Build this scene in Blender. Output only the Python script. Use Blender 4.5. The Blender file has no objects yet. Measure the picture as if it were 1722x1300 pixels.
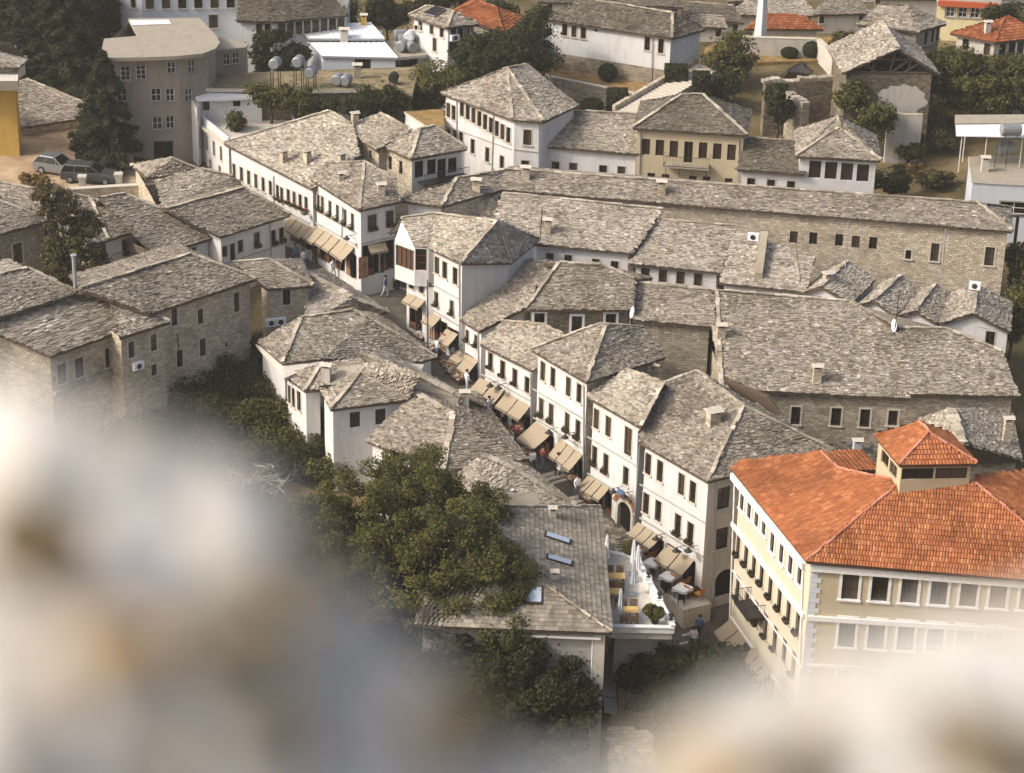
import bpy, math, random
from mathutils import Vector as V, Matrix, noise
from mathutils.geometry import tessellate_polygon
random.seed(7)
sc = bpy.context.scene
COL = sc.collection
# ------------------------------------------------------------------ camera, sky, sun, exposure
FPX, PITCH, ROLL, CAMH = 3900.0, math.radians(25), math.radians(1.4), 67.0
_f = V((0, math.cos(PITCH), -math.sin(PITCH))); _r0 = V((1, 0, 0)); _u0 = V((0, math.sin(PITCH), math.cos(PITCH)))
_r = _r0*math.cos(ROLL)+_u0*math.sin(ROLL); _u = -_r0*math.sin(ROLL)+_u0*math.cos(ROLL)
CAM = V((0, 0, CAMH))
cd = bpy.data.cameras.new('camera'); co = bpy.data.objects.new('camera', cd); COL.objects.link(co)
cd.sensor_width = 36; cd.lens = FPX/1722*36; cd.clip_start = .05; cd.clip_end = 6000
m = Matrix((_r, _u, -_f)).transposed().to_4x4(); m.translation = CAM; co.matrix_world = m
cd.dof.use_dof = True; cd.dof.focus_distance = 150; cd.dof.aperture_fstop = 2.7; cd.dof.aperture_blades = 0
sc.camera = co
SUN = V((-.86, -.27, .74)).normalized()
w = bpy.data.worlds.new('World'); sc.world = w; w.use_nodes = True
nt = w.node_tree; bg = nt.nodes['Background']; sky = nt.nodes.new('ShaderNodeTexSky')
sky.sky_type = 'NISHITA'; sky.sun_disc = False; sky.sun_elevation = math.asin(SUN.z)
sky.sun_rotation = math.atan2(SUN.x, SUN.y) % (2*math.pi); sky.dust_density = 7; sky.air_density = .8
nt.links.new(sky.outputs[0], bg.inputs[0]); bg.inputs[1].default_value = .15
sl = bpy.data.lights.new('sun', 'SUN'); sl.energy = 1.5; sl.angle = math.radians(4); sl.color = (1, .97, .91)
so = bpy.data.objects.new('sun', sl); COL.objects.link(so); so.rotation_euler = SUN.to_track_quat('Z', 'Y').to_euler(); so.location = (-60, 100, 120)
sc.view_settings.view_transform = 'Standard'; sc.view_settings.look = 'None'; sc.view_settings.exposure = 0.52; sc.view_settings.gamma = 1
sc.render.engine = 'CYCLES'
try:
    sc.cycles.use_denoising = True; sc.cycles.max_bounces = 6
except Exception: pass

# ------------------------------------------------------------------ pixel of the photograph -> point in the place
def ray(px, py): return _f+_r*((px-861)/FPX)+_u*((650-py)/FPX)
def P(px, py, z):
    d = ray(px, py); return CAM+d*((z-CAMH)/d.z)
def PD(px, py, dist):                      # at a distance along the ray
    return CAM+ray(px, py).normalized()*dist
def hperp(A, B, side=None):
    d = V((B.x-A.x, B.y-A.y, 0)).normalized(); n = V((-d.y, d.x, 0))
    s = side if side is not None else V((0, 1, 0))
    return n if n.dot(s) > 0 else -n
def hitp(px, py, o, n):
    d = ray(px, py); return CAM+d*((o-CAM).dot(n)/d.dot(n))
def S(px, py, A, B, t=.45, side=None):     # on the roof plane that rises from the eave A-B with slope t
    h = hperp(A, B, side); e = (B-A).normalized()
    n = e.cross(V((h.x, h.y, t)).normalized()); return hitp(px, py, A, n)
def WP(px, py, A, B):                      # on the vertical plane through A-B
    return hitp(px, py, A, hperp(A, B))
def up(p, dz): return V((p.x, p.y, p.z+dz))
def atz(p, z): return V((p.x, p.y, z))

# ------------------------------------------------------------------ materials
MATS = {}
class N:
    def __init__(s, name, rough=.85, spec=.25):
        m = bpy.data.materials.new(name); m.use_nodes = True; MATS[name] = m
        s.t = m.node_tree; s.b = s.t.nodes['Principled BSDF']; s.b.inputs['Roughness'].default_value = rough
        s.b.inputs['Specular IOR Level'].default_value = spec; s.m = m
    def n(s, typ, **kw):
        x = s.t.nodes.new('ShaderNode'+typ)
        for k, v in kw.items():
            if k in x.inputs.keys() if isinstance(k, str) else False: x.inputs[k].default_value = v
            else: setattr(x, k, v)
        return x
    def l(s, a, b): s.t.links.new(a, b)
    def col(s, sock): s.l(sock, s.b.inputs['Base Color'])
    def rgb(s, c): s.b.inputs['Base Color'].default_value = (*c, 1)
    def tc(s, out='Object'): return s.n('TexCoord').outputs[out]
    def noise(s, vec, scale, detail=3, rough=.6):
        x = s.n('TexNoise'); x.inputs['Scale'].default_value = scale; x.inputs['Detail'].default_value = detail
        x.inputs['Roughness'].default_value = rough
        if vec: s.l(vec, x.inputs['Vector'])
        return x.outputs[0]
    def ramp(s, fac, stops, interp='LINEAR'):
        x = s.n('ValToRGB'); r = x.color_ramp; r.interpolation = interp
        while len(r.elements) < len(stops): r.elements.new(.5)
        for e, (p, c) in zip(r.elements, stops): e.position = p; e.color = (*c, 1)
        s.l(fac, x.inputs[0]); return x.outputs[0]
    def mix(s, fac, a, b, mode='MIX'):
        x = s.n('MixRGB', blend_type=mode)
        for i, v in ((0, fac), (1, a), (2, b)):
            if isinstance(v, (int, float)): x.inputs[i].default_value = v
            elif isinstance(v, tuple): x.inputs[i].default_value = (*v, 1)
            else: s.l(v, x.inputs[i])
        return x.outputs[0]
    def mapping(s, vec, scale=(1, 1, 1)):
        x = s.n('Mapping'); x.inputs['Scale'].default_value = scale; s.l(vec, x.inputs[0]); return x.outputs[0]
    def bump(s, h, strength=.4, dist=.05):
        x = s.n('Bump'); x.inputs['Strength'].default_value = strength; x.inputs['Distance'].default_value = dist
        s.l(h, x.inputs['Height']); s.l(x.outputs[0], s.b.inputs['Normal'])
    def island(s): return s.n('NewGeometry').outputs['Random Per Island']

def flat(name, c, rough=.7, spec=.3, metal=0, var=.12, sc_=6):
    k = N(name, rough, spec); o = k.tc(); n = k.noise(o, sc_, 4)
    k.col(k.ramp(n, [(.25, tuple(x*(1-var) for x in c)), (.75, tuple(min(1, x*(1+var)) for x in c))]))
    k.b.inputs['Metallic'].default_value = metal; return k

def slate(name, stops, lichen=(.30, .22, .11)):
    k = N(name, .92, .15); o = k.tc()
    av = tuple(sum(s_[1][i] for s_ in stops[1:-1])/(len(stops)-2) for i in range(3)) if len(stops) > 2 else stops[0][1]
    isl = k.mix(.22, k.ramp(k.island(), stops), av)
    oi = k.n('ObjectInfo'); big = k.ramp(k.noise(o, .32, 5, .6), [(.28, (.60, .58, .53)), (.48, (.96, .95, .92)), (.72, (1.16, 1.15, 1.12))])
    c = k.mix(1, isl, big, 'MULTIPLY'); c = k.mix(1, c, k.ramp(oi.outputs['Random'], [(0, (.98, .975, .965)), (.5, (1.13, 1.13, 1.14)), (1, (1.26, 1.27, 1.28))]), 'MULTIPLY')
    mo = k.ramp(k.noise(o, .75, 6, .7), [(.58, (0, 0, 0)), (.72, (.55, .55, .55))]); c = k.mix(mo, c, k.mix(1, c, (.62, .60, .40), 'MULTIPLY'))
    li = k.ramp(k.noise(o, 2.2, 6, .7), [(.56, (0, 0, 0)), (.68, (.75, .75, .75))])
    fine = k.noise(o, 14, 4)
    c = k.mix(li, c, k.mix(.5, c, lichen))
    c = k.mix(.6, c, k.ramp(fine, [(.25, (.55, .53, .5)), (.75, (1.25, 1.22, 1.18))]), 'MULTIPLY')
    k.col(c); k.bump(fine, .5, .03); return k
slate('slate', [(0, (0.095, 0.082, 0.066)), (.25, (0.182, 0.164, 0.135)), (.6, (0.274, 0.249, 0.213)), (.85, (0.367, 0.338, 0.295)), (.93, (0.317, 0.263, 0.191)), (1, (0.603, 0.567, 0.510))])
slate('slate_dark', [(0, (0.057, 0.050, 0.040)), (.4, (0.110, 0.097, 0.081)), (.8, (0.163, 0.149, 0.126)), (.95, (0.198, 0.173, 0.134)), (1, (0.320, 0.298, 0.262))])
slate('slate_pale', [(0, (0.123, 0.109, 0.087)), (.25, (0.240, 0.218, 0.182)), (.6, (0.357, 0.328, 0.285)), (.85, (0.465, 0.433, 0.382)), (.93, (0.392, 0.327, 0.241)), (1, (0.703, 0.667, 0.610))])
slate('slate_tile', [(0, (.15, .135, .11)), (.4, (.22, .2, .165)), (.8, (.29, .265, .22)), (1, (.38, .35, .3))])
slate('ridge_stone', [(0, (.24, .21, .165)), (.6, (.42, .38, .31)), (1, (.62, .58, .5))])
slate('clay_tile', [(0, (.21, .075, .034)), (.5, (.30, .108, .045)), (.85, (.36, .14, .06)), (1, (.43, .21, .10))], (.25, .13, .07))
slate('old_clay_tile', [(0, (.15, .05, .022)), (.5, (.26, .085, .035)), (.9, (.34, .13, .06)), (1, (.4, .2, .12))], (.2, .12, .06))
slate('clay_ridge', [(0, (.42, .16, .10)), (1, (.58, .30, .22))])

def plaster(name, c, stain, amt=.35):
    k = N(name, .9, .15); o = k.tc()
    s1 = k.ramp(k.noise(k.mapping(o, (1.2, 1.2, .22)), 1.6, 6, .65), [(.48, (0, 0, 0)), (.78, (1, 1, 1))])
    c1 = k.mix(k.ramp(k.noise(o, .9, 5), [(.3, (0, 0, 0)), (.7, (1, 1, 1))]), tuple(x*.93 for x in c), c)
    f = k.n('Math', operation='MULTIPLY'); k.l(s1, f.inputs[0]); f.inputs[1].default_value = amt
    k.col(k.mix(f.outputs[0], c1, stain)); k.bump(k.noise(o, 9, 5), .25, .02); return k
plaster('white_plaster', (.70, .69, .67), (.42, .375, .31), .55)
plaster('old_plaster', (.58, .54, .47), (.28, .24, .18), .6)
plaster('beige_plaster', (.52, .44, .295), (.42, .33, .21), .4)
plaster('cream_plaster', (.64, .57, .44), (.55, .45, .30), .3)
plaster('tan_plaster', (.36, .31, .25), (.20, .165, .12), .6)
plaster('yellow_plaster', (.60, .40, .10), (.34, .22, .08), .5)
plaster('pale_yellow', (.66, .58, .34), (.4, .33, .2), .4)
plaster('grey_plaster', (.42, .40, .36), (.25, .23, .2), .5)
plaster('blue_white', (.62, .65, .68), (.42, .42, .4), .3)
plaster('concrete', (.36, .32, .25), (.22, .19, .15), .7)
plaster('pale_concrete', (.62, .58, .5), (.36, .32, .26), .5)

def stonewall(name, a, b, mortar, h=.2, w=.48):
    k = N(name, .92, .15); uv = k.tc('UV'); o = k.tc()
    wob = k.n('VectorMath', operation='SCALE'); nz = k.n('TexNoise'); nz.inputs['Scale'].default_value = 2.0; nz.inputs['Detail'].default_value = 3; k.l(uv, nz.inputs[0])
    sub = k.n('VectorMath', operation='SUBTRACT'); k.l(nz.outputs[1], sub.inputs[0]); sub.inputs[1].default_value = (.5, .5, .5)
    k.l(sub.outputs[0], wob.inputs[0]); wob.inputs['Scale'].default_value = .42
    ad = k.n('VectorMath', operation='ADD'); k.l(uv, ad.inputs[0]); k.l(wob.outputs[0], ad.inputs[1])
    br = k.n('TexBrick'); k.l(ad.outputs[0], br.inputs['Vector']); br.inputs['Scale'].default_value = 1
    br.inputs['Brick Width'].default_value = w; br.inputs['Row Height'].default_value = h; br.inputs['Mortar Size'].default_value = .018
    br.inputs['Mortar Smooth'].default_value = .3; br.inputs['Bias'].default_value = 0
    br.inputs['Color1'].default_value = (*a, 1); br.inputs['Color2'].default_value = (*b, 1); br.inputs['Mortar'].default_value = (*mortar, 1)
    big = k.ramp(k.noise(o, .7, 5, .65), [(.28, (.68, .64, .58)), (.5, (.97, .95, .92)), (.75, (1.15, 1.1, 1.03))])
    c = k.mix(1, br.outputs[0], big, 'MULTIPLY')
    och = k.ramp(k.noise(o, 1.7, 6, .7), [(.57, (0, 0, 0)), (.72, (.6, .6, .6))])
    c = k.mix(och, c, (.44, .30, .15))
    fine = k.noise(o, 10, 5, .7)
    c = k.mix(.7, c, k.ramp(fine, [(.32, (.42, .39, .34)), (.68, (1.28, 1.26, 1.22))]), 'MULTIPLY')
    k.col(c)
    h_ = k.n('Math', operation='SUBTRACT'); k.l(fine, h_.inputs[0]); k.l(br.outputs[1], h_.inputs[1])
    k.bump(h_.outputs[0], .8, .10); return k
stonewall('stone', (.86, .80, .67), (.54, .48, .38), (.46, .40, .31), .17, .38)
stonewall('stone_grey', (.64, .60, .51), (.36, .325, .265), (.32, .285, .23), .17, .38)
stonewall('stone_dark', (.36, .32, .245), (.165, .145, .11), (.14, .12, .09), .18, .40)
stonewall('stone_rubble', (.46, .41, .33), (.24, .21, .165), (.50, .45, .37), .3, .42)

flat('wood', (.045, .026, .014), .6); flat('wood_red', (.16, .058, .022), .6); flat('timber', (.10, .075, .052), .8)
flat('stone_trim', (.55, .50, .41), .85); flat('white_trim', (.78, .77, .75), .7); flat('metal_dark', (.03, .028, .026), .5)
flat('metal_grey', (.40, .42, .43), .45, .5, .3); flat('white_metal', (.82, .83, .84), .4, .4); flat('steel', (.27, .28, .28), .5, .5, .3)
flat('awning_cloth', (.37, .305, .215), .9, .1, 0, .08); flat('white_cloth', (.85, .85, .85), .9, .1); flat('grey_cloth', (.55, .58, .6), .9, .1)
flat('sign_brown', (.34, .14, .05), .6); flat('orange_wood', (.55, .22, .05), .6); flat('yellow_wood', (.70, .47, .16), .6); flat('rattan', (.2, .13, .08), .8)
flat('orange_sheet', (.55, .30, .12), .7); flat('red_sheet', (.42, .09, .035), .7); flat('skin', (.45, .28, .19), .6); flat('blue_cloth', (.12, .17, .28), .8)
flat('black_cloth', (.02, .02, .022), .8); flat('rubber', (.015, .015, .015), .8); flat('hair', (.02, .013, .01), .6); flat('terracotta', (.35, .14, .07), .8)
flat('red_cloth', (.20, .05, .035), .9); flat('flower_red', (.5, .05, .05), .8); flat('car_silver', (.26, .275, .28), .25, .6, .5, .03); flat('car_grey', (.10, .105, .10), .25, .6, .4, .03)
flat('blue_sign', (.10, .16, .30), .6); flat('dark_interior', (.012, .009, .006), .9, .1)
k = N('glass', .12, .5); k.rgb((.016, .011, .007))
k = N('curtain', .5, .4); k.rgb((.075, .06, .042))
k = N('skylight_glass', .06, .8); k.rgb((.45, .52, .6))
k = N('rug', .95, .1); o = k.tc('UV'); vo = k.n('TexVoronoi'); vo.inputs['Scale'].default_value = 5; k.l(o, vo.inputs[0])
k.col(k.ramp(k.noise(vo.outputs[1], 3), [(.3, (.16, .03, .022)), (.45, (.4, .28, .16)), (.55, (.28, .07, .04)), (.7, (.5, .42, .3))]))
k = N('goods', .9, .15); k.col(k.ramp(k.island(), [(0, (.26, .09, .05)), (.12, (.50, .43, .33)), (.32, (.30, .19, .10)), (.5, (.10, .07, .05)), (.68, (.36, .17, .09)), (.78, (.60, .56, .48)), (.9, (.16, .17, .18))], 'CONSTANT'))
def leaf(name, a, b, c):
    k = N(name, .75, .2); o = k.tc(); i = k.ramp(k.island(), [(0, a), (.55, b), (1, c)])
    big = k.ramp(k.noise(o, .45, 4), [(.3, (.62, .62, .55)), (.7, (1.25, 1.2, 1.05))]); k.col(k.mix(1, i, big, 'MULTIPLY'))
    t = k.n('BsdfTranslucent'); k.l(i, t.inputs[0]); ms = k.n('MixShader'); ms.inputs[0].default_value = .22
    k.l(k.b.outputs[0], ms.inputs[1]); k.l(t.outputs[0], ms.inputs[2]); k.l(ms.outputs[0], k.t.nodes['Material Output'].inputs[0])
leaf('leaf', (.05, .054, .014), (.095, .096, .026), (.17, .155, .05))
leaf('leaf_dark', (.018, .024, .008), (.036, .044, .013), (.066, .07, .02))
leaf('leaf_olive', (.05, .045, .018), (.085, .075, .03), (.14, .11, .045))
leaf('needle', (.024, .032, .014), (.045, .056, .025), (.08, .09, .042))
leaf('dry_leaf', (.14, .085, .03), (.24, .15, .05), (.33, .23, .09))
flat('bark', (.06, .045, .032), .9)
k = N('ground', .95, .1); o = k.tc(); c = k.ramp(k.noise(o, .12, 6, .6), [(.35, (.075, .068, .03)), (.5, (.14, .11, .055)), (.65, (.25, .185, .10))])
k.col(k.mix(.5, c, k.ramp(k.noise(o, 3, 6), [(.3, (.5, .5, .45)), (.7, (1.2, 1.15, 1.05))]), 'MULTIPLY')); k.bump(k.noise(o, 2.5, 6), .6, .15)
k = N('dirt', .95, .1); o = k.tc(); k.col(k.ramp(k.noise(o, .35, 6, .65), [(.3, (.20, .14, .085)), (.5, (.38, .27, .165)), (.7, (.52, .40, .27))]))
k = N('dry_grass_ground', .95, .1); o = k.tc(); k.col(k.ramp(k.noise(o, 1.2, 8, .75), [(.30, (.10, .09, .035)), (.45, (.25, .165, .065)), (.60, (.38, .25, .105)), (.75, (.46, .35, .20))])); k.bump(k.noise(o, 7, 6), .9, .1)
k = N('cobble', .75, .3); o = k.tc(); vo = k.n('TexVoronoi'); vo.inputs['Scale'].default_value = 6; k.l(o, vo.inputs[0])
c = k.mix(1, k.ramp(k.n('TexVoronoi').outputs[0], [(0, (1, 1, 1)), (1, (1, 1, 1))]), k.ramp(k.noise(o, .8, 5), [(.3, (.085, .076, .06)), (.7, (.17, .152, .122))]), 'MULTIPLY')
k.col(k.mix(.6, c, k.ramp(vo.outputs[0], [(0, (1.2, 1.17, 1.1)), (.7, (.5, .48, .45))]), 'MULTIPLY')); k.bump(vo.outputs[0], -.5, .04)

# ------------------------------------------------------------------ mesh building
class MB:
    def __init__(s): s.v = []; s.f = []; s.m = []; s.uv = []
    def face(s, pts, mat=0, uv=None):
        i = len(s.v); s.v += [tuple(p) for p in pts]; s.f.append(tuple(range(i, i+len(pts)))); s.m.append(mat)
        s.uv += uv if uv else [(0, 0)]*len(pts)
    def mesh(s, vs, fs, mat=0):
        i = len(s.v); s.v += [tuple(p) for p in vs]
        for f in fs: s.f.append(tuple(j+i for j in f)); s.m.append(mat); s.uv += [(vs[j][0]+vs[j][1], vs[j][2]) for j in f]
    def box(s, c, e, size, mat=0, up_=V((0, 0, 1))):
        # c centre of base, e x-axis direction (unit horizontal); size (x, y, z)
        e = V(e).normalized(); n = V((-e.y, e.x, 0)); c = V(c); x, y, z = size
        q = [c+e*(a*x/2)+n*(b*y/2)+V((0, 0, h*z)) for h in (0, 1) for a, b in ((-1, -1), (1, -1), (1, 1), (-1, 1))]
        s.mesh(q, [(3, 2, 1, 0), (4, 5, 6, 7), (0, 1, 5, 4), (1, 2, 6, 5), (2, 3, 7, 6), (3, 0, 4, 7)], mat)
    def abox(s, x0, y0, z0, x1, y1, z1, mat=0):
        s.box(((x0+x1)/2, (y0+y1)/2, z0), (1, 0, 0), (abs(x1-x0), abs(y1-y0), z1-z0), mat)
    def slab(s, pts, th, mat=0, side=None, under=None):     # polygon with thickness downwards
        side = mat if side is None else side; under = side if under is None else under
        lo = [V(p)-V((0, 0, th)) for p in pts]; s.face(pts, mat); s.face(lo[::-1], under)
        for i in range(len(pts)):
            j = (i+1) % len(pts); s.face([pts[i], lo[i], lo[j], pts[j]], side)
    def tube(s, pts, r, n=6, mat=0, cap=True):
        pts = [V(p) for p in pts]; rs = r if isinstance(r, (list, tuple)) else [r]*len(pts); vs = []; fs = []
        for i, p in enumerate(pts):
            d = (pts[min(i+1, len(pts)-1)]-pts[max(i-1, 0)]).normalized()
            a = d.cross(V((0, 0, 1)) if abs(d.z) < .95 else V((1, 0, 0))).normalized(); b = d.cross(a)
            vs += [p+(a*math.cos(2*math.pi*k/n)+b*math.sin(2*math.pi*k/n))*rs[i] for k in range(n)]
        for i in range(len(pts)-1):
            for k in range(n):
                fs.append((i*n+k, i*n+(k+1) % n, (i+1)*n+(k+1) % n, (i+1)*n+k))
        if cap: fs.append(tuple(range(n))[::-1]); fs.append(tuple(range((len(pts)-1)*n, len(pts)*n)))
        s.mesh(vs, fs, mat)
    def lathe(s, c, prof, n=12, mat=0):
        c = V(c); s.tube([c+V((0, 0, z+i*1e-5)) for i, (r, z) in enumerate(prof)], [max(r, .001) for r, z in prof], n, mat)
    def build(s, name, mats, parent=None, origin=None, smooth=False):
        o = V(origin) if origin is not None else (parent_world(parent) if parent else V((0, 0, 0)))
        me = bpy.data.meshes.new(name); me.from_pydata([(x-o.x, y-o.y, z-o.z) for x, y, z in s.v], [], s.f)
        for mm in mats: me.materials.append(MATS[mm])
        me.polygons.foreach_set('material_index', s.m)
        if len(s.uv) == len(me.loops):
            ul = me.uv_layers.new(name='UVMap'); ul.data.foreach_set('uv', [c for q in s.uv for c in q])
        if smooth: me.polygons.foreach_set('use_smooth', [True]*len(me.polygons))
        me.update(); ob = bpy.data.objects.new(name, me); COL.objects.link(ob)
        if parent: ob.parent = parent; ob.location = o-parent_world(parent)
        else: ob.location = o
        return ob
def parent_world(p):
    q = V(p.location)
    while p.parent: p = p.parent; q += V(p.location)
    return q
def tag(o, label=None, cat=None, group=None, kind=None):
    for k_, v_ in (('label', label), ('category', cat), ('group', group), ('kind', kind)):
        if v_: o[k_] = v_
    return o
def empty(name, loc, label=None, cat=None, group=None):
    o = bpy.data.objects.new(name, None); COL.objects.link(o); o.location = loc; o.empty_display_size = .3
    return tag(o, label, cat, group)

# ------------------------------------------------------------------ roofs of single slates
def inside(tri, u, v):
    (x1, y1, _), (x2, y2, _), (x3, y3, _) = tri
    d = (y2-y3)*(x1-x3)+(x3-x2)*(y1-y3)
    if abs(d) < 1e-9: return None
    a = ((y2-y3)*(u-x3)+(x3-x2)*(v-y3))/d; b = ((y3-y1)*(u-x3)+(x1-x3)*(v-y3))/d; c = 1-a-b
    return (a, b, c) if min(a, b, c) > -.01 else None
def orient(poly):
    n = V((0, 0, 0))
    for i in range(len(poly)):
        a, b = poly[i], poly[(i+1) % len(poly)]
        n += V(((a.y-b.y)*(a.z+b.z), (a.z-b.z)*(a.x+b.x), (a.x-b.x)*(a.y+b.y)))
    if n.z < 0: poly = [poly[1], poly[0]]+poly[:1:-1]; n = -n
    return poly, n.normalized()
def slates(mb, poly, row, wid, mode, mat):
    poly, n = orient(poly); e = (poly[1]-poly[0]); e = (e-n*e.dot(n)).normalized(); vv = n.cross(e); O = poly[0]
    q = [((p-O).dot(e), (p-O).dot(vv), (p-O).dot(n)) for p in poly]
    tris = [[q[i] for i in t] for t in tessellate_polygon([[V((a, b, 0)) for a, b, c in q]])]
    u0 = min(a for a, b, c in q); u1 = max(a for a, b, c in q); v1 = max(b for a, b, c in q); v0 = min(b for a, b, c in q)
    rnd = random.random; v = v0-.07; 
    while v < v1-.02:
        rh = row*(.8+.4*rnd()) if mode == 'rough' else row
        u = u0-rnd()*wid
        while u < u1:
            wd = wid*(.55+.9*rnd()) if mode == 'rough' else wid
            uc, vc = u+wd/2, v+rh/2; hit = None
            for t in tris:
                hit = inside(t, uc, max(vc, v0+.01))
                if hit: w0 = sum(h*c[2] for h, c in zip(hit, t)); break
            if hit:
                if mode == 'rough':
                    j = (rnd()-.5)*row*.5; th = .025+.05*rnd()
                    if rnd() < .04: th += .05
                    sag = .08*noise.noise((uc*.28+O.x, vc*.28+O.y, 1.7))-.01
                    dz = (rnd()-.5)*.035; s = [(u+.008, v+j, th+dz), (u+wd-.008, v+j+(rnd()-.5)*.08, th-dz), (u+wd-.008, v+rh+.1+j, .012), (u+.008, v+rh+.1+j, .012)]
                    pts = [O+e*a+vv*b+n*(w0+sag+c) for a, b, c in s]; d = n*(th+.03)
                    mb.mesh(pts+[pts[0]-d, pts[1]-d], [(0, 1, 2, 3), (4, 5, 1, 0)], mat)
                elif mode == 'flat':
                    th = .035+.012*rnd(); s = [(u+.006, v, th), (u+wd-.006, v+(rnd()-.5)*.02, th), (u+wd-.006, v+rh+.06, .008), (u+.006, v+rh+.06, .008)]
                    pts = [O+e*a+vv*b+n*(w0+c) for a, b, c in s]; d = n*(th+.01)
                    mb.mesh(pts+[pts[0]-d, pts[1]-d], [(0, 1, 2, 3), (4, 5, 1, 0)], mat)
                else:                                       # 'clay': a curved pan
                    th = .05+.012*rnd(); vs = []; k_ = 4
                    for i in range(k_+1):
                        f = i/k_; hh = .045*math.sin(math.pi*f)
                        vs.append(O+e*(u+wd*f)+vv*v+n*(w0+th+hh)); 
                    for i in range(k_+1):
                        f = i/k_; hh = .045*math.sin(math.pi*f)
                        vs.append(O+e*(u+wd*f)+vv*(v+rh+.04)+n*(w0+.005+hh*.9))
                    for i in range(k_+1): vs.append(vs[i]-n*(th+.03))
                    fs = [(i, i+1, i+k_+2, i+k_+1) for i in range(k_)]+[(2*k_+2+i, 2*k_+3+i, i+1, i) for i in range(k_)]
                    mb.mesh(vs, fs, mat)
            u += wd
        v += rh
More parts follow.
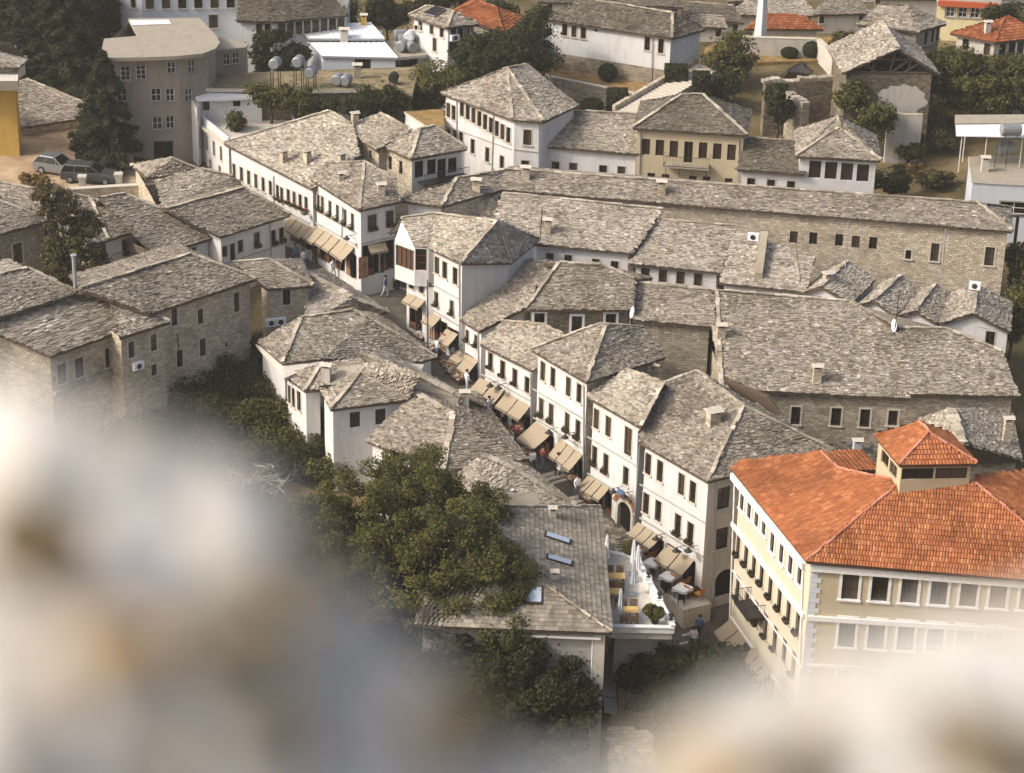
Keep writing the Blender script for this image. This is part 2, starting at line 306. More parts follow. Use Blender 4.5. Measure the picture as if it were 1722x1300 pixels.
class B:
    """one building: an empty at its foot with roof, walls, windows, chimneys as children"""
    def __init__(s, name, label, cat, at, group=None):
        s.root = empty(name, at, label, cat, group); s.faces = []; s.roof_ob = None; s.wall = {}
    def roof(s, faces, mat='slate', caps=(), row=.135, wid=.25, mode='rough', th=.14, bare=(), cap='ridge_stone', capw=.24):
        mb = MB()
        for i, f in enumerate(faces):
            f = [V(p) for p in f]; f, n = orient(f); s.faces.append(f)
            lo = [p-V((0, 0, .1)) for p in f]
            for t in tessellate_polygon([f]): mb.face([lo[k_] for k_ in t], 0); mb.face([lo[k_]-V((0, 0, th)) for k_ in t], 1)
            for k_ in range(len(f)): a_, b_ = f[k_], f[(k_+1) % len(f)]; dn = V((0, 0, .1+th)); mb.face([a_, a_-dn, b_-dn, b_], 1)
            slates(mb, f, row, wid, mode, 0)
        ob = mb.build('roof', [mat, 'timber'], s.root); s.roof_ob = s.roof_ob or ob
        for a, b in caps:
            cb = MB(); a, b = V(a), V(b); L = (b-a).length; e = (b-a)/L; x = 0
            sd = e.cross(V((0, 0, 1))).normalized(); nn = sd.cross(e)
            while x < L-.1:
                l = min(L-x, .35+.4*random.random()); r = lambda q: (random.random()-.5)*q
                c = a+e*(x+l/2)+sd*r(.08)+nn*(.07+r(.04)); w_ = capw*(.8+.4*random.random())
                g = (sd+V((r(.1), r(.1), r(.25)))).normalized(); ln = e*(l/2*.96)
                if mode == 'rough':
                    q = [c-ln-g*w_/2-nn*.02, c+ln-g*w_/2-nn*.02, c+ln+g*w_/2-nn*.02, c-ln+g*w_/2-nn*.02]
                    mb_t = [p+nn*(.07+r(.02)) for p in q]
                    cb.mesh(q+mb_t, [(4, 5, 6, 7), (0, 1, 5, 4), (1, 2, 6, 5), (2, 3, 7, 6), (3, 0, 4, 7)], 0)
                else:
                    cb.tube([c-ln, c+ln], [capw*.36, capw*.30], 8, 0)
                x += l
            cb.build('ridge_cap', [cap], ob)
        return ob
    def plain(s, name, pts, th, mats, parent=None):
        mb = MB(); mb.slab(pts, th, 0, 1 if len(mats) > 1 else 0); return mb.build(name, mats, parent or s.root)
    def walls(s, plan, zb, mat='white_plaster', wins={}, inset=.3, mats={}, tag_='wall', skip=(), top=-.12):
        n = len(plan); plan = [V(p) for p in plan]
        area = sum(plan[i].x*plan[(i+1) % n].y-plan[(i+1) % n].x*plan[i].y for i in range(n)); sg = 1 if area > 0 else -1
        ed = []
        for i in range(n):
            a, b = plan[i], plan[(i+1) % n]; d = V((b.x-a.x, b.y-a.y, 0)).normalized(); inn = V((-d.y, d.x, 0))*sg
            di = inset.get(i, .3) if isinstance(inset, dict) else inset
            ed.append((V((a.x, a.y, 0))+inn*di, d, inn))
        pts = []
        for i in range(n):
            a, d1, n1 = ed[i-1]; b, d2, n2 = ed[i]; den = d1.x*d2.y-d1.y*d2.x
            if abs(den) < .12: q = V((plan[i].x, plan[i].y, 0))+n2*(.3 if isinstance(inset, dict) else inset)
            else:
                t = ((b.x-a.x)*d2.y-(b.y-a.y)*d2.x)/den; q = a+d1*t
            pts.append(V((q.x, q.y, plan[i].z+top)))
        names = [mat]+sorted(set(mats.values())-{mat}); mb = MB(); todo = []
        for i in range(n):
            if i in skip: continue
            A, Bp = pts[i], pts[(i+1) % n]; inn = ed[i][2]; key = tag_+str(i)
            s.wall[i] = (A, Bp, inn); mi = names.index(mats.get(i, mat))
            d = V((Bp.x-A.x, Bp.y-A.y, 0)); L = d.length; d.normalize(); ops = []
            for wspec in wins.get(i, ()):
                st, p0, p1, cnt, ww, hh = wspec[:6]
                for k_ in range(cnt):
                    f = k_/(cnt-1) if cnt > 1 else 0
                    hp = hitp(p0[0]+(p1[0]-p0[0])*f, p0[1]+(p1[1]-p0[1])*f, A, inn)
                    u = (hp-A).dot(d); z = hp.z
                    if u-ww/2 < .05 or u+ww/2 > L-.05:
                        u = min(max(u, ww/2+.06), L-ww/2-.06)
                        if L < ww+.12: print('skip window', s.root.name, i, round(L, 2)); continue
                    zt = min(A.z, Bp.z)-.04
                    if z+hh/2 > zt: z = zt-hh/2
                    ops.append((u-ww/2, u+ww/2, z-hh/2, z+hh/2)); todo.append((st, A+d*u-V((0, 0, A.z-z+hh/2)), d, inn, ww, hh))
            ztop = min(A.z, Bp.z)
            us = sorted({0, L, *[o[0] for o in ops], *[o[1] for o in ops]}); zs = sorted({zb, ztop, *[o[2] for o in ops if o[2] > zb], *[o[3] for o in ops]})
            pt = lambda u, z: V((A.x+d.x*u, A.y+d.y*u, z))
            for a in range(len(us)-1):
                for b in range(len(zs)-1):
                    uc, zc = (us[a]+us[a+1])/2, (zs[b]+zs[b+1])/2
                    if any(o[0] < uc < o[1] and o[2] < zc < o[3] for o in ops): continue
                    q = [(us[a], zs[b]), (us[a+1], zs[b]), (us[a+1], zs[b+1]), (us[a], zs[b+1])]
                    mb.face([pt(*x) for x in q], mi, q)
            if abs(A.z-Bp.z) > .01:
                q = [(0, ztop), (L, ztop), (L, Bp.z) if Bp.z > A.z else (0, A.z)]; mb.face([pt(*x) for x in q], mi, q)
            for o in ops:
                dep = .22; r = [(o[0], o[2]), (o[1], o[2]), (o[1], o[3]), (o[0], o[3])]
                for x in range(4):
                    p, q = pt(*r[x]), pt(*r[(x+1) % 4]); mb.face([p, q, q+inn*dep, p+inn*dep], mi, [(0, 0), (1, 0), (1, .2), (0, .2)])
        ob = mb.build('wall', names, s.root); s.wall_ob = ob
        for t in todo: window(s, *t)
        s.pts = pts; return ob
    def hit(s, px, py):
        d = ray(px, py); best = None
        for f in s.faces:
            for t in tessellate_polygon([f]):
                a, b, c = [f[i] for i in t]; n = (b-a).cross(c-a)
                if abs(n.dot(d)) < 1e-9: continue
                k_ = (a-CAM).dot(n)/n.dot(d); p = CAM+d*k_
                if all((v2-v1).cross(p-v1).dot(n) > -1e-4 for v1, v2 in ((a, b), (b, c), (c, a))) and (best is None or k_ < best[0]): best = (k_, p)
        return best[1] if best else None
    def chimney(s, px, py, h=1.0, w_=.5, mat='stone_grey', ang=.4, cap='stone_trim'):
        p = s.hit(px, py)
        if p is None: print('chimney off roof', s.root.name, px, py); return
        e = V((math.cos(ang), math.sin(ang), 0)); mb = MB(); lo = p-V((0, 0, .5))
        mb.box(lo, e, (w_, w_*.8, h+.5), 0); t = p+V((0, 0, h)); n = V((-e.y, e.x, 0))
        for a in (-1, 1):
            for b in (-1, 1): mb.box(t+e*(a*w_*.4)+n*(b*w_*.32), e, (w_*.18, w_*.14, .18), 0)
        mb.box(t+V((0, 0, .002)), e, (w_*.6, w_*.4, .12), 2)
        r = t+V((0, 0, .18)); x, y = w_*.72, w_*.62
        a0, b0 = r-e*x-n*y, r+e*x-n*y; c0, d0 = r+e*x+n*y, r-e*x+n*y; k1, k2 = r-e*x+V((0, 0, .16)), r+e*x+V((0, 0, .16))
        mb.mesh([a0, b0, c0, d0, k1, k2], [(0, 1, 5, 4), (2, 3, 4, 5), (1, 2, 5), (3, 0, 4), (3, 2, 1, 0)], 1)
        mb.build('chimney', [mat, cap, 'dark_interior'], s.roof_ob)
    def awning(s, i, p0, p1, n=2, proj=1.0, drop=.62):
        A, Bp, inn = s.wall[i]; a, b = hitp(*p0, A, inn), hitp(*p1, A, inn); zz = (a.z+b.z)/2
        tilt = max(-.6, min(.6, (b.z-a.z))); out = -inn
        for k_ in range(n):
            l, r = a.lerp(b, k_/n+.015), a.lerp(b, (k_+1)/n-.015); mb = MB(); m_ = 5; g = .05*random.random(); pr = proj*(.93+.14*random.random())
            rows = []
            for j in range(m_+1):
                f = j/m_; sag = -.05*math.sin(math.pi*f); dz = -drop*f+sag-g*f
                rows.append((l+out*(.05+pr*f)+V((0, 0, dz)), r+out*(.05+pr*f)+V((0, 0, dz+(random.random()-.5)*.02))))
            for j in range(m_): mb.face([rows[j][0], rows[j+1][0], rows[j+1][1], rows[j][1]], 0); mb.face([q-V((0, 0, .015)) for q in (rows[j][1], rows[j+1][1], rows[j+1][0], rows[j][0])], 0)
            x, y = rows[-1]; mb.face([x, x-V((0, 0, .14)), y-V((0, 0, .14)), y], 0); mb.tube([x, y], .025, 5, 1)
            for q, w0 in ((x, l), (y, r)): mb.tube([w0+out*.03-V((0, 0, drop*.9)), q-V((0, 0, .02))], .015, 4, 1)
            mb.build('awning', ['awning_cloth', 'metal_dark'], s.root)
    def line(s, i, p0, p1, name='string_course', h=.09, d=.05, mat='grey_plaster'):
        A, Bp, inn = s.wall[i]; a, b = hitp(*p0, A, inn), hitp(*p1, A, inn); mb = MB(); o = -inn*d
        z = V((0, 0, h)); mb.mesh([a+o, b+o, b+o+z, a+o+z, a, b, b+z, a+z], [(0, 1, 2, 3), (3, 2, 6, 7), (1, 0, 4, 5), (0, 3, 7, 4), (2, 1, 5, 6)]); mb.build(name, [mat], s.root)
    def pipe(s, i, p0, p1, r=.045, mat='metal_grey'):
        A, Bp, inn = s.wall[i]; a, b = hitp(*p0, A, inn), hitp(*p1, A, inn); mb = MB(); mb.tube([a-inn*.07, b-inn*.07], r, 6); mb.build('downpipe', [mat], s.root)
    def lamp(s, i, px, py):
        A, Bp, inn = s.wall[i]; a = hitp(px, py, A, inn); o = -inn; mb = MB(); mb.tube([a+V((0, 0, .35)), a+o*.75+V((0, 0, .42))], .025, 5); mb.tube([a, a+o*.5+V((0, 0, .4))], .018, 4)
        mb.lathe(a+o*.75+V((0, 0, 0)), [(.05, .02), (.28, .16), (.16, .26), (.05, .4)], 10); mb.build('wall_lamp', ['metal_dark'], s.root)
    def ac(s, i, px, py):
        A, Bp, inn = s.wall[i]; a = hitp(px, py, A, inn); d = V((inn.y, -inn.x, 0)); mb = MB(); c = a-inn*.22-V((0, 0, .25))
        mb.box(c, d, (.8, .32, .55), 0); cc = c-inn*.165+V((0, 0, .28)); ring = []
        mb.mesh([cc+d*(.2*math.cos(t*.5236))+V((0, 0, .2*math.sin(t*.5236))) for t in range(12)], [tuple(range(12))], 1)
        mb.box(c-V((0, 0, .06)), d, (.7, .3, .058), 1); mb.build('air_conditioner', ['white_metal', 'metal_dark'], s.root)

WC = {}; WC2 = {}
def window(b, st, pos, d, inn, w_, h_):
    key = (st, round(w_, 2), round(h_, 2))
    if key not in WC:
        f = MB(); g = MB(); fl = None; hw = w_/2; bar = .055
        def fr(x0, z0, x1, z1, y0=.10, y1=.16, m_=0): f.abox(x0, y0, z0, x1, y1, z1, m_)
        if st in ('w', 'wf', 's', 'b', 'r', 'rf', 'p', 'oriel'):
            fr(-hw, 0, -hw+bar, h_); fr(hw-bar, 0, hw, h_); fr(-hw+bar, 0, hw-bar, bar); fr(-hw+bar, h_-bar, hw-bar, h_)
            if st == 'oriel':
                for k_ in range(1, int(w_/.42)): x = -hw+w_*k_/int(w_/.42); fr(x-.04, bar, x+.04, h_-bar, .06, .17)
            elif w_ > .45: fr(-bar*.4, bar, bar*.4, h_-bar)
            if h_ > .9:
                for q in ((.5,) if h_ < 1.2 else (.34, .67)): fr(-hw+bar, h_*q-.018, hw-bar, h_*q+.018, .105, .155)
        sw = {'w': .085, 'wf': .085, 's': .12, 'r': .17, 'rf': .12, 'p': .1}.get(st, 0)
        if sw:
            y0 = -.05 if st == 'r' else -.025
            fr(-hw-sw, 0, -hw, h_, y0, .02, 1); fr(hw, 0, hw+sw, h_, y0, .02, 1); fr(-hw-sw, h_, hw+sw, h_+sw, y0, .02, 1)
            fr(-hw-sw*1.3, -.1, hw+sw*1.3, 0, y0-.07, .1, 1)
        pane_y = .13
        if st == 'sh':                                       # shop front: posts, boarded dado, dark inside
            nb = max(2, int(w_/.75)); 
            for k_ in range(nb+1): x = -hw+.05+(w_-.1)*k_/nb; fr(x-.045, 0, x+.045, h_, .02, .12)
            fr(-hw, h_-.12, hw, h_, .01, .125)
            for k_ in range(nb):
                if (k_+int(w_*100)) % 2 == 0: x = -hw+.05+(w_-.1)*k_/nb; fr(x+.045, 0, x+(w_-.1)/nb-.045, .55, .04, .1, 1)
            pane_y = .5
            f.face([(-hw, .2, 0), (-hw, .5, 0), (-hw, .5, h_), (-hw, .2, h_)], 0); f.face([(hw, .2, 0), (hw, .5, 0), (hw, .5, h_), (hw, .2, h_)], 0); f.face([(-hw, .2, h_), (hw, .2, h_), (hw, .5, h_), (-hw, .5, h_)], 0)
        if st == 'ss':                                       # wooden shutters with slats
            fr(-hw, 0, -hw+bar, h_); fr(hw-bar, 0, hw, h_); fr(-bar*.6, 0, bar*.6, h_, .09, .15); nn = int(h_/.11)
            for k_ in range(nn): fr(-hw+bar, h_*k_/nn+.012, hw-bar, h_*(k_+.72)/nn, .11, .15)
        if st == 'd':
            fr(-hw, 0, -hw+.07, h_); fr(hw-.07, 0, hw, h_); fr(-hw+.07, h_-.07, hw-.07, h_); fr(-.03, 0, .03, h_-.07)
        if st == 'arch':                                     # pale voussoirs round a dark doorway
            nseg = 14; r0, r1 = hw, hw+.22; zc = h_-hw
            for k_ in range(nseg):
                a0, a1 = math.pi*k_/nseg+.01, math.pi*(k_+1)/nseg-.01
                q = [(r*math.cos(a), z_, zc+r*math.sin(a)) for z_ in (-.07, .02) for r, a in ((r0, a0), (r1, a0), (r1, a1), (r0, a1))]
                f.mesh(q, [(0, 1, 2, 3), (0, 4, 5, 1), (1, 5, 6, 2), (2, 6, 7, 3), (3, 7, 4, 0)], 1)
                a0, a1 = math.pi*k_/nseg, math.pi*(k_+1)/nseg; top = [(r0*math.cos(a1), .0, zc+r0*math.sin(a1)), (r0*math.cos(a0), .0, zc+r0*math.sin(a0))]
                f.face([top[0], top[1], (top[1][0], .0, h_), (top[0][0], .0, h_)], 2)
            for sgn in (-1, 1): fr(sgn*(hw+.11)-.11, 0, sgn*(hw+.11)+.11, zc, -.07, .02, 1)
            pane_y = .2
        names = {'r': ['wood', 'white_trim'], 'rf': ['wood', 'cream_plaster'], 'oriel': ['wood_red', 'wood_red'], 'sh': ['wood', 'wood_red'], 'arch': ['wood', 'stone_trim', 'white_plaster'], 'p': ['white_metal', 'tan_plaster'], 'w': ['wood', 'stone_trim'], 'wf': ['wood', 'stone_trim'], 's': ['wood', 'stone_trim']}.get(st, ['wood', 'wood_red'])
        if not f.f: fr(-hw, 0, hw, .05)
        g.face([(-hw, pane_y, 0), (hw, pane_y, 0), (hw, pane_y, h_), (-hw, pane_y, h_)], 0)
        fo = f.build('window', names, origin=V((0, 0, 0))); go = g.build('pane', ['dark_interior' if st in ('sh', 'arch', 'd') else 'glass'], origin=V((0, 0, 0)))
        if st in ('wf', 'rf'):
            l = MB(); y = -.2
            l.abox(-hw, y-.1, -.02, hw, y+.1, .14, 0)
            for k_ in range(int(26*w_)+6):
                p = V(((random.random()-.5)*w_*1.15, y+(random.random()-.5)*.3, .12+random.random()*.2)); r = .07
                a = V((random.random()-.5, random.random()-.5, random.random()-.5)).normalized(); q = a.orthogonal().normalized(); t = a.cross(q)
                l.face([p+q*r, p+t*r, p-q*r, p-t*r], 2 if random.random() < .035 else 1)
            fl = l.build('flower_box', ['wood', 'leaf_dark', 'flower_red'], origin=V((0, 0, 0)))
        for o in (fo, go, fl):
            if o: COL.objects.unlink(o)
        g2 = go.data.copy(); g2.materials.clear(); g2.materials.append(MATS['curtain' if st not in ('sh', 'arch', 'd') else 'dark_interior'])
        WC[key] = (fo, go, fl); WC2[key] = g2
    fo, go, fl = WC[key]; m_ = Matrix((d, inn, V((0, 0, 1)))).transposed()
    if m_.determinant() < 0: m_ = Matrix((-d, inn, V((0, 0, 1)))).transposed()
    m_ = m_.to_4x4(); m_.translation = pos-V(b.root.location)
    a = fo.copy(); COL.objects.link(a); a.parent = b.root; a.matrix_basis = m_
    a.name = {'sh': 'shop_front', 'arch': 'archway', 'd': 'door', 'ss': 'shutter_window'}.get(st, 'window')
    c = go.copy(); COL.objects.link(c); c.parent = a
    if random.random() < .28: c.data = WC2[key]
    if fl and random.random() < .8: c = fl.copy(); COL.objects.link(c); c.parent = a
    return a
def mid(*p): return sum((V(q) for q in p), V((0, 0, 0)))/len(p)
# ------------------------------------------------------------------ BUILDINGS
def h2(b, A, M, C, r0, r1, t=.45, ax=0, mat='slate', zb=0, wall='white_plaster', wins={}, inset=.3, mats={}, caps=True, D=None, row=.19, wid=.34, mode='rough', cap='ridge_stone'):
    D = D or (A+C-M)
    if ax == 0:
        R0, R1 = S(*r0, A, M, t), S(*r1, A, M, t)
        F = [[A, M, R1, R0], [M, C, R1], [C, D, R0, R1], [D, A, R0]]; cl = [(R0, R1), (M, R1), (A, R0)]
    else:
        R0, R1 = S(*r0, M, C, t), S(*r1, M, C, t)
        F = [[M, C, R1, R0], [A, M, R0], [C, D, R1], [D, A, R0, R1]]; cl = [(R0, R1), (M, R0), (C, R1)]
    b.roof(F, mat, cl if caps else (), row=row, wid=wid, mode=mode, cap=cap)
    b.walls([A, M, C, D], zb, wall, wins, inset, mats); b.R = (R0, R1, D); return b
def fb(p, z): return V((p.x, p.y, z))
ROWG = 'white houses along the right side of the bazaar street'

# ---- right side of the bazaar street, far to near
A, M, C, E_ = P(721, 415, 6.6), P(776, 441, 6.6), P(860, 440, 5.6), P(907, 401, 6.0)
b = B('white_house', 'tall white corner house with a brown glazed oriel beside the crossing', 'house', atz(M, -1.4), ROWG)
R0, R1 = S(730, 359, A, M), S(835, 372, A, M); Dk = A+(E_-M)*.9; Dk.z = 6.6
O0, O1 = P(664, 404, 6.5), P(697, 416, 6.5); G0, G1_ = P(655, 391, 6.35), P(695, 414, 6.45); ap = S(676, 367, G1_, A, .5)
bk = P(700, 372, 6.5)
b.roof([[A, M, R1, R0], [M, C, R1], [C, E_, R1], [E_, Dk, R0, R1], [Dk, A, R0], [G1_, A, R0, ap], [bk, G0, ap, R0]], 'slate_pale', [(R0, R1), (M, R1), (C, R1), (ap, R0)], bare=(3, 4))
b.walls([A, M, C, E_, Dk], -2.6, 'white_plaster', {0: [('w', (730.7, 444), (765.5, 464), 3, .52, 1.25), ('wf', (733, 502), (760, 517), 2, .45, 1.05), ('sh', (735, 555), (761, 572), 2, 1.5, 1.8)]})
b.awning(0, (723, 523), (742, 534), 1, .8, .5); b.awning(0, (751, 552), (771, 562), 2, .9, .7); b.line(0, (722, 476), (772, 504)); b.line(0, (722, 519), (772, 549), h=.12)
b.pipe(0, (773.5, 446), (774, 590))
# oriel and the narrow shop under it
b.walls([O0, O1, atz(A, 6.45), atz(bk, 6.45)], 3.55, 'white_plaster', {0: [('oriel', (681, 434), (681, 434), 1, (O1-O0).length-.14, 1.6)], 1: [('oriel', (708, 437), (708, 437), 1, .8, 1.65)]}, inset=.0, tag_='oriel', top=.0)
mb = MB(); mb.face([atz(q, 3.55) for q in (O0, O1, A, bk)], 0); mb.build('oriel_base', ['timber'], b.root); mb = MB(); mb.face([O0, O1, ap-V((0, 0, .1))], 0); mb.build('oriel_gable', ['white_plaster'], b.root)
U0, U1 = P(684, 466, 3.5), P(717, 482, 3.5)
b.walls([U0, U1, fb(A, 3.5)+V((.6, 0, 0)), fb(A, 3.5)+V((-1.5, 2.5, 0))], -2.0, 'white_plaster', {0: [('w', (692, 478), (709, 485), 2, .5, .62), ('sh', (699, 535), (699, 535), 1, 1.5, 2.0)]}, inset=0, tag_='shop', top=0)
b.awning(0, (687, 492), (716, 505), 2, .7, .45)
house_oriel = b

A, M = P(774, 536, 2.4), P(807, 556, 2.4)
b = B('white_house', 'low white shop house between the oriel house and a taller white house', 'house', atz(M, -2.5), ROWG)
c_, d_, e_ = S(886, 515, A, M, .34), S(940, 442, A, M, .34), S(878, 436, A, M, .34)
b.roof([[A, M, c_, d_, e_]], 'slate_pale', [(c_, d_)])
b.walls([A, M, c_, d_, e_], -3.4, 'white_plaster', {0: [('wf', (784, 563), (800.5, 573), 2, .4, .85), ('sh', (781, 610), (798, 622), 2, 1.1, 1.7)]})
house_low = b; b.lamp(0, 778, 588)
b.awning(0, (770, 588), (786, 597), 1, .75, .5); b.awning(0, (786, 596), (805, 607), 1, .95, .8); b.pipe(0, (805, 560), (806, 640))

A, M = P(807, 577, 2.2), P(896, 622, 2.2)
b = B('white_house', 'white house with four flower-boxed windows and two pairs of awnings, beneath the stone house', 'house', atz(M, -3.6), ROWG)
R0, R1 = S(848, 540, A, M, .42), S(912, 546, A, M, .42); R2 = S(946, 563, A, M, .42); Bk = [R1+(R1-M)*.45, R0+(R0-A)*.3]
for q in Bk: q.z = 1.6
b.roof([[A, M, R2, R1, R0], [R0, R1, Bk[0], Bk[1]]], 'slate_pale', [(R0, R1), (R1, R2)], bare=(1,))
b.walls([A, M, R2, Bk[0], Bk[1]], -4.2, 'white_plaster', {0: [('wf', (825, 606), (886.5, 647), 4, .5, 1.15), ('sh', (818, 672), (882, 716), 4, 1.22, 1.8)]})
house_four = b; b.lamp(0, 838, 648); b.lamp(0, 852, 652)
b.awning(0, (807, 634), (850, 655), 2, .95, .7); b.awning(0, (851, 659), (893, 683), 2, 1.0, .75); b.line(0, (808, 629), (894, 676)); b.pipe(0, (893.5, 628), (895, 730))

A, M, C = P(895, 587, 3.7), P(986, 641, 3.7), P(1118, 600, 3.7)
b = B('white_house', 'tallest white house of the row, with paired windows and a wide single awning', 'house', atz(M, -4.4), ROWG)
R0, R1 = S(1008, 545, A, M, .5), S(1018, 548, A, M, .5); R2 = S(1082, 551, M, C, .5)
Dk = A+C-M
b.roof([[A, M, R1, R0], [M, C, R2, R1], [C, Dk, R0, R1, R2], [Dk, A, R0]], 'slate', [(R0, A), (M, R1), (R0, R2)], bare=(2, 3))
b.walls([A, M, C, Dk], -5.2, 'white_plaster', {0: [('w', (913, 624), (930, 634), 2, .52, 1.35), ('w', (956, 650), (974, 661), 2, .52, 1.35), ('wf', (910.5, 685), (927, 695), 2, .52, 1.35), ('wf', (954, 710), (972, 722), 2, .52, 1.35), ('sh', (914, 748), (914, 748), 1, 2.0, 2.1), ('sh', (951, 776), (972, 792), 2, 1.4, 2.0)]}, mats={1: 'stone'})
house_tall = b; b.lamp(0, 938, 727); b.lamp(0, 965, 735)
b.awning(0, (901, 708), (931, 727), 1, 1.5, .85); b.awning(0, (943, 737), (981, 765), 3, 1.05, .9); b.line(0, (897, 655), (983, 706)); b.line(0, (897, 703), (983, 757), h=.12); b.pipe(0, (983, 648), (982, 830))
# small stone dormer house behind it
A5, M5 = P(1056, 606, 3.4), P(1106, 617, 3.4)
n = B('stone_shed', 'little stone shed with a white-capped roof behind the tallest white house', 'shed', atz(A5, 0))
q0, q1 = S(1066, 598, A5, M5, .4), S(1100, 612, A5, M5, .4)
n.roof([[A5, M5, q1, q0]], 'slate', [(A5, q0)]); n.walls([A5, M5, q1, q0], -2, 'stone_grey')

A, M = P(987, 665, 2.6), P(1078, 717, 2.6)
b = B('white_house', 'white house with an arched stone gateway below one very tall window', 'house', atz(M, -5.5), ROWG)
R0, R1 = S(1052, 621, A, M, .42), S(1115, 645, A, M, .42); Bk = [R1+(R1-M)*.7, R0+(R0-A)*.7]
for q in Bk: q.z = 2.2
b.roof([[A, M, R1, R0], [R0, R1, Bk[0], Bk[1]]], 'slate_pale', [(R0, R1), (R1, M)], bare=(1,))
b.walls([A, M, R1, Bk[0], Bk[1], R0], -6.6, 'white_plaster', {0: [('w', (1003, 704), (1023, 717), 2, .55, 1.4), ('w', (1056.5, 742), (1056.5, 742), 1, .72, 1.95), ('wf', (1000, 766), (1019, 779), 2, .52, 1.35), ('wf', (1052.5, 801), (1052.5, 801), 1, .55, 1.35), ('sh', (999, 829), (1018, 843), 2, 1.35, 1.8), ('arch', (1050.5, 870), (1050.5, 870), 1, 1.35, 2.2)]})
b.awning(0, (989, 799), (1026, 821), 3, .95, .6); b.line(0, (988, 735), (1075, 787)); b.line(0, (988, 797), (1030, 823), h=.12); b.pipe(0, (1074.5, 724), (1070, 890)); b.pipe(0, (988, 672), (985, 830))
house_arch = b
A_, B_, inn = b.wall[0]; d = (B_-A_); d.z = 0; d.normalize(); c = hitp(1051, 858, A_, inn)-inn*.1; mb = MB()
for k_ in range(16):
    a0, a1 = math.radians(20+140*k_/16), math.radians(20+140*(k_+.82)/16); W_ = lambda r, a: c+d*(r*math.cos(a))+V((0, 0, r*math.sin(a)-.1))
    q4 = [W_(.98, a0), W_(1.28, a0), W_(1.28, a1), W_(.98, a1)]; mb.mesh(q4+[x+inn*.06 for x in q4], [(0, 1, 2, 3), (0, 4, 5, 1), (1, 5, 6, 2), (2, 6, 7, 3), (3, 7, 4, 0)], k_ % 3 == 1)
mb.build('arched_sign', ['sign_brown', 'wood_red'], b.root); b.lamp(0, 1046, 826); b.lamp(0, 1064, 834)
mb = MB(); c = hitp(1058, 828, A_, inn)-inn*.7; mb.box(c, d, (.7, .06, .42)); mb.build('hanging_sign', ['blue_sign'], b.root)
# name board of letters over the arch
def letters(b, i, pts, txt, size, mat, name='lettering'):
    A, Bp, inn = b.wall[i]; d = (Bp-A); d.z = 0; d.normalize()
    for ch, (px, py, rot) in zip(txt, pts):
        cu = bpy.data.curves.new('t', 'FONT'); cu.body = ch; cu.size = size; cu.extrude = .02; cu.align_x = 'CENTER'
        t = bpy.data.objects.new('t', cu); COL.objects.link(t); dg = bpy.context.evaluated_depsgraph_get()
        me = bpy.data.meshes.new_from_object(t.evaluated_get(dg)); bpy.data.objects.remove(t)
        o = bpy.data.objects.new(name, me); COL.objects.link(o); o.parent = b.root; me.materials.clear(); me.materials.append(MATS[mat])
        mm = Matrix((d, V((0, 0, 1)), -inn)).transposed().to_4x4()@Matrix.Rotation(rot, 4, 'Z')
        mm.translation = hitp(px, py, A-inn*.09, inn)-V(b.root.location); o.matrix_basis = mm

A, M, C = P(1074, 741, 1.6), P(1190, 808, 1.6), P(1402, 757, 1.6)
b = B('white_house', 'large white corner house at the near end of the row, above the cafe tables', 'house', atz(M, -7.6), ROWG)
R0, R1 = S(1172, 624, A, M, .43), S(1250, 683, A, M, .43); R2 = S(1115, 645, A, M, .43); Dk = A+C-M
b.roof([[A, M, R1, R0, R2], [M, C, R1], [C, Dk, R0, R1], [Dk, A, R2, R0]], 'slate', [(M, R1), (R1, R0), (R0, R2), (R1, C)], bare=(3,))
b.walls([A, M, C, Dk], -9, 'white_plaster', {0: [('w', (1090, 780), (1110, 792), 2, .58, 1.45), ('w', (1146, 814), (1165, 827), 2, .58, 1.45), ('wf', (1086, 846), (1107, 859), 2, .58, 1.45), ('wf', (1140, 882), (1161, 896), 2, .58, 1.45), ('sh', (1087, 914), (1106, 926), 2, 1.15, 1.9), ('sh', (1133, 944), (1156, 962), 2, 1.45, 2.1)],
        1: [('s', (1217, 837), (1217, 837), 1, .95, 1.5), ('s', (1214, 905), (1214, 905), 1, .95, 1.5), ('arch', (1218, 980), (1218, 980), 1, 1.5, 2.0)]}, mats={1: 'old_plaster', 2: 'stone_grey'})
b.awning(0, (1073, 877), (1114, 902), 3, .95, .6); b.awning(0, (1122, 914), (1169, 942), 2, 1.1, .75)
b.line(0, (1076, 815), (1185, 880)); b.line(0, (1076, 872), (1183, 938), h=.14); b.pipe(0, (1077, 748), (1066, 905)); b.pipe(1, (1203, 812), (1200, 1020))
b.lamp(0, 1152, 925); b.lamp(0, 1172, 925); b.lamp(0, 1118, 905)
b.chimney(1199, 712, .75, .75, 'stone', .45); house_cafe = b
n = B('stone_shed', 'narrow grey slate roof tucked behind the large white corner house', 'shed', atz(P(1250, 670, 1), -3))
a, c, d, e = P(1242, 663, 3.0), P(1312, 694, 3.0), P(1290, 664, 4), P(1218, 636, 4)
n.roof([[a, c, d, e]], 'slate_dark'); n.walls([a, c, d, e], -3, 'stone_grey')

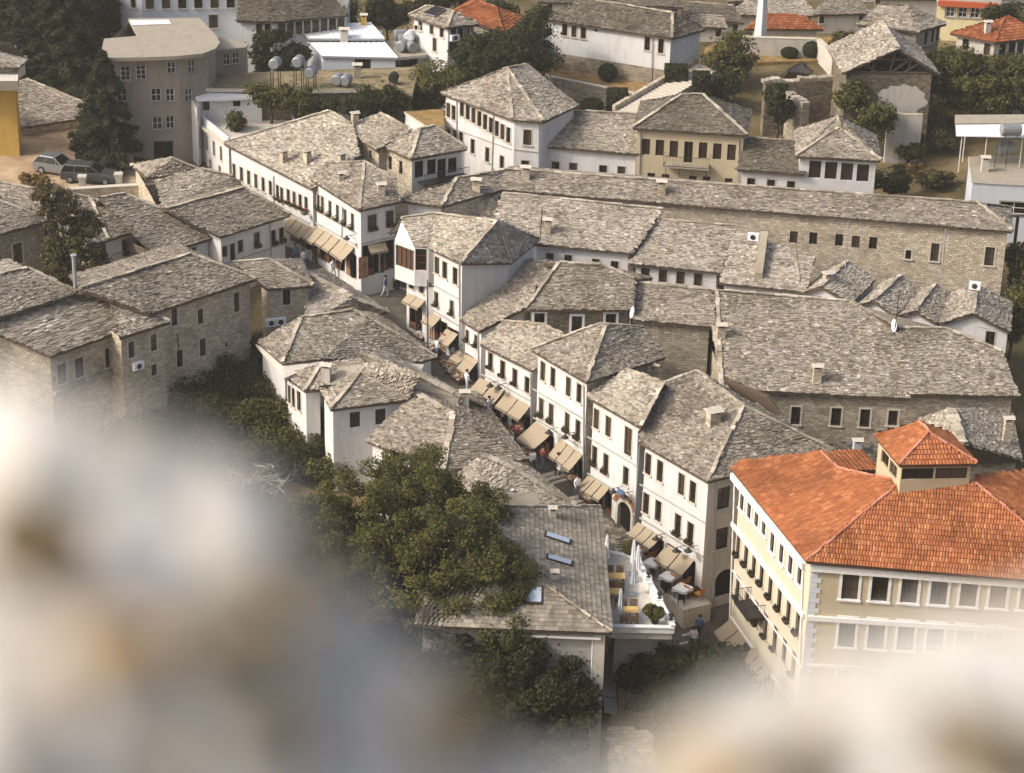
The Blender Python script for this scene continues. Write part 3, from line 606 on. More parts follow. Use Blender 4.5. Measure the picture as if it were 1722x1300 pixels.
# ---- stone houses behind the row
A, M = P(884, 519, 4.6), P(1064, 520, 4.6)
b = B('stone_house', 'stone house with three white-framed windows and a hipped slate roof behind the white row', 'house', atz(A, -1))
R0, R1 = S(940, 442, A, M, .42), S(1013, 446, A, M, .42); R2 = S(1067, 469, A, M, .42)
Bk = [R2+V((1.5, 4, -1.5)), R0+V((-1.5, 4.5, -2))]
b.roof([[A, M, R2, R1, R0], [R0, R1, R2, Bk[0], Bk[1]]], 'slate', [(A, R0), (R0, R1), (R1, R2)], bare=(1,))
b.walls([A, M, R2, Bk[0], Bk[1]], -4, 'stone_dark', {0: [('r', (907, 541), (907, 541), 1, .72, 1.3), ('r', (970, 546), (970, 546), 1, .72, 1.3), ('r', (1027, 542), (1027, 542), 1, .72, 1.3)]})
b.pipe(0, (1060, 524), (1058, 560))
A, M = P(1064, 537, 3.9), P(1200, 549, 3.9)
b = B('stone_hall', 'long stone hall under a broad weathered slate roof behind the orange-roofed house', 'hall', P(1300, 700, -3))
T0, T1 = S(1067, 476, A, M, .42), S(1205, 489, A, M, .42)
L0, L1 = P(1214, 652, 2.1), P(1526, 669, 2.1)
K0, K1, K2 = S(1205, 489, L0, L1, .42), S(1430, 507, L0, L1, .42), S(1508, 552, L0, L1, .42)
W0, W1 = P(1526, 661, 2.4), P(1711, 665, 2.4)
X0, X1, X2 = S(1508, 552, W0, W1, .42), S(1592, 553, W0, W1, .42), S(1684, 591, W0, W1, .42)
bk = [V((K0.x-1, K0.y+5, 2)), V((K1.x+1, K1.y+5, 2)), V((X2.x+1, X2.y+2, 2))]
b.roof([[A, M, T1, T0], [L0, L1, K2, K1, K0], [W0, W1, X2, X1, X0], [bk[0], bk[1], K1, K0], [bk[1], bk[2], X2, X1, X0, K1]], 'slate', [(T0, T1), (K0, K1), (K1, K2), (K2, L1), (X0, X1), (X1, X2), (M, L0), (L0, K0)], bare=(3, 4), capw=.26)
b.walls([L0, L1, W1, bk[2], bk[1], bk[0]], -7, 'stone_grey', {0: [('s', (1338, 699), (1338, 699), 1, .62, 1.3), ('s', (1406, 701), (1406, 701), 1, .66, 1.3), ('s', (1454.5, 703), (1454.5, 703), 1, .66, 1.3), ('s', (1501.5, 703), (1501.5, 703), 1, .62, 1.1), ('b', (1396, 753), (1396, 753), 1, .5, .6)]}, mats={5: 'stone'})
b.walls([A, M, T1, T0], -4, 'stone_grey', tag_='wing')
b.chimney(1373, 642, 1.0, .55, 'stone', .05); b.chimney(1212, 568, .8, .55, 'stone', .1)
hall = b
mb = MB(); q = b.hit(1504, 562); mb.tube([q, q+V((.05, 0, 2.9))], .03, 5, 0); mb.tube([q+V((-.9, .3, 2.0)), q+V((.9, -.2, 1.95))], .018, 4)
for k_ in range(6): t = -.8+k_*.32; mb.tube([q+V((t, .35-.1*t, 2.0)), q+V((t, -.35-.1*t, 2.0))], .012, 4)
mb.build('television_aerial', ['metal_dark'], b.roof_ob)
def dish(b, px, py, r=.35, face=(-.5, -.6, .3)):
    q = b.hit(px, py) or P(px, py, 5); mb = MB(); f = V(face).normalized(); a = f.orthogonal().normalized(); c = f.cross(a); o = q+V((0, 0, .55)); vs = []
    for i, (rr, dd) in enumerate(((0, -.1), (.5, -.075), (1, 0))):
        vs += [o+f*dd+(a*math.cos(k*.5236)+c*math.sin(k*.5236))*r*max(rr, .02) for k in range(12)]
    mb.mesh(vs, [(i*12+k, i*12+(k+1) % 12, (i+1)*12+(k+1) % 12, (i+1)*12+k) for i in (0, 1) for k in range(12)], 0)
    mb.tube([q, o-f*.1], .03, 5, 1); mb.tube([o-f*.05, o+f*.4], .012, 4, 1); mb.build('satellite_dish', ['white_metal', 'metal_dark'], b.roof_ob)
dish(b, 1502, 560, .45, (-.95, -.25, .1)); dish(b, 1062, 538, .4, (-.95, -.2, .25))

# long bezistan building
A, M = P(844, 318, 6.6), P(1702, 388, 6.6)
b = B('stone_building', 'very long honey-coloured stone building with small square windows under one unbroken slate roof', 'building', P(1300, 460, 0))
R0, R1 = S(852, 285, A, M, .36), S(1645, 341, A, M, .36); h = hperp(A, M); Bk0, Bk1 = A+h*5.2, M+h*5.2
L0, L1 = P(673, 337, 6.6), P(743, 346, 6.6); Q0, Q1 = S(768, 300, L1, A, .36), S(852, 285, L1, A, .36)
b.roof([[A, M, R1, R0], [M, Bk1, R1], [Bk1, Bk0, R0, R1], [L0, L1, Q0], [L1, A, Q1, Q0], [Bk0, L0, Q0, Q1]], 'slate', [(R0, R1), (R1, M), (L1, Q0), (Q0, R0)], bare=(2, 5))
sq = [('b', (x, y), (x, y), 1, .58, .95) for x, y in ((1334.5, 399), (1367.5, 401), (1411, 404), (1439, 407), (1468, 409))]+[('s', (1527.5, 428), (1527.5, 428), 1, .42, .7), ('s', (1572, 424), (1572, 424), 1, .6, 1.4), ('s', (1664, 431), (1664, 431), 1, .68, 1.45)]
b.walls([A, M, Bk1, Bk0], -2, 'stone', {0: sq}); b.walls([L0, L1, A, Bk0], -1, 'stone', tag_='wing', mats={0: 'white_plaster'}); b.roof([[P(736, 362, 4.8), P(838, 376, 4.6), P(838, 328, 6.2), P(796, 334, 6.2)]], 'slate_pale')
b.pipe(0, (1258, 358), (1257, 400)); b.pipe(0, (1427, 372), (1422, 450)); b.pipe(0, (1591, 384), (1582, 480)); b.ac(0, 1640, 479); b.ac(0, 1268, 397)
for px, py in ((884, 301), (801, 322), (1112, 325)): b.chimney(px, py, .8, .6, 'stone', -.1)
# white shops in front of it
A, M = P(900, 409, 5.0), P(1061, 424, 5.0)
b = B('white_house', 'low white house with tiny windows under a deep slate roof behind the oriel house', 'house', P(980, 445, 0), 'white shops in front of the long stone building')
R1, R0 = S(1115, 352, A, M, .36), S(846, 325, A, M, .36)
X = S(835, 372, A, M, .36)
b.roof([[A, M, R1, R0, X]], 'slate_pale', [(R0, R1)]); b.walls([A, M, R1, R0, X], -2, 'white_plaster', {0: [('w', (924.5, 431), (955.5, 434), 2, .55, .5), ('w', (1002, 438), (1002, 438), 1, .55, .25), ('w', (1033.5, 446), (1033.5, 446), 1, .55, .62)]}, mats={1: 'stone'})
b.chimney(921, 392, .9, .5, 'stone', -.1); w0 = b
for px, py, hgt in ((908, 405, 2.6),):
    q = b.hit(px, py) or P(px, py, 5); mb = MB(); mb.tube([q, q+V((.1, 0, hgt))], .035, 5); mb.tube([q+V((-.5, 0, hgt*.8)), q+V((.5, .1, hgt*.85))], .015, 4); mb.build('mast', ['metal_dark'], b.roof_ob)
A, M = P(1060, 442, 4.4), P(1211, 457, 4.4)
b = B('white_house', 'low white house with four equal windows between slate roofs', 'house', P(1130, 480, 0), 'white shops in front of the long stone building')
R1, R0 = S(1234, 380, A, M, .36), S(1110, 370, A, M, .36)
b.roof([[A, M, R1, R0]], 'slate_pale', [(R0, R1)]); b.walls([A, M, R1, R0], -2, 'white_plaster', {0: [('w', (1085, 461), (1174, 470), 4, .6, .95)]}, mats={1: 'stone'})
A, M = P(1210, 474, 4.0), P(1352, 490, 4.0)
b = B('slate_roofed_shop', 'low shop with a worn slate roof and a tall pale chimney breast', 'shop', P(1280, 490, 0), 'white shops in front of the long stone building')
R0, R1 = S(1236, 390, A, M, .36), S(1372, 432, A, M, .36)
b.roof([[A, M, R1, R0]], 'slate_pale', [(S(1342, 474, A, M, .36), S(1336, 420, A, M, .36))]); b.walls([A, M, R1, R0], -2, 'white_plaster')
mb = MB(); a, c = S(1275, 470, A, M, .36), S(1284, 408, A, M, .36); d = (c-a); e = V((d.x, d.y, 0)).normalized(); s_ = V((e.y, -e.x, 0))*.28
mb.mesh([a-s_, a+s_, c+s_, c-s_, a-s_+V((0, 0, .5)), a+s_+V((0, 0, .5)), c+s_+V((0, 0, .9)), c-s_+V((0, 0, .9))], [(4, 5, 6, 7), (0, 1, 5, 4), (1, 2, 6, 5), (2, 3, 7, 6), (3, 0, 4, 7)]); mb.build('chimney', ['ridge_stone'], b.roof_ob)
gab = [((1350, 491), (1383, 479), (1432, 508), (1396, 446), 4.0), ((1440, 513), (1470, 503), (1506, 528), (1474, 464), 3.7), ((1508, 529), (1540, 520), (1577, 542), (1548, 486), 3.5), ((1580, 542), (1637, 525), (1698, 555), (1632, 489), 3.5)]
gl = ['plain white gable, first of the saw-toothed roofs by the tall chimney', 'white gable with a half-hidden window beside the television aerial', 'white gable between two others in the saw-toothed row', 'widest white gable with a doorway at the right end of the saw-toothed row']
for gi, (l, a, r, k2, z) in enumerate(gab):
    L, R = P(*l, z), P(*r, z); h = hperp(L, R); Tm = hitp(*a, L, h)
    b = B('gabled_shop', gl[gi], 'shop', atz(L, -1), 'saw-toothed white gabled shops')
    dep = 5.2; Tb, Lb, Rb = Tm+h*dep, L+h*dep, R+h*dep
    kk = hitp(*k2, Tm, V((-(Tb-Tm).y, (Tb-Tm).x, 0)).normalized())
    o = h*-.18; b.roof([[Lb, L+o, Tm+o, Tb], [R+o, Rb, Tb, Tm+o]], 'slate_pale', [(Tm, Tb)])
    wn = {2: [('w', (1665, 569), (1665, 569), 1, .62, 1.05)]} if gi == 3 else ({1: [('w', (1483, 533), (1483, 533), 1, .5, .42)]} if gi == 1 else {})
    b.walls([L, Tm, R, Rb, Tb, Lb], -2, 'white_plaster', {0: wn.get(1, []), 1: wn.get(2, wn.get(1, []))}, inset=.12)
    if gi == 0: b.chimney(1392, 470, .35, .6, 'ridge_stone')

# ---- orange roofed house
L0, L1, L2 = P(1232, 789, 3.2), P(1357, 943, 3.2), P(1800, 980, 3.2)
b = B('orange_roofed_house', 'big cream house with an orange clay tile roof and a glazed lantern', 'house', atz(L1, -9.8))
TL = .46
a0, a1, a2, a3 = S(1515, 811, L0, L1, TL), S(1408, 788, L0, L1, TL), S(1382, 760, L0, L1, TL), S(1246, 776, L0, L1, TL)
apx = a0; nF = (L2-L1).cross(a0-L1); f1 = hitp(1640, 813, L1, nF); f2 = hitp(1830, 958, L1, nF)
rb = P(1445, 757, a2.z-.5); rc = P(1484, 792, a1.z-.6)
g1 = P(1830, 960, 3.2); g2 = P(1640, 800, f1.z+.1); g3 = P(1830, 778, f1.z-.2)
b.roof([[L0, L1, apx, a1, a2, a3], [L1, L2, f2, f1, apx], [a2, a1, rc, rb], [P(1820, 940, 3.6), P(1840, 820, 4.5), g3, g2, f1]], 'clay_tile', [(L1, apx), (a1, apx), (a2, a1), (f1, P(1830, 968, 3.6))], row=.34, wid=.17, mode='clay', cap='clay_ridge', bare=(), th=.1)
Bk = [L2+V((0, 13, -5)), L0+V((5, 4, -5))]
W = {0: [('r', (1249, 836), (1286, 877), 4, .58, 1.75), ('r', (1300, 906), (1346, 960), 4, .58, 1.75), ('rf', (1242, 915), (1281.5, 963), 4, .58, 1.65), ('rf', (1296, 985), (1342, 1045), 4, .58, 1.65), ('rf', (1241, 988), (1335, 1116), 7, .58, 1.6), ('sh', (1242, 1085), (1255, 1103), 2, 1.2, 2.0), ('sh', (1272, 1130), (1293, 1155), 2, 1.4, 2.2)],
     1: [('r', (1430, 983), (1679, 998), 6, .92, 1.95), ('r', (1730, 1001), (1730, 1001), 1, .92, 1.95), ('r', (1424, 1064), (1672, 1079), 6, .92, 1.9), ('r', (1420, 1150), (1666, 1168), 6, .92, 1.9)]}
b.walls([L0, L1, L2, Bk[0], Bk[1]], -11, 'cream_plaster', W, .42, mats={1: 'beige_plaster'})
for i, p, q in ((0, (1233, 805), (1354, 958)), (1, (1362, 958), (1800, 992))): b.line(i, p, q, 'cornice', .42, .22, 'white_trim')
for i, p, q, h_, d_ in ((0, (1232, 884), (1353, 1040), .3, .14), (1, (1358, 1042), (1800, 1070), .3, .14), (0, (1232, 960), (1350, 1125), .1, .06), (0, (1230, 1040), (1348, 1208), .16, .1), (1, (1356, 1120), (1800, 1148), .2, .1)): b.line(i, p, q, 'string_course', h_, d_, 'white_trim')
# quoins at the corner
A_, B_, inn = b.wall[1]; d = (B_-A_); d.z = 0; d.normalize(); mb = MB(); z = 2.9; k_ = 0
while z > -9.5:
    ww = .62 if k_ % 2 else .42; mb.box(A_+d*(ww/2+.02)+V((0, 0, z-A_.z-.3)), d, (ww, .08, .29), 0); z -= .33; k_ += 1
mb.build('quoins', ['blue_white'], b.root)
b.pipe(0, (1352, 962), (1344, 1190), .06, 'white_trim'); b.pipe(0, (1237, 815), (1227, 1090), .06, 'white_trim')
b.awning(0, (1231, 1038), (1258, 1078), 2, 1.15, .85); b.awning(0, (1268, 1088), (1300, 1130), 3, 1.15, .85)
# balcony
A_, B_, inn = b.wall[0]; d = (B_-A_); d.z = 0; d.normalize(); p, q = hitp(1262, 1012, A_, inn), hitp(1286, 1040, A_, inn); mb = MB(); c = (p+q)/2
mb.box(c-inn*.55, d, (2.3, 1.1, .12), 0)
for zz in (.12, .98): mb.tube([c+d*1.12+V((0, 0, zz)), c+d*1.12-inn*1.08+V((0, 0, zz)), c-d*1.12-inn*1.08+V((0, 0, zz)), c-d*1.12+V((0, 0, zz))], .025, 5, 0)
for k_ in range(19): x = -1.12+k_*2.24/18; mb.tube([c+d*x-inn*1.08+V((0, 0, .1)), c+d*x-inn*1.08+V((0, 0, .98))], .012, 4, 0)
for sgn in (-1.12, 1.12):
    for k_ in range(8): mb.tube([c+d*sgn-inn*(.13*k_+.05)+V((0, 0, .1)), c+d*sgn-inn*(.13*k_+.05)+V((0, 0, .98))], .012, 4, 0)
mb.build('balcony', ['metal_dark'], b.root)
# lantern on the roof
Z = apx.z+1.6; c0, c1, c2 = P(1470, 730, Z), P(1513, 781, Z), P(1643, 779, Z); c3 = c0+c2-c1
r0, r1 = S(1546, 709, c0, c1, .5), S(1562, 727, c0, c1, .5)
mb = MB(); rf = [[c0, c1, r1, r0], [c1, c2, r1], [c2, c3, r0, r1], [c3, c0, r0]]
lw = B.__new__(B); lw.root = b.root; lw.faces = []; lw.roof_ob = None; lw.wall = {}
lw.roof(rf, 'clay_tile', [(c1, r1), (c2, r1), (r0, r1)], row=.34, wid=.2, mode='clay', cap='clay_ridge', th=.1); lw.roof_ob.name = 'lantern_roof'
lw.walls([c0, c1, c2, c3], apx.z-2.0, 'beige_plaster', {0: [('b', (1488, 772), (1502, 790), 2, 1.1, .8)], 1: [('b', (1540, 797), (1600, 796), 2, 1.85, .72)]}, .22); lw.wall_ob.name = 'lantern_wall'
orange = b
# small slate roof on the right behind it, with chimneys
b = B('stone_house', 'small steep slate-roofed house with a pale mortar ridge at the right edge', 'house', P(1640, 760, -3))
A, M = P(1600, 772, .5), P(1718, 773, .5); k0, k1 = P(1598, 688, 2.6), P(1620, 745, 2.2); l0, l1 = P(1545, 705, .6), P(1590, 775, .6); e2 = P(1700, 690, .9)
b.roof([[M, e2, k0, k1], [l0, l1, k1, k0], [l1, M, k1]], 'slate', [(k0, k1)], capw=.6); b.walls([l1, M, e2, l0], -7, 'stone_grey')
b.chimney(1692, 742, 1.5, .5, 'stone', .1)
b = B('chimney_shed', 'low dark slate lean-to with a white chimney behind the orange roof', 'shed', P(1440, 770, -3))
A, M = P(1400, 775, .2), P(1480, 790, .2); b.roof([[A, M, P(1470, 748, .8), P(1405, 742, .8)]], 'slate_dark'); b.walls([A, M, P(1470, 748, .8), P(1405, 742, .8)], -6, 'stone_grey'); b.chimney(1440, 765, .9, .5, 'blue_white', .1)

# ---- white houses above the long stone building
A, M, C, E_ = P(742, 155, 9.2), P(862, 200, 9.2), P(914, 204, 9.2), P(972, 176, 9.2)
b = B('white_house', 'large white house with a long row of narrow windows and a tall hipped slate roof', 'house', P(850, 290, 1.5))
ap = S(852, 114, A, M, .42); Dk = A+(E_-C)*1.4+V((3, 2, 0))
b.roof([[A, M, ap], [M, C, ap], [C, E_, ap], [E_, Dk, ap], [Dk, A, ap]], 'slate_pale', [(M, ap), (C, ap)], bare=(3, 4))
b.walls([A, M, C, E_, Dk], 0, 'white_plaster', {0: [('w', (754, 185), (763, 189.5), 2, .5, 1.2), ('w', (777, 183), (855, 227), 9, .5, 1.25), ('w', (754, 226), (775.5, 231), 3, .48, 1.0), ('w', (795, 246), (844, 274), 3, .48, 1.2)], 1: [('w', (887, 231), (887, 231), 1, .65, 1.25), ('w', (883, 276), (883, 276), 1, .62, .6)]})
b.line(0, (748, 212), (860, 252)); b.line(1, (864, 252), (905, 257)); b.pipe(0, (769, 168), (769, 240)); b.pipe(0, (831, 192), (828, 290)); b.pipe(1, (907, 208), (906, 290))
A, M = P(910, 244, 6.8), P(1076, 258, 6.8)
b = B('white_house', 'low white wing with four small square windows beside the cream house', 'house', P(990, 292, 1.5))
R0, R1 = S(946, 186, A, M, .38), S(1076, 192, A, M, .38)
b.roof([[A, M, R1, R0]], 'slate_pale', [(R0, R1)]); b.walls([A, M, R1, R0], 0, 'white_plaster', {0: [('w', (934, 278), (964, 280), 2, .62, .6), ('w', (1014, 284), (1045, 286), 2, .62, .6)]}); b.pipe(0, (1072, 262), (1071, 296))
A, M, C = P(1065, 214, 9.0), P(1257, 227, 9.0), P(1250, 190, 9.0)
b = B('cream_house', 'cream house with seven tall shutters and an iron balcony', 'house', P(1160, 300, 1.5))
R0, R1 = S(1147, 159, A, M, .42), S(1182, 159, A, M, .42); h = hperp(A, M); C, Dk = M+h*6.6, A+h*6.6
b.roof([[A, M, R1, R0], [M, C, R1], [C, Dk, R0, R1], [Dk, A, R0]], 'slate_dark', [(R0, R1), (A, R0), (M, R1)], bare=(2,), row=.18)
b.walls([A, M, C, Dk], 0, 'beige_plaster', {0: [('ss', (1086, 247), (1133, 250.5), 3, .66, 1.32), ('d', (1157.5, 256), (1157.5, 256), 1, .68, 1.75), ('ss', (1182, 253), (1230, 256.5), 3, .66, 1.32), ('ss', (1095, 298), (1119, 300), 2, .6, .7), ('ss', (1165, 303), (1188, 304), 2, .6, .7), ('ss', (1225, 307), (1225, 307), 1, .6, .7)]})
A_, B_, inn = b.wall[0]; d = (B_-A_); d.z = 0; d.normalize(); c = (hitp(1116, 274, A_, inn)+hitp(1194, 281, A_, inn))/2; mb = MB()
mb.box(c-inn*.5, d, (3.6, 1.0, .12), 1)
for zz in (.14, .95): mb.tube([c+d*1.78+V((0, 0, zz)), c+d*1.78-inn*.98+V((0, 0, zz)), c-d*1.78-inn*.98+V((0, 0, zz)), c-d*1.78+V((0, 0, zz))], .025, 5, 0)
for k_ in range(26): x = -1.78+k_*3.56/25; mb.tube([c+d*x-inn*.98+V((0, 0, .1)), c+d*x-inn*.98+V((0, 0, .95))], .012, 4, 0)
for x in (-1.6, -.5, .5, 1.6): mb.tube([c+d*x-inn*.9, c+d*x-V((0, 0, 1.0))], .025, 5, 0)
mb.build('balcony', ['metal_dark', 'concrete'], b.root); b.pipe(0, (1243, 235), (1240, 305)); b.pipe(0, (1077, 222), (1075, 296))
A, M = P(1240, 284, 6.8), P(1352, 292, 6.8)
b = B('white_house', 'low white wing with small windows between the cream house and the turret-like house', 'house', P(1300, 310, 1.5))
R0, R1 = S(1256, 232, A, M, .38), S(1345, 238, A, M, .38)
b.roof([[A, M, R1, R0]], 'slate_dark', [(R0, R1)]); b.walls([A, M, R1, R0], 0, 'white_plaster', {0: [('w', (1263, 306), (1330, 311), 3, .6, .62)]})
A, M = P(1339, 262, 8.2), P(1481, 269, 8.2); h = hperp(A, M)
b = B('white_house', 'squarish white house with four shutters under a pointed slate roof', 'house', P(1410, 318, 1.5))
ap = S(1408, 195, A, M, .5); C, Dk = M+h*6.2, A+h*6.2
b.roof([[A, M, S(1411, 214, A, M, .5)], [M, C, ap], [C, Dk, ap], [Dk, A, ap], [A, S(1411, 214, A, M, .5), ap], [S(1411, 214, A, M, .5), M, ap]], 'slate_pale', [(A, S(1411, 214, A, M, .5)), (S(1411, 214, A, M, .5), ap), (S(1411, 214, A, M, .5), M)], bare=(2,))
b.walls([A, M, C, Dk], -1, 'white_plaster', {0: [('ss', (1370.5, 285), (1451, 291), 4, .92, 1.4)]})

# ---- bazaar wing running up-left from the crossing
A, M = P(377, 240, 6.4), P(524, 316, 6.4)
b = B('white_house', 'long white terrace of shops climbing from the crossing under one wide slate roof', 'house', P(470, 370, 0), 'white houses along the upper bazaar street')
T = [S(602, 262, A, M, .36), S(590, 208, A, M, .36), S(553, 187, A, M, .36)]
Bk = [T[1]+V((4, 3, -2)), T[2]+V((1, 5, -2))]
b.roof([[A, M, T[0], T[1], T[2]], [T[1], Bk[0], Bk[1], T[2]]], 'slate_pale', [(T[2], T[1]), (A, T[2])], bare=(1,), capw=.2)
b.walls([A, M, T[0], T[1], T[2]], -1, 'white_plaster', {0: [('w', (394, 287), (455, 316), 6, .45, 1.15), ('wf', (467, 323), (474, 327), 2, .42, 1.15), ('wf', (485, 330), (515, 343), 4, .45, 1.15), ('sh', (497, 390), (519, 402), 2, 1.6, 1.9)]})
b.awning(0, (489, 362), (523, 381), 3, .95, .75); b.line(0, (455, 343), (521, 377), h=.12); b.pipe(0, (461, 296), (462, 345))
for px, py in ((477, 272), (517, 272), (574, 277)): b.chimney(px, py, .75, .5, 'stone', .8)
A, M, C = P(523, 300, 7.0), P(604, 352, 7.0), P(673, 338, 7.0)
b = B('white_house', 'white corner house facing the crossing, with six windows over rug shops', 'house', P(600, 430, 0), 'white houses along the upper bazaar street')
R0, R1 = S(550, 274, A, M, .4), S(612, 272, A, M, .4); R2 = S(664, 301, M, C, .45); Dk = A+C-M
b.roof([[A, M, R1, R0], [M, C, R2, R1], [C, Dk, R0, R1, R2], [Dk, A, R0]], 'slate', [(M, R1), (R0, R1), (R1, R2)], bare=(2, 3), capw=.24)
b.walls([A, M, C, Dk], -1.2, 'white_plaster', {0: [('wf', (530, 336), (593, 372), 6, .46, 1.2), ('sh', (534, 412), (592, 446), 4, 1.4, 2.0)], 1: [('wf', (626, 374), (626, 374), 1, .8, 1.2), ('wf', (660, 366), (660, 366), 1, .7, 1.2), ('sh', (628, 436), (628, 436), 1, 1.9, 2.5), ('sh', (658, 428), (658, 428), 1, 1.2, 2.4)]})
house_corner = b; b.lamp(0, 515+12, 360); b.lamp(0, 598, 402)
b.awning(0, (522, 374), (547, 388), 2, 1.0, .8); b.awning(0, (548, 387), (572, 402), 2, 1.0, .8); b.awning(0, (574, 401), (597, 416), 2, 1.0, .85); b.awning(1, (617, 412), (648, 407), 1, .5, .45)
b.line(0, (524, 372), (600, 414), h=.14); b.line(1, (607, 412), (668, 398), h=.14); b.line(0, (524, 350), (600, 393)); b.pipe(0, (524, 316), (525, 372)); b.pipe(0, (577, 348), (576, 400)); b.chimney(641, 330, .8, .55, 'stone', .2)
b.chimney(574, 303, .4, .4, 'stone', .2)
A, M = P(574, 212, 8.4), P(634, 252, 8.4)
b = B('stone_house', 'honey stone house with one small chimney tucked between slate roofs', 'house', P(610, 270, 3))
R0, R1 = S(640, 191, A, M, .4), S(692, 219, A, M, .4)
b.roof([[A, M, R1, R0]], 'slate_pale', [(R0, R1)]); b.walls([A, M, R1, R0], 1, 'stone', {0: [('b', (584, 238), (584, 238), 1, .4, .9), ('b', (607, 252), (607, 252), 1, .4, .9), ('b', (623, 260), (623, 260), 1, .4, .7)]}); b.chimney(597, 210, .8, .5, 'stone', .5)
A, M, C = P(637, 241, 8.6), P(691, 266, 8.6), P(785, 249, 8.6)
b = B('balcony_house', 'stone and white house with four tall openings on a railed balcony', 'house', P(710, 310, 2))
R0, R1 = S(706, 217, M, C, .5), S(731, 212, M, C, .5); Dk = A+C-M
b.roof([[A, M, R0], [M, C, R1, R0], [C, Dk, R1], [Dk, A, R0, R1]], 'slate', [(M, R0), (C, R1), (R0, R1)], bare=(3,))
b.walls([A, M, C, Dk], 0, 'white_plaster', {0: [('b', (656, 274), (656, 274), 1, .42, 1.1), ('b', (674, 282), (674, 282), 1, .42, 1.1)], 1: [('d', (705, 285), (705, 285), 1, .78, 1.35), ('d', (726, 281), (726, 281), 1, .78, 1.2), ('d', (743, 285), (743, 285), 1, .78, 1.7), ('d', (761, 278), (761, 278), 1, .78, 1.2)]}, mats={0: 'stone'})
A_, B_, inn = b.wall[1]; d = (B_-A_); d.z = 0; d.normalize(); c = (hitp(702, 306, A_, inn)+hitp(780, 294, A_, inn))/2; mb = MB()
mb.box(c-inn*.5, d, (4.1, 1.0, .1), 0); mb.tube([c-d*2-inn*.95+V((0, 0, .9)), c+d*2-inn*.95+V((0, 0, .9))], .03, 5)
for k_ in range(30): x = -2+k_*4/29; mb.tube([c+d*x-inn*.95+V((0, 0, .05)), c+d*x-inn*.95+V((0, 0, .9))], .012, 4)
mb.build('balcony', ['metal_dark'], b.root)
A, M = P(680, 190, 7), P(747, 212, 7)
b = B('white_outbuilding', 'small flat-roofed white outbuilding beside the large hipped white house', 'outbuilding', P(715, 220, 2))
q = [P(679, 188, 7), P(722, 216, 7), P(748, 213, 7), P(745, 184, 7)]; b.plain('flat_roof', [up(p, .05) for p in q], .2, ['dry_grass_ground', 'pale_concrete']); b.walls(q, 1, 'white_plaster', inset=.08)

# ---- left white houses in shade
GL = 'white slate-roofed houses on the left side of the upper street'
A, M = P(182, 402, 4.4), P(265, 375, 4.4); h = hperp(A, M)
b = B('white_house', 'white slate-roofed house with two flower-boxed windows beside the leafy tree', 'house', P(220, 460, 0), GL)
R1, R0 = S(151, 333, A, M, .42), S(122, 327, A, M, .42); L = P(150, 412, 4.4); 
b.roof([[A, M, R1], [L, A, R1, R0], [M, M+h*5, R0, R1]], 'slate', [(R0, R1), (R1, M), (R1, A)]); b.walls([L, A, M, M+h*5, L+h*6], -2, 'white_plaster', {1: [('wf', (210, 415), (234.5, 407), 2, .52, 1.2)], 0: [('b', (160, 415), (160, 415), 1, .6, 1.0)]}, mats={0: 'stone_dark', 4: 'stone_dark', 3: 'stone_dark'})
b.line(1, (188, 430), (256, 410)); b.chimney(156, 324, .5, .6, 'metal_dark', .3)
A, M = P(260, 428, 3.8), P(371, 395, 3.8); h = hperp(A, M)
b = B('white_house', 'white slate-roofed house with a long plain roof, second from the leafy tree', 'house', P(320, 440, 0), GL)
R0, R1 = S(168, 333, A, M, .42), S(210, 326, A, M, .42)
b.roof([[A, M, R1, R0], [M, M+h*8, R1], [M+h*8, A+h*8, R0, R1]], 'slate', [(R0, R1), (R1, M)]); b.walls([A, M, M+h*8, A+h*8], -2, 'white_plaster', mats={3: 'stone_dark'}, wins={0: [('w', (267, 440), (267, 440), 1, .5, .6), ('w', (300, 430), (325, 423), 2, .55, .62), ('wf', (358, 420), (358, 420), 1, .55, 1.2)]})
A, M = P(370, 397, 4.4), P(488, 360, 4.4); h = hperp(A, M)
b = B('white_house', 'white slate-roofed house at the street end of the left terrace, with a red-curtained door', 'house', P(440, 420, 0), GL)
R0, R1 = S(280, 351, A, M, .42), S(410, 316, A, M, .42)
b.roof([[A, M, R1, R0], [M, M+h*8, R1], [M+h*8, A+h*8, R0, R1]], 'slate', [(R0, R1), (R1, M)]); b.walls([A, M, M+h*8, A+h*8], -2, 'white_plaster', {0: [('w', (378, 423), (378, 423), 1, .48, .85), ('d', (391.5, 424), (391.5, 424), 1, .5, 1.4), ('w', (404.5, 414), (404.5, 414), 1, .48, .95), ('wf', (432, 403), (432, 403), 1, .55, 1.15), ('wf', (460, 399), (460, 399), 1, .52, 1.15), ('wf', (475, 394), (475, 394), 1, .52, 1.15)]}); b.pipe(0, (454, 376), (455, 430)); b.line(0, (374, 445), (484, 409))
b = B('stone_house', 'low stone house with a broad pale slate roof below the car park', 'house', P(330, 320, 1))
q = [P(280, 351, 4.6), P(222, 277, 5.0), P(288, 266, 6.3), P(337, 284, 6.0), P(392, 296, 6.0), P(430, 324, 5)]
b.roof([[P(245, 298, 4.6), P(337, 286, 4.9), P(288, 266, 5.9), P(222, 277, 4.9)], [P(275, 350, 4.4), P(415, 318, 4.4), P(391, 296, 5.2), P(337, 284, 5.6), P(262, 305, 5.2)]], 'slate_pale', [(P(288, 266, 5.95), P(337, 286, 4.95)), (P(337, 284, 5.65), P(391, 296, 5.25))]); b.walls([P(262, 350, 4.3), P(415, 319, 4.3), P(391, 297, 4.3), P(222, 277, 4.3)], -1, 'stone', inset=.2)
A, M = P(-40, 403, 5), P(83, 369, 5); h = hperp(A, M)
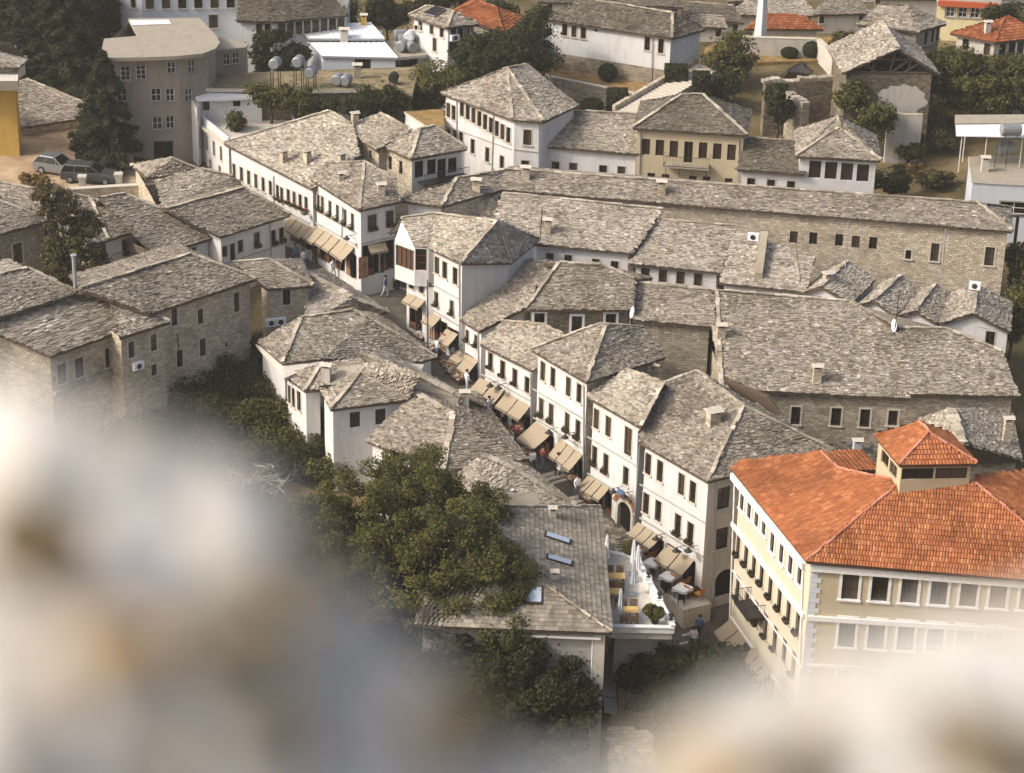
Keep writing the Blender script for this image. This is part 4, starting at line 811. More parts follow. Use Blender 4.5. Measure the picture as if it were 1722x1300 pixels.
b = B('stone_house', 'grey ashlar house with one barred window at the left edge', 'house', P(40, 455, -1))
R1, R0 = S(0, 339, A, M, .42), S(-60, 330, A, M, .42); R1 = S(-2, 338, A, M, .42)
b.roof([[A, M, R1, R0], [M, M+h*7, R1], [M+h*7, A+h*7, R0, R1]], 'slate', [(R1, M)]); b.walls([A, M, M+h*7, A+h*7], -4, 'stone_grey', {0: [('s', (30, 426), (30, 426), 1, .8, 1.6), ('s', (-12, 440), (-12, 440), 1, .8, 1.6)]})
b = B('stone_house', 'dark slate roof half hidden by the leafy tree above the ashlar house', 'house', P(60, 340, 0))
q = [P(-40, 345, 4.6), P(112, 388, 4.0), P(128, 332, 5.2), P(60, 318, 5.4), P(-40, 300, 5.6)]; b.roof([q], 'slate', [(q[2], q[3]), (q[3], q[4])]); b.walls(q, -2, 'stone_grey')

# ---- stone houses lower left
A, M = P(-60, 551, 6.2), P(128, 491, 6.2); h = hperp(A, M)
b = B('stone_house', 'slate-roofed stone house with a tall metal flue behind the front stone house', 'house', P(60, 560, -2), 'stone houses at the lower left')
R0, R1 = S(-60, 475, A, M, .42), S(46, 451, A, M, .42)
b.roof([[A, M, R1, R0], [M, M+h*8, R1], [M+h*8, A+h*8, R0, R1]], 'slate', [(R0, R1), (R1, M)], capw=.26); b.walls([A, M, M+h*8, A+h*8], -4, 'stone')
q = S(127, 486, A, M, .42); mb = MB(); mb.tube([q, up(q, 2.4)], .13, 10); mb.tube([up(q, 2.4), up(q, 2.48)], .22, 10); mb.build('flue', ['metal_grey'], b.roof_ob)
A, M = P(85, 598, 4.2), P(201, 556, 4.2)
b = B('stone_house', 'nearest stone house on the left, its roof laid in neat slate courses', 'house', P(120, 650, -4), 'stone houses at the lower left')
R0, R1 = S(-30, 549, A, M, .4), S(136, 493, A, M, .4); R2 = S(181, 497, A, M, .4)
b.roof([[A, M, R2, R1, R0]], 'slate', [(R1, R2), (R2, M)], row=.18, wid=.42); h = hperp(A, M)
b.walls([A, M, M+h*6, R0], -8, 'stone', {0: [('s', (104, 628), (104, 628), 1, .75, 1.4), ('s', (133, 618), (133, 618), 1, .72, 1.4), ('s', (186, 600), (186, 600), 1, .72, 1.4)]}, mats={3: 'stone'})
A_, B_, inn = b.wall[0]; mb = MB(); 
for k_ in range(34):
    f = k_/33; p = hitp(92+105*f, 660-40*f, A_, inn); mb.box(p-inn*.12-V((0, 0, .15)), (B_-A_).normalized()+V((0, .1*random.random(), 0)), (.3+.2*random.random(), .4, .2+.15*random.random()), 0)
mb.build('rough_ledge', ['stone_grey'], b.root)
A, M = P(201, 567, 4.5), P(286, 540, 4.5); h = hperp(A, M)
b = B('stone_house', 'narrow stone house with an air conditioner under its window, squeezed between two larger stone houses', 'house', P(240, 640, -4), 'stone houses at the lower left')
R0 = S(183, 498, A, M, .4); R1 = S(225, 522, A, M, .4)
b.roof([[A, M, R1, R0]], 'slate', [(R0, M)], row=.18); b.walls([A, M, M+h*4, A+h*4], -7, 'stone', {0: [('s', (221, 588), (221, 588), 1, .5, 1.15), ('s', (258, 576), (258, 576), 1, .5, 1.15), ('s', (259, 622), (259, 622), 1, .45, .8)]}); b.ac(0, 229, 614)
A, M = P(251, 527, 5.2), P(430, 468, 5.2); h = hperp(A, M)
b = B('stone_house', 'big plain stone house with six scattered windows above the green shrubs', 'house', P(340, 650, -4), 'stone houses at the lower left')
R0, R1 = S(134, 485, A, M, .42), S(320, 427, A, M, .42)
b.roof([[A, M, R1, R0], [M, M+h*9, R1], [M+h*9, A+h*9, R0, R1]], 'slate', [(R0, R1), (R1, M)], row=.18)
b.walls([A, M, M+h*9, A+h*9], -7, 'stone', {0: [('s', (293, 533), (293, 533), 1, .5, 1.2), ('s', (337, 532), (337, 532), 1, .48, 1.1), ('s', (398, 508), (398, 508), 1, .5, 1.45), ('s', (302.5, 603), (302.5, 603), 1, .52, 1.25), ('s', (341, 584), (341, 584), 1, .56, 1.3), ('b', (381, 580), (381, 580), 1, .25, .35)]}); b.pipe(0, (297, 560), (300, 590), .03, 'metal_dark')
A, M, C = P(449, 485, 3.8), P(527, 479, 3.8), P(560, 462, 3.8)
b = B('stone_house', 'small stone annex with a single window and air conditioners at its foot', 'house', P(480, 540, -1), 'stone houses at the lower left')
R0 = S(452, 437, A, M, .42)
b.roof([[A, M, R0, S(392, 441, A, M, .42)], [M, M+hperp(A, M)*5, R0]], 'slate', [(R0, M), (R0, S(392, 441, A, M, .42))]); h = hperp(A, M); b.walls([A, M, M+h*5, A+h*5], -2, 'stone', {0: [('s', (482, 500), (482, 500), 1, .55, 1.15)]}, mats={1: 'white_plaster'}); b.ac(0, 441+14, 541); b.ac(0, 471, 539)
b = B('slate_roofed_house', 'long low slate roof sloping to the crossing beside the stone annex', 'house', P(580, 520, -1))
k0, k1, k2 = P(512, 457, 3.4), P(590, 500, 2.9), P(655, 526, 1.6)
b.roof([[P(515, 545, 1.6), P(625, 530, 1.4), k1, k0], [P(545, 452, 2.4), k0, k1, P(652, 521, 1.5)], [P(625, 530, 1.4), P(654, 522, 1.4), k1]], 'slate_pale', [(k0, k1), (k1, k2)], capw=.5); b.walls([P(515, 545, 1.4), P(625, 530, 1.3), P(653, 521, 1.3), P(545, 452, 2.2)], -3, 'white_plaster', inset=.2)

# ---- centre-left white houses between shrubs and street
GC = 'white slate-roofed houses on the near side of the street'
A, M, N_ = P(434, 575, 1.5), P(475, 610, 1.5), P(545, 602, 1.5)
b = B('white_house', 'white house under two linked hipped slate roofs, its concrete eave above the shrubs', 'house', P(600, 600, -3), GC)
k0, k1, k2 = S(507, 534, M, N_, .42), S(594, 522, M, N_, .42), S(617, 533, M, N_, .42)
E0, E1 = P(682, 611, .2), P(734, 600, .2)
b.roof([[M, N_, E0, k2, k1, k0], [A, M, k0], [E0, E1, k2], [E1, P(640, 527, 1.2), k1, k2]], 'slate', [(k0, k1), (k0, M), (k1, k2), (k2, E1)], bare=())
b.walls([A, M, N_, E0, E1, P(640, 527, 1.2), P(520, 520, 1.4)], -5.5, 'white_plaster', inset=.25)
b.plain('concrete_eave', [P(430, 578, 1.3), P(478, 636, 1.1), P(546, 606, 1.3), P(545, 596, 1.35), P(475, 606, 1.35)], .2, ['pale_concrete'])
A, M, C = P(540, 655, .9), P(556, 687, .9), P(687, 671, .9)
b = B('white_house', 'white hipped-roof house with two brown-shuttered windows above the big tree', 'house', P(600, 770, -5), GC)
ap = S(606, 627, M, C, .45); R1 = S(628, 600, M, C, .42); Dk = A+C-M
L0_, L1_ = P(479, 630, .9), P(513, 656, .9)
L2_ = S(540, 612, L0_, L1_, .4)
b.roof([[M, C, ap], [A, M, ap], [C, P(705, 632, 2.4), R1, ap], [L0_, L1_, P(541, 654, 1.0), L2_], [A, ap, R1, L2_]], 'slate', [(M, ap), (ap, C), (ap, R1), (L2_, L1_)])
b.walls([A, M, C, C+V((1, 6, 0)), A+V((1, 6, 0))], -6.5, 'white_plaster', {1: [('ss', (597, 706), (597, 706), 1, .72, 1.15), ('ss', (640, 701), (640, 701), 1, .72, 1.15)]}, inset=.2)
b.walls([L0_, L1_, P(541, 652, .9), P(540, 620, .9)], -5.5, 'white_plaster', {0: [('w', (474, 653), (474, 653), 1, .5, 1.3), ('w', (493, 668), (503, 674), 2, .5, 1.4)], 1: [('d', (531, 735), (531, 735), 1, .9, 1.7)]}, inset=.12, tag_='wing'); b.pipe(1, (615, 684), (615, 745)); b.chimney(549, 640, 1.0, .6, 'old_plaster', -.2)
b = B('slate_roofed_house', 'long ridge-backed slate roof running beside the street shops with one tall chimney', 'house', P(730, 670, -4))
k0, k1, k2 = P(606, 594, 2.9), P(704, 632, 1.7), P(776, 667, .8)
r0, r1 = P(652, 592, 1.6), P(817, 684, -.7)
b.roof([[P(640, 640, 1.4), P(700, 672, .4), P(764, 698, -.4), k2, k1, k0], [r1, r0, k0, k1, k2], [P(764, 698, -.4), r1, k2]], 'slate', [(k0, k1), (k1, k2)], capw=.45); b.walls([P(700, 672, .3), P(764, 700, -.5), r1+V((0, 0, -.1)), r0+V((0, 0, -.2)), P(620, 630, .5)], -6, 'white_plaster', inset=.25)
b.chimney(781, 690, 1.25, .55, 'old_plaster', .1)
b = B('slate_roofed_house', 'slate hip roof with a pale mortar ridge just behind the top of the big tree', 'house', P(740, 780, -5))
A, M, C = P(617, 740, -.8), P(744, 790, -.8), P(838, 778, -.8)
k0, k1 = S(698, 660, A, M, .42), S(762, 698, A, M, .42); Ce = P(887, 771, -1.0)
b.roof([[A, M, k1, k0], [M, C, Ce, k1], [Ce, V((k0.x+4, k0.y+5, -1)), k0, k1]], 'slate', [(k0, k1), (M, k1)], capw=.4, bare=(2,)); b.walls([A, M, C, Ce, V((k0.x+4, k0.y+5, -1))], -7.5, 'white_plaster', inset=.25)
b = B('slate_roofed_house', 'slate roof with a white capped ridge between the big tree and the street steps', 'house', P(850, 840, -6))
A, M = P(735, 825, -1.8), P(800, 858, -1.8); k0, k1 = P(812, 765, .3), P(866, 790, -.3); Ce = P(968, 851, -2.0)
b.roof([[A, M, k1, k0], [M, P(880, 852, -2), P(960, 850, -2), k1], [Ce, P(885, 778, -1.6), k0, k1]], 'slate_pale', [(k0, k1), (k1, Ce)], capw=.4); b.walls([A, M, Ce, P(885, 780, -1.7)], -8, 'white_plaster', inset=.2)
b.plain('lean_to_roof', [P(835, 850, -1.0), P(908, 853, -1.0), P(902, 826, -.6), P(830, 833, -.6)], .2, ['slate_tile', 'timber'])

# ---- tiled building with skylights and its terrace
A, M, C = P(1010, 852, 0), P(1029, 1063, 0), P(740, 1052, 0); sd = V((-1, 0, 0))
b = B('tiled_roof_building', 'grey tile-roofed building with skylights and an arched window behind the big tree', 'building', P(950, 1200, -8))
R0, R1 = S(806, 853, A, M, .32, sd), S(868, 950, A, M, .32, sd); k_ = R1+(R1-M)*.02
W0 = P(700, 1048, 0); W1 = V((W0.x, A.y, 0))
b.roof([[M, A, R0, R1], [C, M, R1], [W1, V((A.x, A.y+.01, 0)), R0]], 'slate_tile', [(M, R1), (A, R0)], row=.3, wid=.26, mode='flat', capw=.22, bare=(2,))
b.roof([[W0, C, R1, R0, W1]], 'slate_tile', row=.3, wid=.26, mode='flat')
b.walls([W0, M, A, W1], -10, 'grey_plaster', {0: [('arch', (952, 1160), (952, 1160), 1, .85, 2.6)], 1: [('d', (1022, 1125), (1022, 1125), 1, 1.0, 2.0)]}, .35)
mb = MB(); A_, B_, inn = b.wall[0]; d = (B_-A_); d.z = 0; d.normalize(); mb.box(B_-d*.3-inn*.06+V((0, 0, -9.9)), d, (.62, .14, 9.7), 0); mb.build('pilaster', ['pale_concrete'], b.root)
b.pipe(0, (997, 1072), (991, 1240), .06, 'white_trim'); b.line(0, (820, 1064), (1010, 1072), 'gutter', .12, .3, 'white_trim')
def skylight(b, pts, hz=.12):
    mb = MB(); q = [b.hit(*p) for p in pts]
    if None in q: print('skylight off'); return
    q = [up(p, hz) for p in q]; c = mid(*q); g = [p.lerp(c, .16)+V((0, 0, .02)) for p in q]; mb.slab(q, .2, 1); mb.face(g, 0); mb.build('skylight', ['skylight_glass', 'wood'], b.roof_ob)
b.faces = b.faces
skylight(b, [(917, 895), (962, 910), (960, 918), (915, 903)]); skylight(b, [(920, 933), (965, 946), (963, 954), (918, 941)]); skylight(b, [(884, 988), (913, 988), (912, 1018), (882, 1017)])
b.chimney(932, 974, .35, .38, 'old_plaster', .1); b.chimney(929, 868, .4, .4, 'pale_concrete', .1); b.chimney(835, 862, .35, .36, 'pale_concrete', .1)
# balcony on its street side
c0 = P(1026, 1195, -6.2); mb = MB(); q = [P(1013, 1100, -6.2), P(1016, 1195, -6.2), P(1038, 1198, -6.2), P(1036, 1100, -6.2)]; mb.slab(q, .15, 1)
for a, c in ((q[1], q[2]), (q[2], q[3])):
    mb.tube([up(a, .95), up(c, .95)], .03, 5, 0); n_ = int((c-a).length/.13)
    for k_ in range(n_+1): p = a.lerp(c, k_/n_); mb.tube([p, up(p, .95)], .012, 4, 0)
mb.build('balcony', ['metal_dark', 'pale_concrete'], b.root); tiled = b
b = B('stone_shed', 'tiny grey slate roof between the tiled building and the cafe street', 'shed', P(1035, 930, -6))
q = [P(1012, 946, -4.2), P(1066, 938, -4.2), P(1050, 893, -3.2), P(1008, 868, -3.0)]; b.roof([q], 'slate_dark', row=.2, wid=.3); b.walls(q, -8, 'old_plaster', inset=.1)
b = B('grey_roofed_hut', 'grey sheet-roofed hut at the bottom behind the blurred stone', 'hut', P(1060, 1280, -8))
q = [P(1026, 1320, -6), P(1110, 1320, -6), P(1092, 1228, -5.4), P(1022, 1226, -5.4)]; b.roof([q], 'slate_tile', row=.3, wid=.3, mode='flat'); b.walls(q, -11, 'grey_plaster', inset=.1)
# ------------------------------------------------------------------ BACKGROUND BUILDINGS
def block(b, q, zb, wall, wins={}, roofm='concrete', th=.25, mats={}, inset=.1):
    q = [V(p) for p in q]; b.plain('flat_roof', [up(p, .03) for p in q], th, [roofm, 'pale_concrete'] if wall != 'tan_plaster' else [roofm, 'concrete']); b.faces.append([up(p, .03) for p in q]); b.walls(q, zb, wall, wins, inset, mats, top=-th+.02); b.roof_ob = b.root
# big white house with rubble base on the lawn
A, M, C = P(908, 30, 9), P(1130, 64, 9), P(1187, 48, 9); Dk = A+C-M
b = B('white_house', 'long white house on a rubble stone base beside the dry lawn and the steps', 'house', P(1000, 110, 4))
R0, R1 = S(985, -2, A, M, .45), S(1131, 22, A, M, .45)
b.roof([[A, M, R1, R0], [M, C, R1], [C, Dk, R0, R1], [Dk, A, R0]], 'slate_dark', [(R0, R1), (R1, M)], bare=(2,), row=.24)
b.walls([A, M, C, Dk], 5.9, 'white_plaster', {0: [('w', (950, 45), (981, 52), 3, .5, 1.25), ('b', (1002, 47), (1002, 47), 1, .3, .45), ('w', (1088.5, 72), (1111.5, 77), 2, .52, 1.35)]}, top=-.1)
b.walls([atz(p, 5.9) for p in b.pts], 1, 'stone_rubble', inset=-.03, tag_='base', top=0); b.pipe(0, (1098, 62), (1096, 135))
# ruined stone house with an open truss gable
L, R = P(1417, 122, 9.6), P(1579, 123, 9.6); h = hperp(L, R); Tm = hitp(1510, 81, L, h)
kk = hitp(1481, 51, Tm, V((h.y, -h.x, 0))); dep = 7.5; Tb = Tm+h*dep+V((0, 0, .1))
b = B('ruined_house', 'half-ruined stone house with an open timber gable and a patch of bare plaster', 'ruin', P(1500, 250, 2))
b.roof([[L+h*dep, L, Tm, Tb], [R, R+h*dep, Tb, Tm]], 'slate_pale', [(Tm, Tb)], capw=.5)
b.walls([L, R, R+h*dep, L+h*dep], -1, 'stone_dark', {}, .45, top=-.25)
mb = MB(); o = h*.5
def beam(a, c, r=.09): mb.tube([a, c], r, 4)
Lb, Rb, Tt = L+o+V((.3, 0, -.15)), R+o+V((-.3, 0, -.15)), Tm+o-V((0, 0, .25)); mm_ = (Lb+Rb)/2
beam(Lb, Rb, .12); beam(Lb, Tt); beam(Rb, Tt); beam(mm_, Tt); 
for f in (.3, .7): beam(Lb.lerp(Rb, f), Lb.lerp(Tt, f*2) if f < .5 else Rb.lerp(Tt, (1-f)*2))
beam(Lb.lerp(Tt, .55), Rb.lerp(Tt, .55)); beam(Lb.lerp(Rb, .38), Lb.lerp(Tt, .35)); beam(Lb.lerp(Rb, .52), Rb.lerp(Tt, .6)); beam(Lb.lerp(Rb, .66), Rb.lerp(Tt, .4)); mb.build('truss', ['timber'], b.root)
A_, B_, inn = b.wall[0]; mb = MB()
def patch(pts, mat):
    q = [hitp(x, y, A_-inn*.03, inn) for x, y in pts]; mb.face(q, mat)
patch([(1474, 174), (1478, 166), (1476, 158), (1484, 150), (1492, 150), (1498, 144), (1512, 145), (1520, 141), (1534, 146), (1540, 144), (1548, 153), (1556, 157), (1554, 165), (1561, 171), (1557, 178), (1545, 183), (1540, 190), (1522, 188), (1506, 192), (1496, 186), (1484, 187), (1481, 179)], 0); mb.build('plaster_patch', ['old_plaster'], b.root)
a, c = P(1494, 193, 6.3), P(1552, 195, 6.3); hh = hperp(a, c)
n = B('ruined_wall', 'pale plastered wall stump standing below the half-ruined house', 'wall', P(1520, 258, 2)); n.walls([a, c, c+hh*.6, a+hh*.6], 0, 'old_plaster', inset=0, top=0); n.plain('wall_top', [a+V((0, 0, .05)), c+V((0, 0, .05)), c+hh*.6+V((0, 0, .05)), a+hh*.6+V((0, 0, .05))], .08, ['stone_grey'])
for pts, z, zb, lb in (([(1288, 141), (1432, 134)], 7.0, 0, 'long mossy ruined stone wall left of the half-ruined house'), ([(1322, 160), (1349, 178)], 6.0, 0, 'crumbling stone wall end with a slit opening behind the pointed-roof house')):
    a, c = P(*pts[0], z), P(*pts[1], z); hh = hperp(a, c); n = B('ruined_wall', lb, 'wall', mid(a, c)-V((0, 0, z))); n.walls([a, c, c+hh*.7, a+hh*.7], zb, 'stone_dark' if z == 7 else 'stone_grey', inset=0, top=0)
    mb = MB(); L_ = (c-a).length; x = 0
    while x < L_: mb.box(a+(c-a)*(x/L_)+hh*.35, (c-a), (.3+.3*random.random(), .75, .08+.35*random.random()), 0); x += .4
    mb.build('wall_top', ['ridge_stone'], n.root)
a, c = P(1310, 134, 5.2), P(1368, 122, 5.2); e = P(1350, 104, 6.3); n = B('stone_shed', 'little slate-roofed white shed below the garden wall', 'shed', P(1340, 130, 4)); n.roof([[a, c, e, P(1325, 118, 6.2)]], 'slate_pale'); n.walls([a, c, e, P(1325, 118, 5.4)], 2, 'old_plaster')
# flat-roofed house at the right edge
b = B('flat_roofed_house', 'flat-roofed house with water tanks and a white tin canopy at the right edge', 'house', P(1680, 360, 1))
block(b, [P(1634, 303, 6), P(1800, 312, 6), P(1800, 262, 6), P(1628, 264, 6)], -2, 'blue_white', {0: [('p', (1705, 350), (1705, 350), 1, 2.2, 1.0)]})
b.chimney(1655, 288, 1.0, .55, 'old_plaster', .05)
b.plain('canopy', [P(1608, 228, 8.6), P(1800, 232, 8.6), P(1800, 208, 8.8), P(1607, 210, 8.8)], .08, ['white_metal']); b.plain('rear_roof', [P(1606, 208, 8.6), P(1800, 206, 8.6), P(1800, 192, 8.8), P(1606, 193, 8.8)], .2, ['concrete'])
mb = MB()
for px, py in ((1618, 229), (1660, 230), (1720, 232), (1625, 212)): p = P(px, py, 8.5); mb.tube([p, atz(p, 5.5)], .06, 5)
mb.build('post', ['old_plaster'], b.root)
n = empty
def tank(px, py, z, r=.45, l=1.3, ang=0, vert=False, label='', grp='water tanks on the roofs', legs=.0, mat='steel'):
    p = P(px, py, z); r0 = empty('water_tank', p-V((0, 0, r+legs)), label, 'water tank', grp); mb = MB(); d = V((math.cos(ang), math.sin(ang), 0))
    if vert: mb.lathe(p-V((0, 0, r)), [(.01, 0), (r, .02), (r, l), (r*.8, l+.12), (.02, l+.2)], 14)
    else: mb.tube([p-d*(l/2), p-d*(l/2-.06), p+d*(l/2-.06), p+d*(l/2)], [r*.8, r, r, r*.8], 14)
    mb.build('drum', [mat], r0, smooth=False); mb = MB()
    for s_ in (-.3, .3):
        for t_ in (-.7, .7):
            n_ = V((-d.y, d.x, 0)); a = p+d*(l*s_ if not vert else r*s_*2)+n_*(r*t_); mb.tube([a-V((0, 0, r*.6)), a-V((0, 0, r+legs+.02))], .035, 4)
    mb.build('stand', ['metal_dark'], r0)
tank(1700, 218, 9.3, .5, 1.6, .1, label='grey water tank lying on the white tin canopy at the right edge')
tank(1693, 230, 8.0, .5, 1.0, 1.4, label='round grey tank end hanging below the white tin canopy'); tank(1692, 250, 7.2, .5, 1.5, .2, label='pale water tank lying under the white tin canopy')
for px, py, hz in ((1672, 283, 2.2), (1691, 282, 3.0)):
    q = P(px, py, 6); mb = MB(); mb.tube([q, up(q, hz)], .03, 4); mb.tube([up(q, hz*.8)+V((-.6, 0, 0)), up(q, hz*.85)+V((.6, .1, 0))], .015, 4); mb.build('television_aerial', ['metal_dark'], b.root)
# top right cluster
b = B('stone_house', 'stone house with a low hipped slate roof and pale windows behind the truss-gabled ruin', 'house', P(1540, 90, 6))
A, M, C = P(1442, 41, 11), P(1544, 52, 11), P(1592, 39, 11); h2(b, A, M, C, (1476, 8), (1528, 9), .45, 0, 'slate', 2, 'stone_grey', {1: [('s', (1557, 64), (1581, 57), 3, .55, 1.2)]}, caps=False)
b = B('tiled_house', 'old plastered house with a weathered red tile roof at the top right edge', 'house', P(1660, 110, 5))
A, M, C = P(1598, 55, 11), P(1673, 71, 11), P(1760, 62, 11); h2(b, A, M, C, (1692, 28), (1694, 27), .45, 1, 'old_clay_tile', 2, 'old_plaster', {0: [('w', (1624, 72), (1660, 82), 2, .6, 1.1)], 1: [('ss', (1686, 84), (1702, 82), 2, .7, 1.3), ('r', (1716, 80), (1716, 80), 1, .7, 1.3)]}, row=.34, wid=.24, mode='clay', cap='old_clay_tile'); b.chimney(1660, 55, .8, .5, 'old_plaster', .2)
b = B('yellow_building', 'pale yellow modern building with an orange band near the top right corner', 'building', P(1640, 40, 8))
block(b, [P(1575, 0, 7), P(1682, 10, 7), P(1690, -20, 7), P(1590, -25, 7)], 0, 'pale_yellow', {0: [('p', (1598, 20), (1660, 23), 4, .85, 1.0)]}, 'concrete')
mb = MB(); A_, B_, inn = b.wall[0]; b.line(0, (1578, 8), (1679, 14), 'balcony_band', .5, .5, 'red_sheet')
b = B('red_roofed_house', 'low house with a dull red tile roof behind the white obelisk', 'house', P(1320, 60, 6))
A, M = P(1252, 48, 6), P(1385, 49, 6); R0, R1 = S(1292, 22, A, M, .4), S(1352, 26, A, M, .4); b.roof([[A, M, R1, R0]], 'old_clay_tile', row=.34, wid=.24, mode='clay'); b.walls([A, M, R1, R0], 0, 'old_plaster')
for a, m_, r0, r1, z, mt, lb in (((1222, 24), (1375, 26), (1275, -12), (1340, -8), 4.5, 'slate_pale', 'pale slate roof directly above the dull red roof'), ((1368, 24), (1462, 22), (1398, -14), (1440, -12), 5.0, 'slate', 'grey slate-roofed house beside the pale slate roof at the top'),
    ((1140, 28), (1252, 38), (1160, 4), (1232, 10), 6, 'slate_dark', 'dark slate-roofed house behind the long white house'), ((1150, 44), (1222, 46), (1166, 26), (1216, 28), 6.0, 'slate_pale', 'small pale slate roof just right of the long white house'),
    ((905, 2), (1150, 12), (960, -30), (1120, -28), 8.0, 'slate_dark', 'dark roof at the top edge above the long white house'), ((1395, 2), (1520, 4), (1420, -22), (1500, -20), 0.5, 'slate_pale', 'pale slate roof peeping between the grey roofs at the top right'), ((1225, 2), (1330, 0), (1240, -22), (1310, -24), 1, 'slate', 'grey slate roof behind the obelisk at the top edge'), ((1600, 8), (1740, 4), (1640, -20), (1720, -22), 2, 'slate_dark', 'dark slate roof at the top right corner beyond the pale yellow building'), ((1462, -4), (1600, -2), (1490, -30), (1570, -30), 4, 'slate', 'slate roof at the top edge left of the pale yellow building')):
    n = B('stone_house', lb, 'house', P((a[0]+m_[0])/2, (a[1]+m_[1])/2, 6), 'slate-roofed houses at the top of the view'); A, M = P(*a, z), P(*m_, z); R0, R1 = S(*r0, A, M, .45), S(*r1, A, M, .45)
    n.roof([[A, M, R1, R0]], mt, [(R0, R1)]); k_ = max(2, int((M-A).length/3)); n.walls([A, M, R1, R0], z-6, 'old_plaster', {0: [('w', (a[0]+14, a[1]+9), (m_[0]-14, m_[1]+9), k_, .5, .8)]})
# top centre: slate row house, tin roofed building, white house with solar panel, red roof
b = B('white_house', 'long white house with paired windows under a broad dark slate roof at the top', 'house', P(500, 60, 4))
A, M, C = P(398, 34, 9.5), P(462, 36, 9.5), P(586, 24, 9.5); R0, R1 = S(440, -25, M, C, .42), S(540, -22, M, C, .42); X = V((A.x, A.y+6, 12))
b.roof([[M, C, R1, R0], [A, M, R0, X]], 'slate_dark'); b.walls([A, M, C, C+V((0, 6, 0)), A+V((0, 6, 0))], 1, 'white_plaster', {0: [('w', (436, 47), (450, 48), 2, .55, 1.2)], 1: [('w', (474, 46), (573, 36), 8, .75, 1.3)]})
b = B('tin_roofed_building', 'low white building with a bright standing-seam tin roof and an orange side panel', 'building', P(610, 110, 4))
q0, q1, q2, q3 = P(541, 94, 7.2), P(669, 97, 7.2), P(623, 44, 7.9), P(496, 47, 7.9); dx = (q1-q0); qm0, qm1 = q3.lerp(q0, .52), q2.lerp(q1, .52)
mb = MB(); mb.slab([q0, q1, qm1, qm0], .2, 0, 1); mb.slab([up(qm0, .35), up(qm1, .35), up(q2, .35), up(q3, .35)], .2, 0, 1)
for k_ in range(15):
    f = k_/14
    for a, c, d, e, dz in ((q0, q1, qm1, qm0, 0), (qm0, qm1, q2, q3, .35)): mb.tube([up(a.lerp(c, f), .03+dz), up(e.lerp(d, f), .03+dz)], .03, 4, 0)
ob = mb.build('tin_roof', ['white_metal', 'metal_grey'], b.root); b.roof_ob = ob; b.faces = [[q0, q1, q2, q3]]
b.walls([q0, q1, q2, q3], 1, 'blue_white', {0: [('b', (610, 106), (610, 106), 1, 1.4, 1.2)]}, .15, top=-.15)
b.plain('flat_roof', [P(668, 97, 7), P(718, 92, 7), P(706, 66, 7), P(646, 68, 7)], .25, ['concrete', 'pale_concrete']); b.walls([P(672, 96, 6.8), P(716, 92, 6.8), P(704, 68, 6.8), P(650, 69, 6.8)], 1, 'grey_plaster', {0: [('d', (686, 106), (686, 106), 1, 1.6, 1.6)]}, .0, tag_='annex')
b.plain('orange_panel', [P(507, 99, 5.0), P(517, 102, 5.0), P(523, 74, 7.2), P(513, 71, 7.2)], .08, ['orange_sheet']); b.plain('red_awning', [P(600, 98, 6.6), P(656, 98, 6.6), P(656, 111, 6.1), P(606, 111, 6.1)], .06, ['red_sheet']); b.chimney(579, 70, 1.0, .7, 'old_plaster', .05); b.chimney(612, 48, 1.1, .5, 'yellow_plaster', .05)
TG = 'round water tanks crowded on the flat roof beside the tin roof'
for i, (px, py, z) in enumerate(((673, 58, 7.6), (690, 60, 8.2), (703, 62, 8.0), (680, 66, 7.8), (677, 76, 7.6), (690, 78, 7.5), (634, 60, 7.5))):
    tank(px, py, z, .48, 1.1, .3+i, label=('blue-capped round tank in the crowd of tanks beside the tin roof' if i == 1 else 'grey tank lying alone in front of the parapet on the tin-roofed building' if i == 6 else 'grey round tank in the crowd of tanks beside the tin roof'), grp=TG, mat='blue_white' if i == 1 else 'steel')
b = B('white_house', 'small white house with a solar panel on its slate roof near the top', 'house', P(740, 80, 4))
A, M, C = P(687, 25, 10), P(752, 46, 10), P(806, 39, 10); h2(b, A, M, C, (718, 10), (762, 19), .42, 0, 'slate', 1, 'white_plaster', {0: [('w', (699, 46), (699, 46), 1, .7, .4), ('w', (707, 40), (707, 40), 1, .5, 1.0), ('w', (726, 45), (743, 50), 2, .5, 1.0), ('w', (731, 75), (731, 75), 1, .5, 1.2)], 1: [('w', (763, 50), (797, 48), 4, .6, 1.1), ('ss', (763, 78), (763, 78), 1, .9, 1.2)]})
q = [b.hit(711, 26), b.hit(731, 31), b.hit(749, 19), b.hit(731, 14)]
if None not in q: b.plain('solar_panel', [up(p, .25) for p in q], .08, ['glass', 'metal_grey'], b.roof_ob)
b.ac(1, 763, 63); b.ac(1, 796, 60)
b = B('red_roofed_house', 'house with a red tile roof behind the solar-panelled house', 'house', P(810, 50, 4))
A, M, C = P(755, 22, 9), P(846, 54, 9), P(885, 30, 9); h2(b, A, M, C, (806, 3), (834, 12), .4, 0, 'old_clay_tile', 2, 'stone_grey', row=.34, wid=.24, mode='clay', cap='old_clay_tile')
b = B('stone_shed', 'small stone shed with a mossy slate roof below the solar-panelled house', 'shed', P(740, 105, 3))
q = [P(708, 96, 5), P(775, 108, 5), P(770, 88, 6), P(742, 82, 6.2)]; b.roof([q], 'slate_dark'); b.walls(q, 1, 'old_plaster')
k = N('mossy_roof', .95, .1); o = k.tc(); k.col(k.ramp(k.noise(o, 1.1, 9, .75), [(.3, (.09, .085, .04)), (.45, (.20, .165, .085)), (.58, (.31, .25, .15)), (.72, (.40, .34, .24))])); k.bump(k.noise(o, 5, 6), .9, .15)
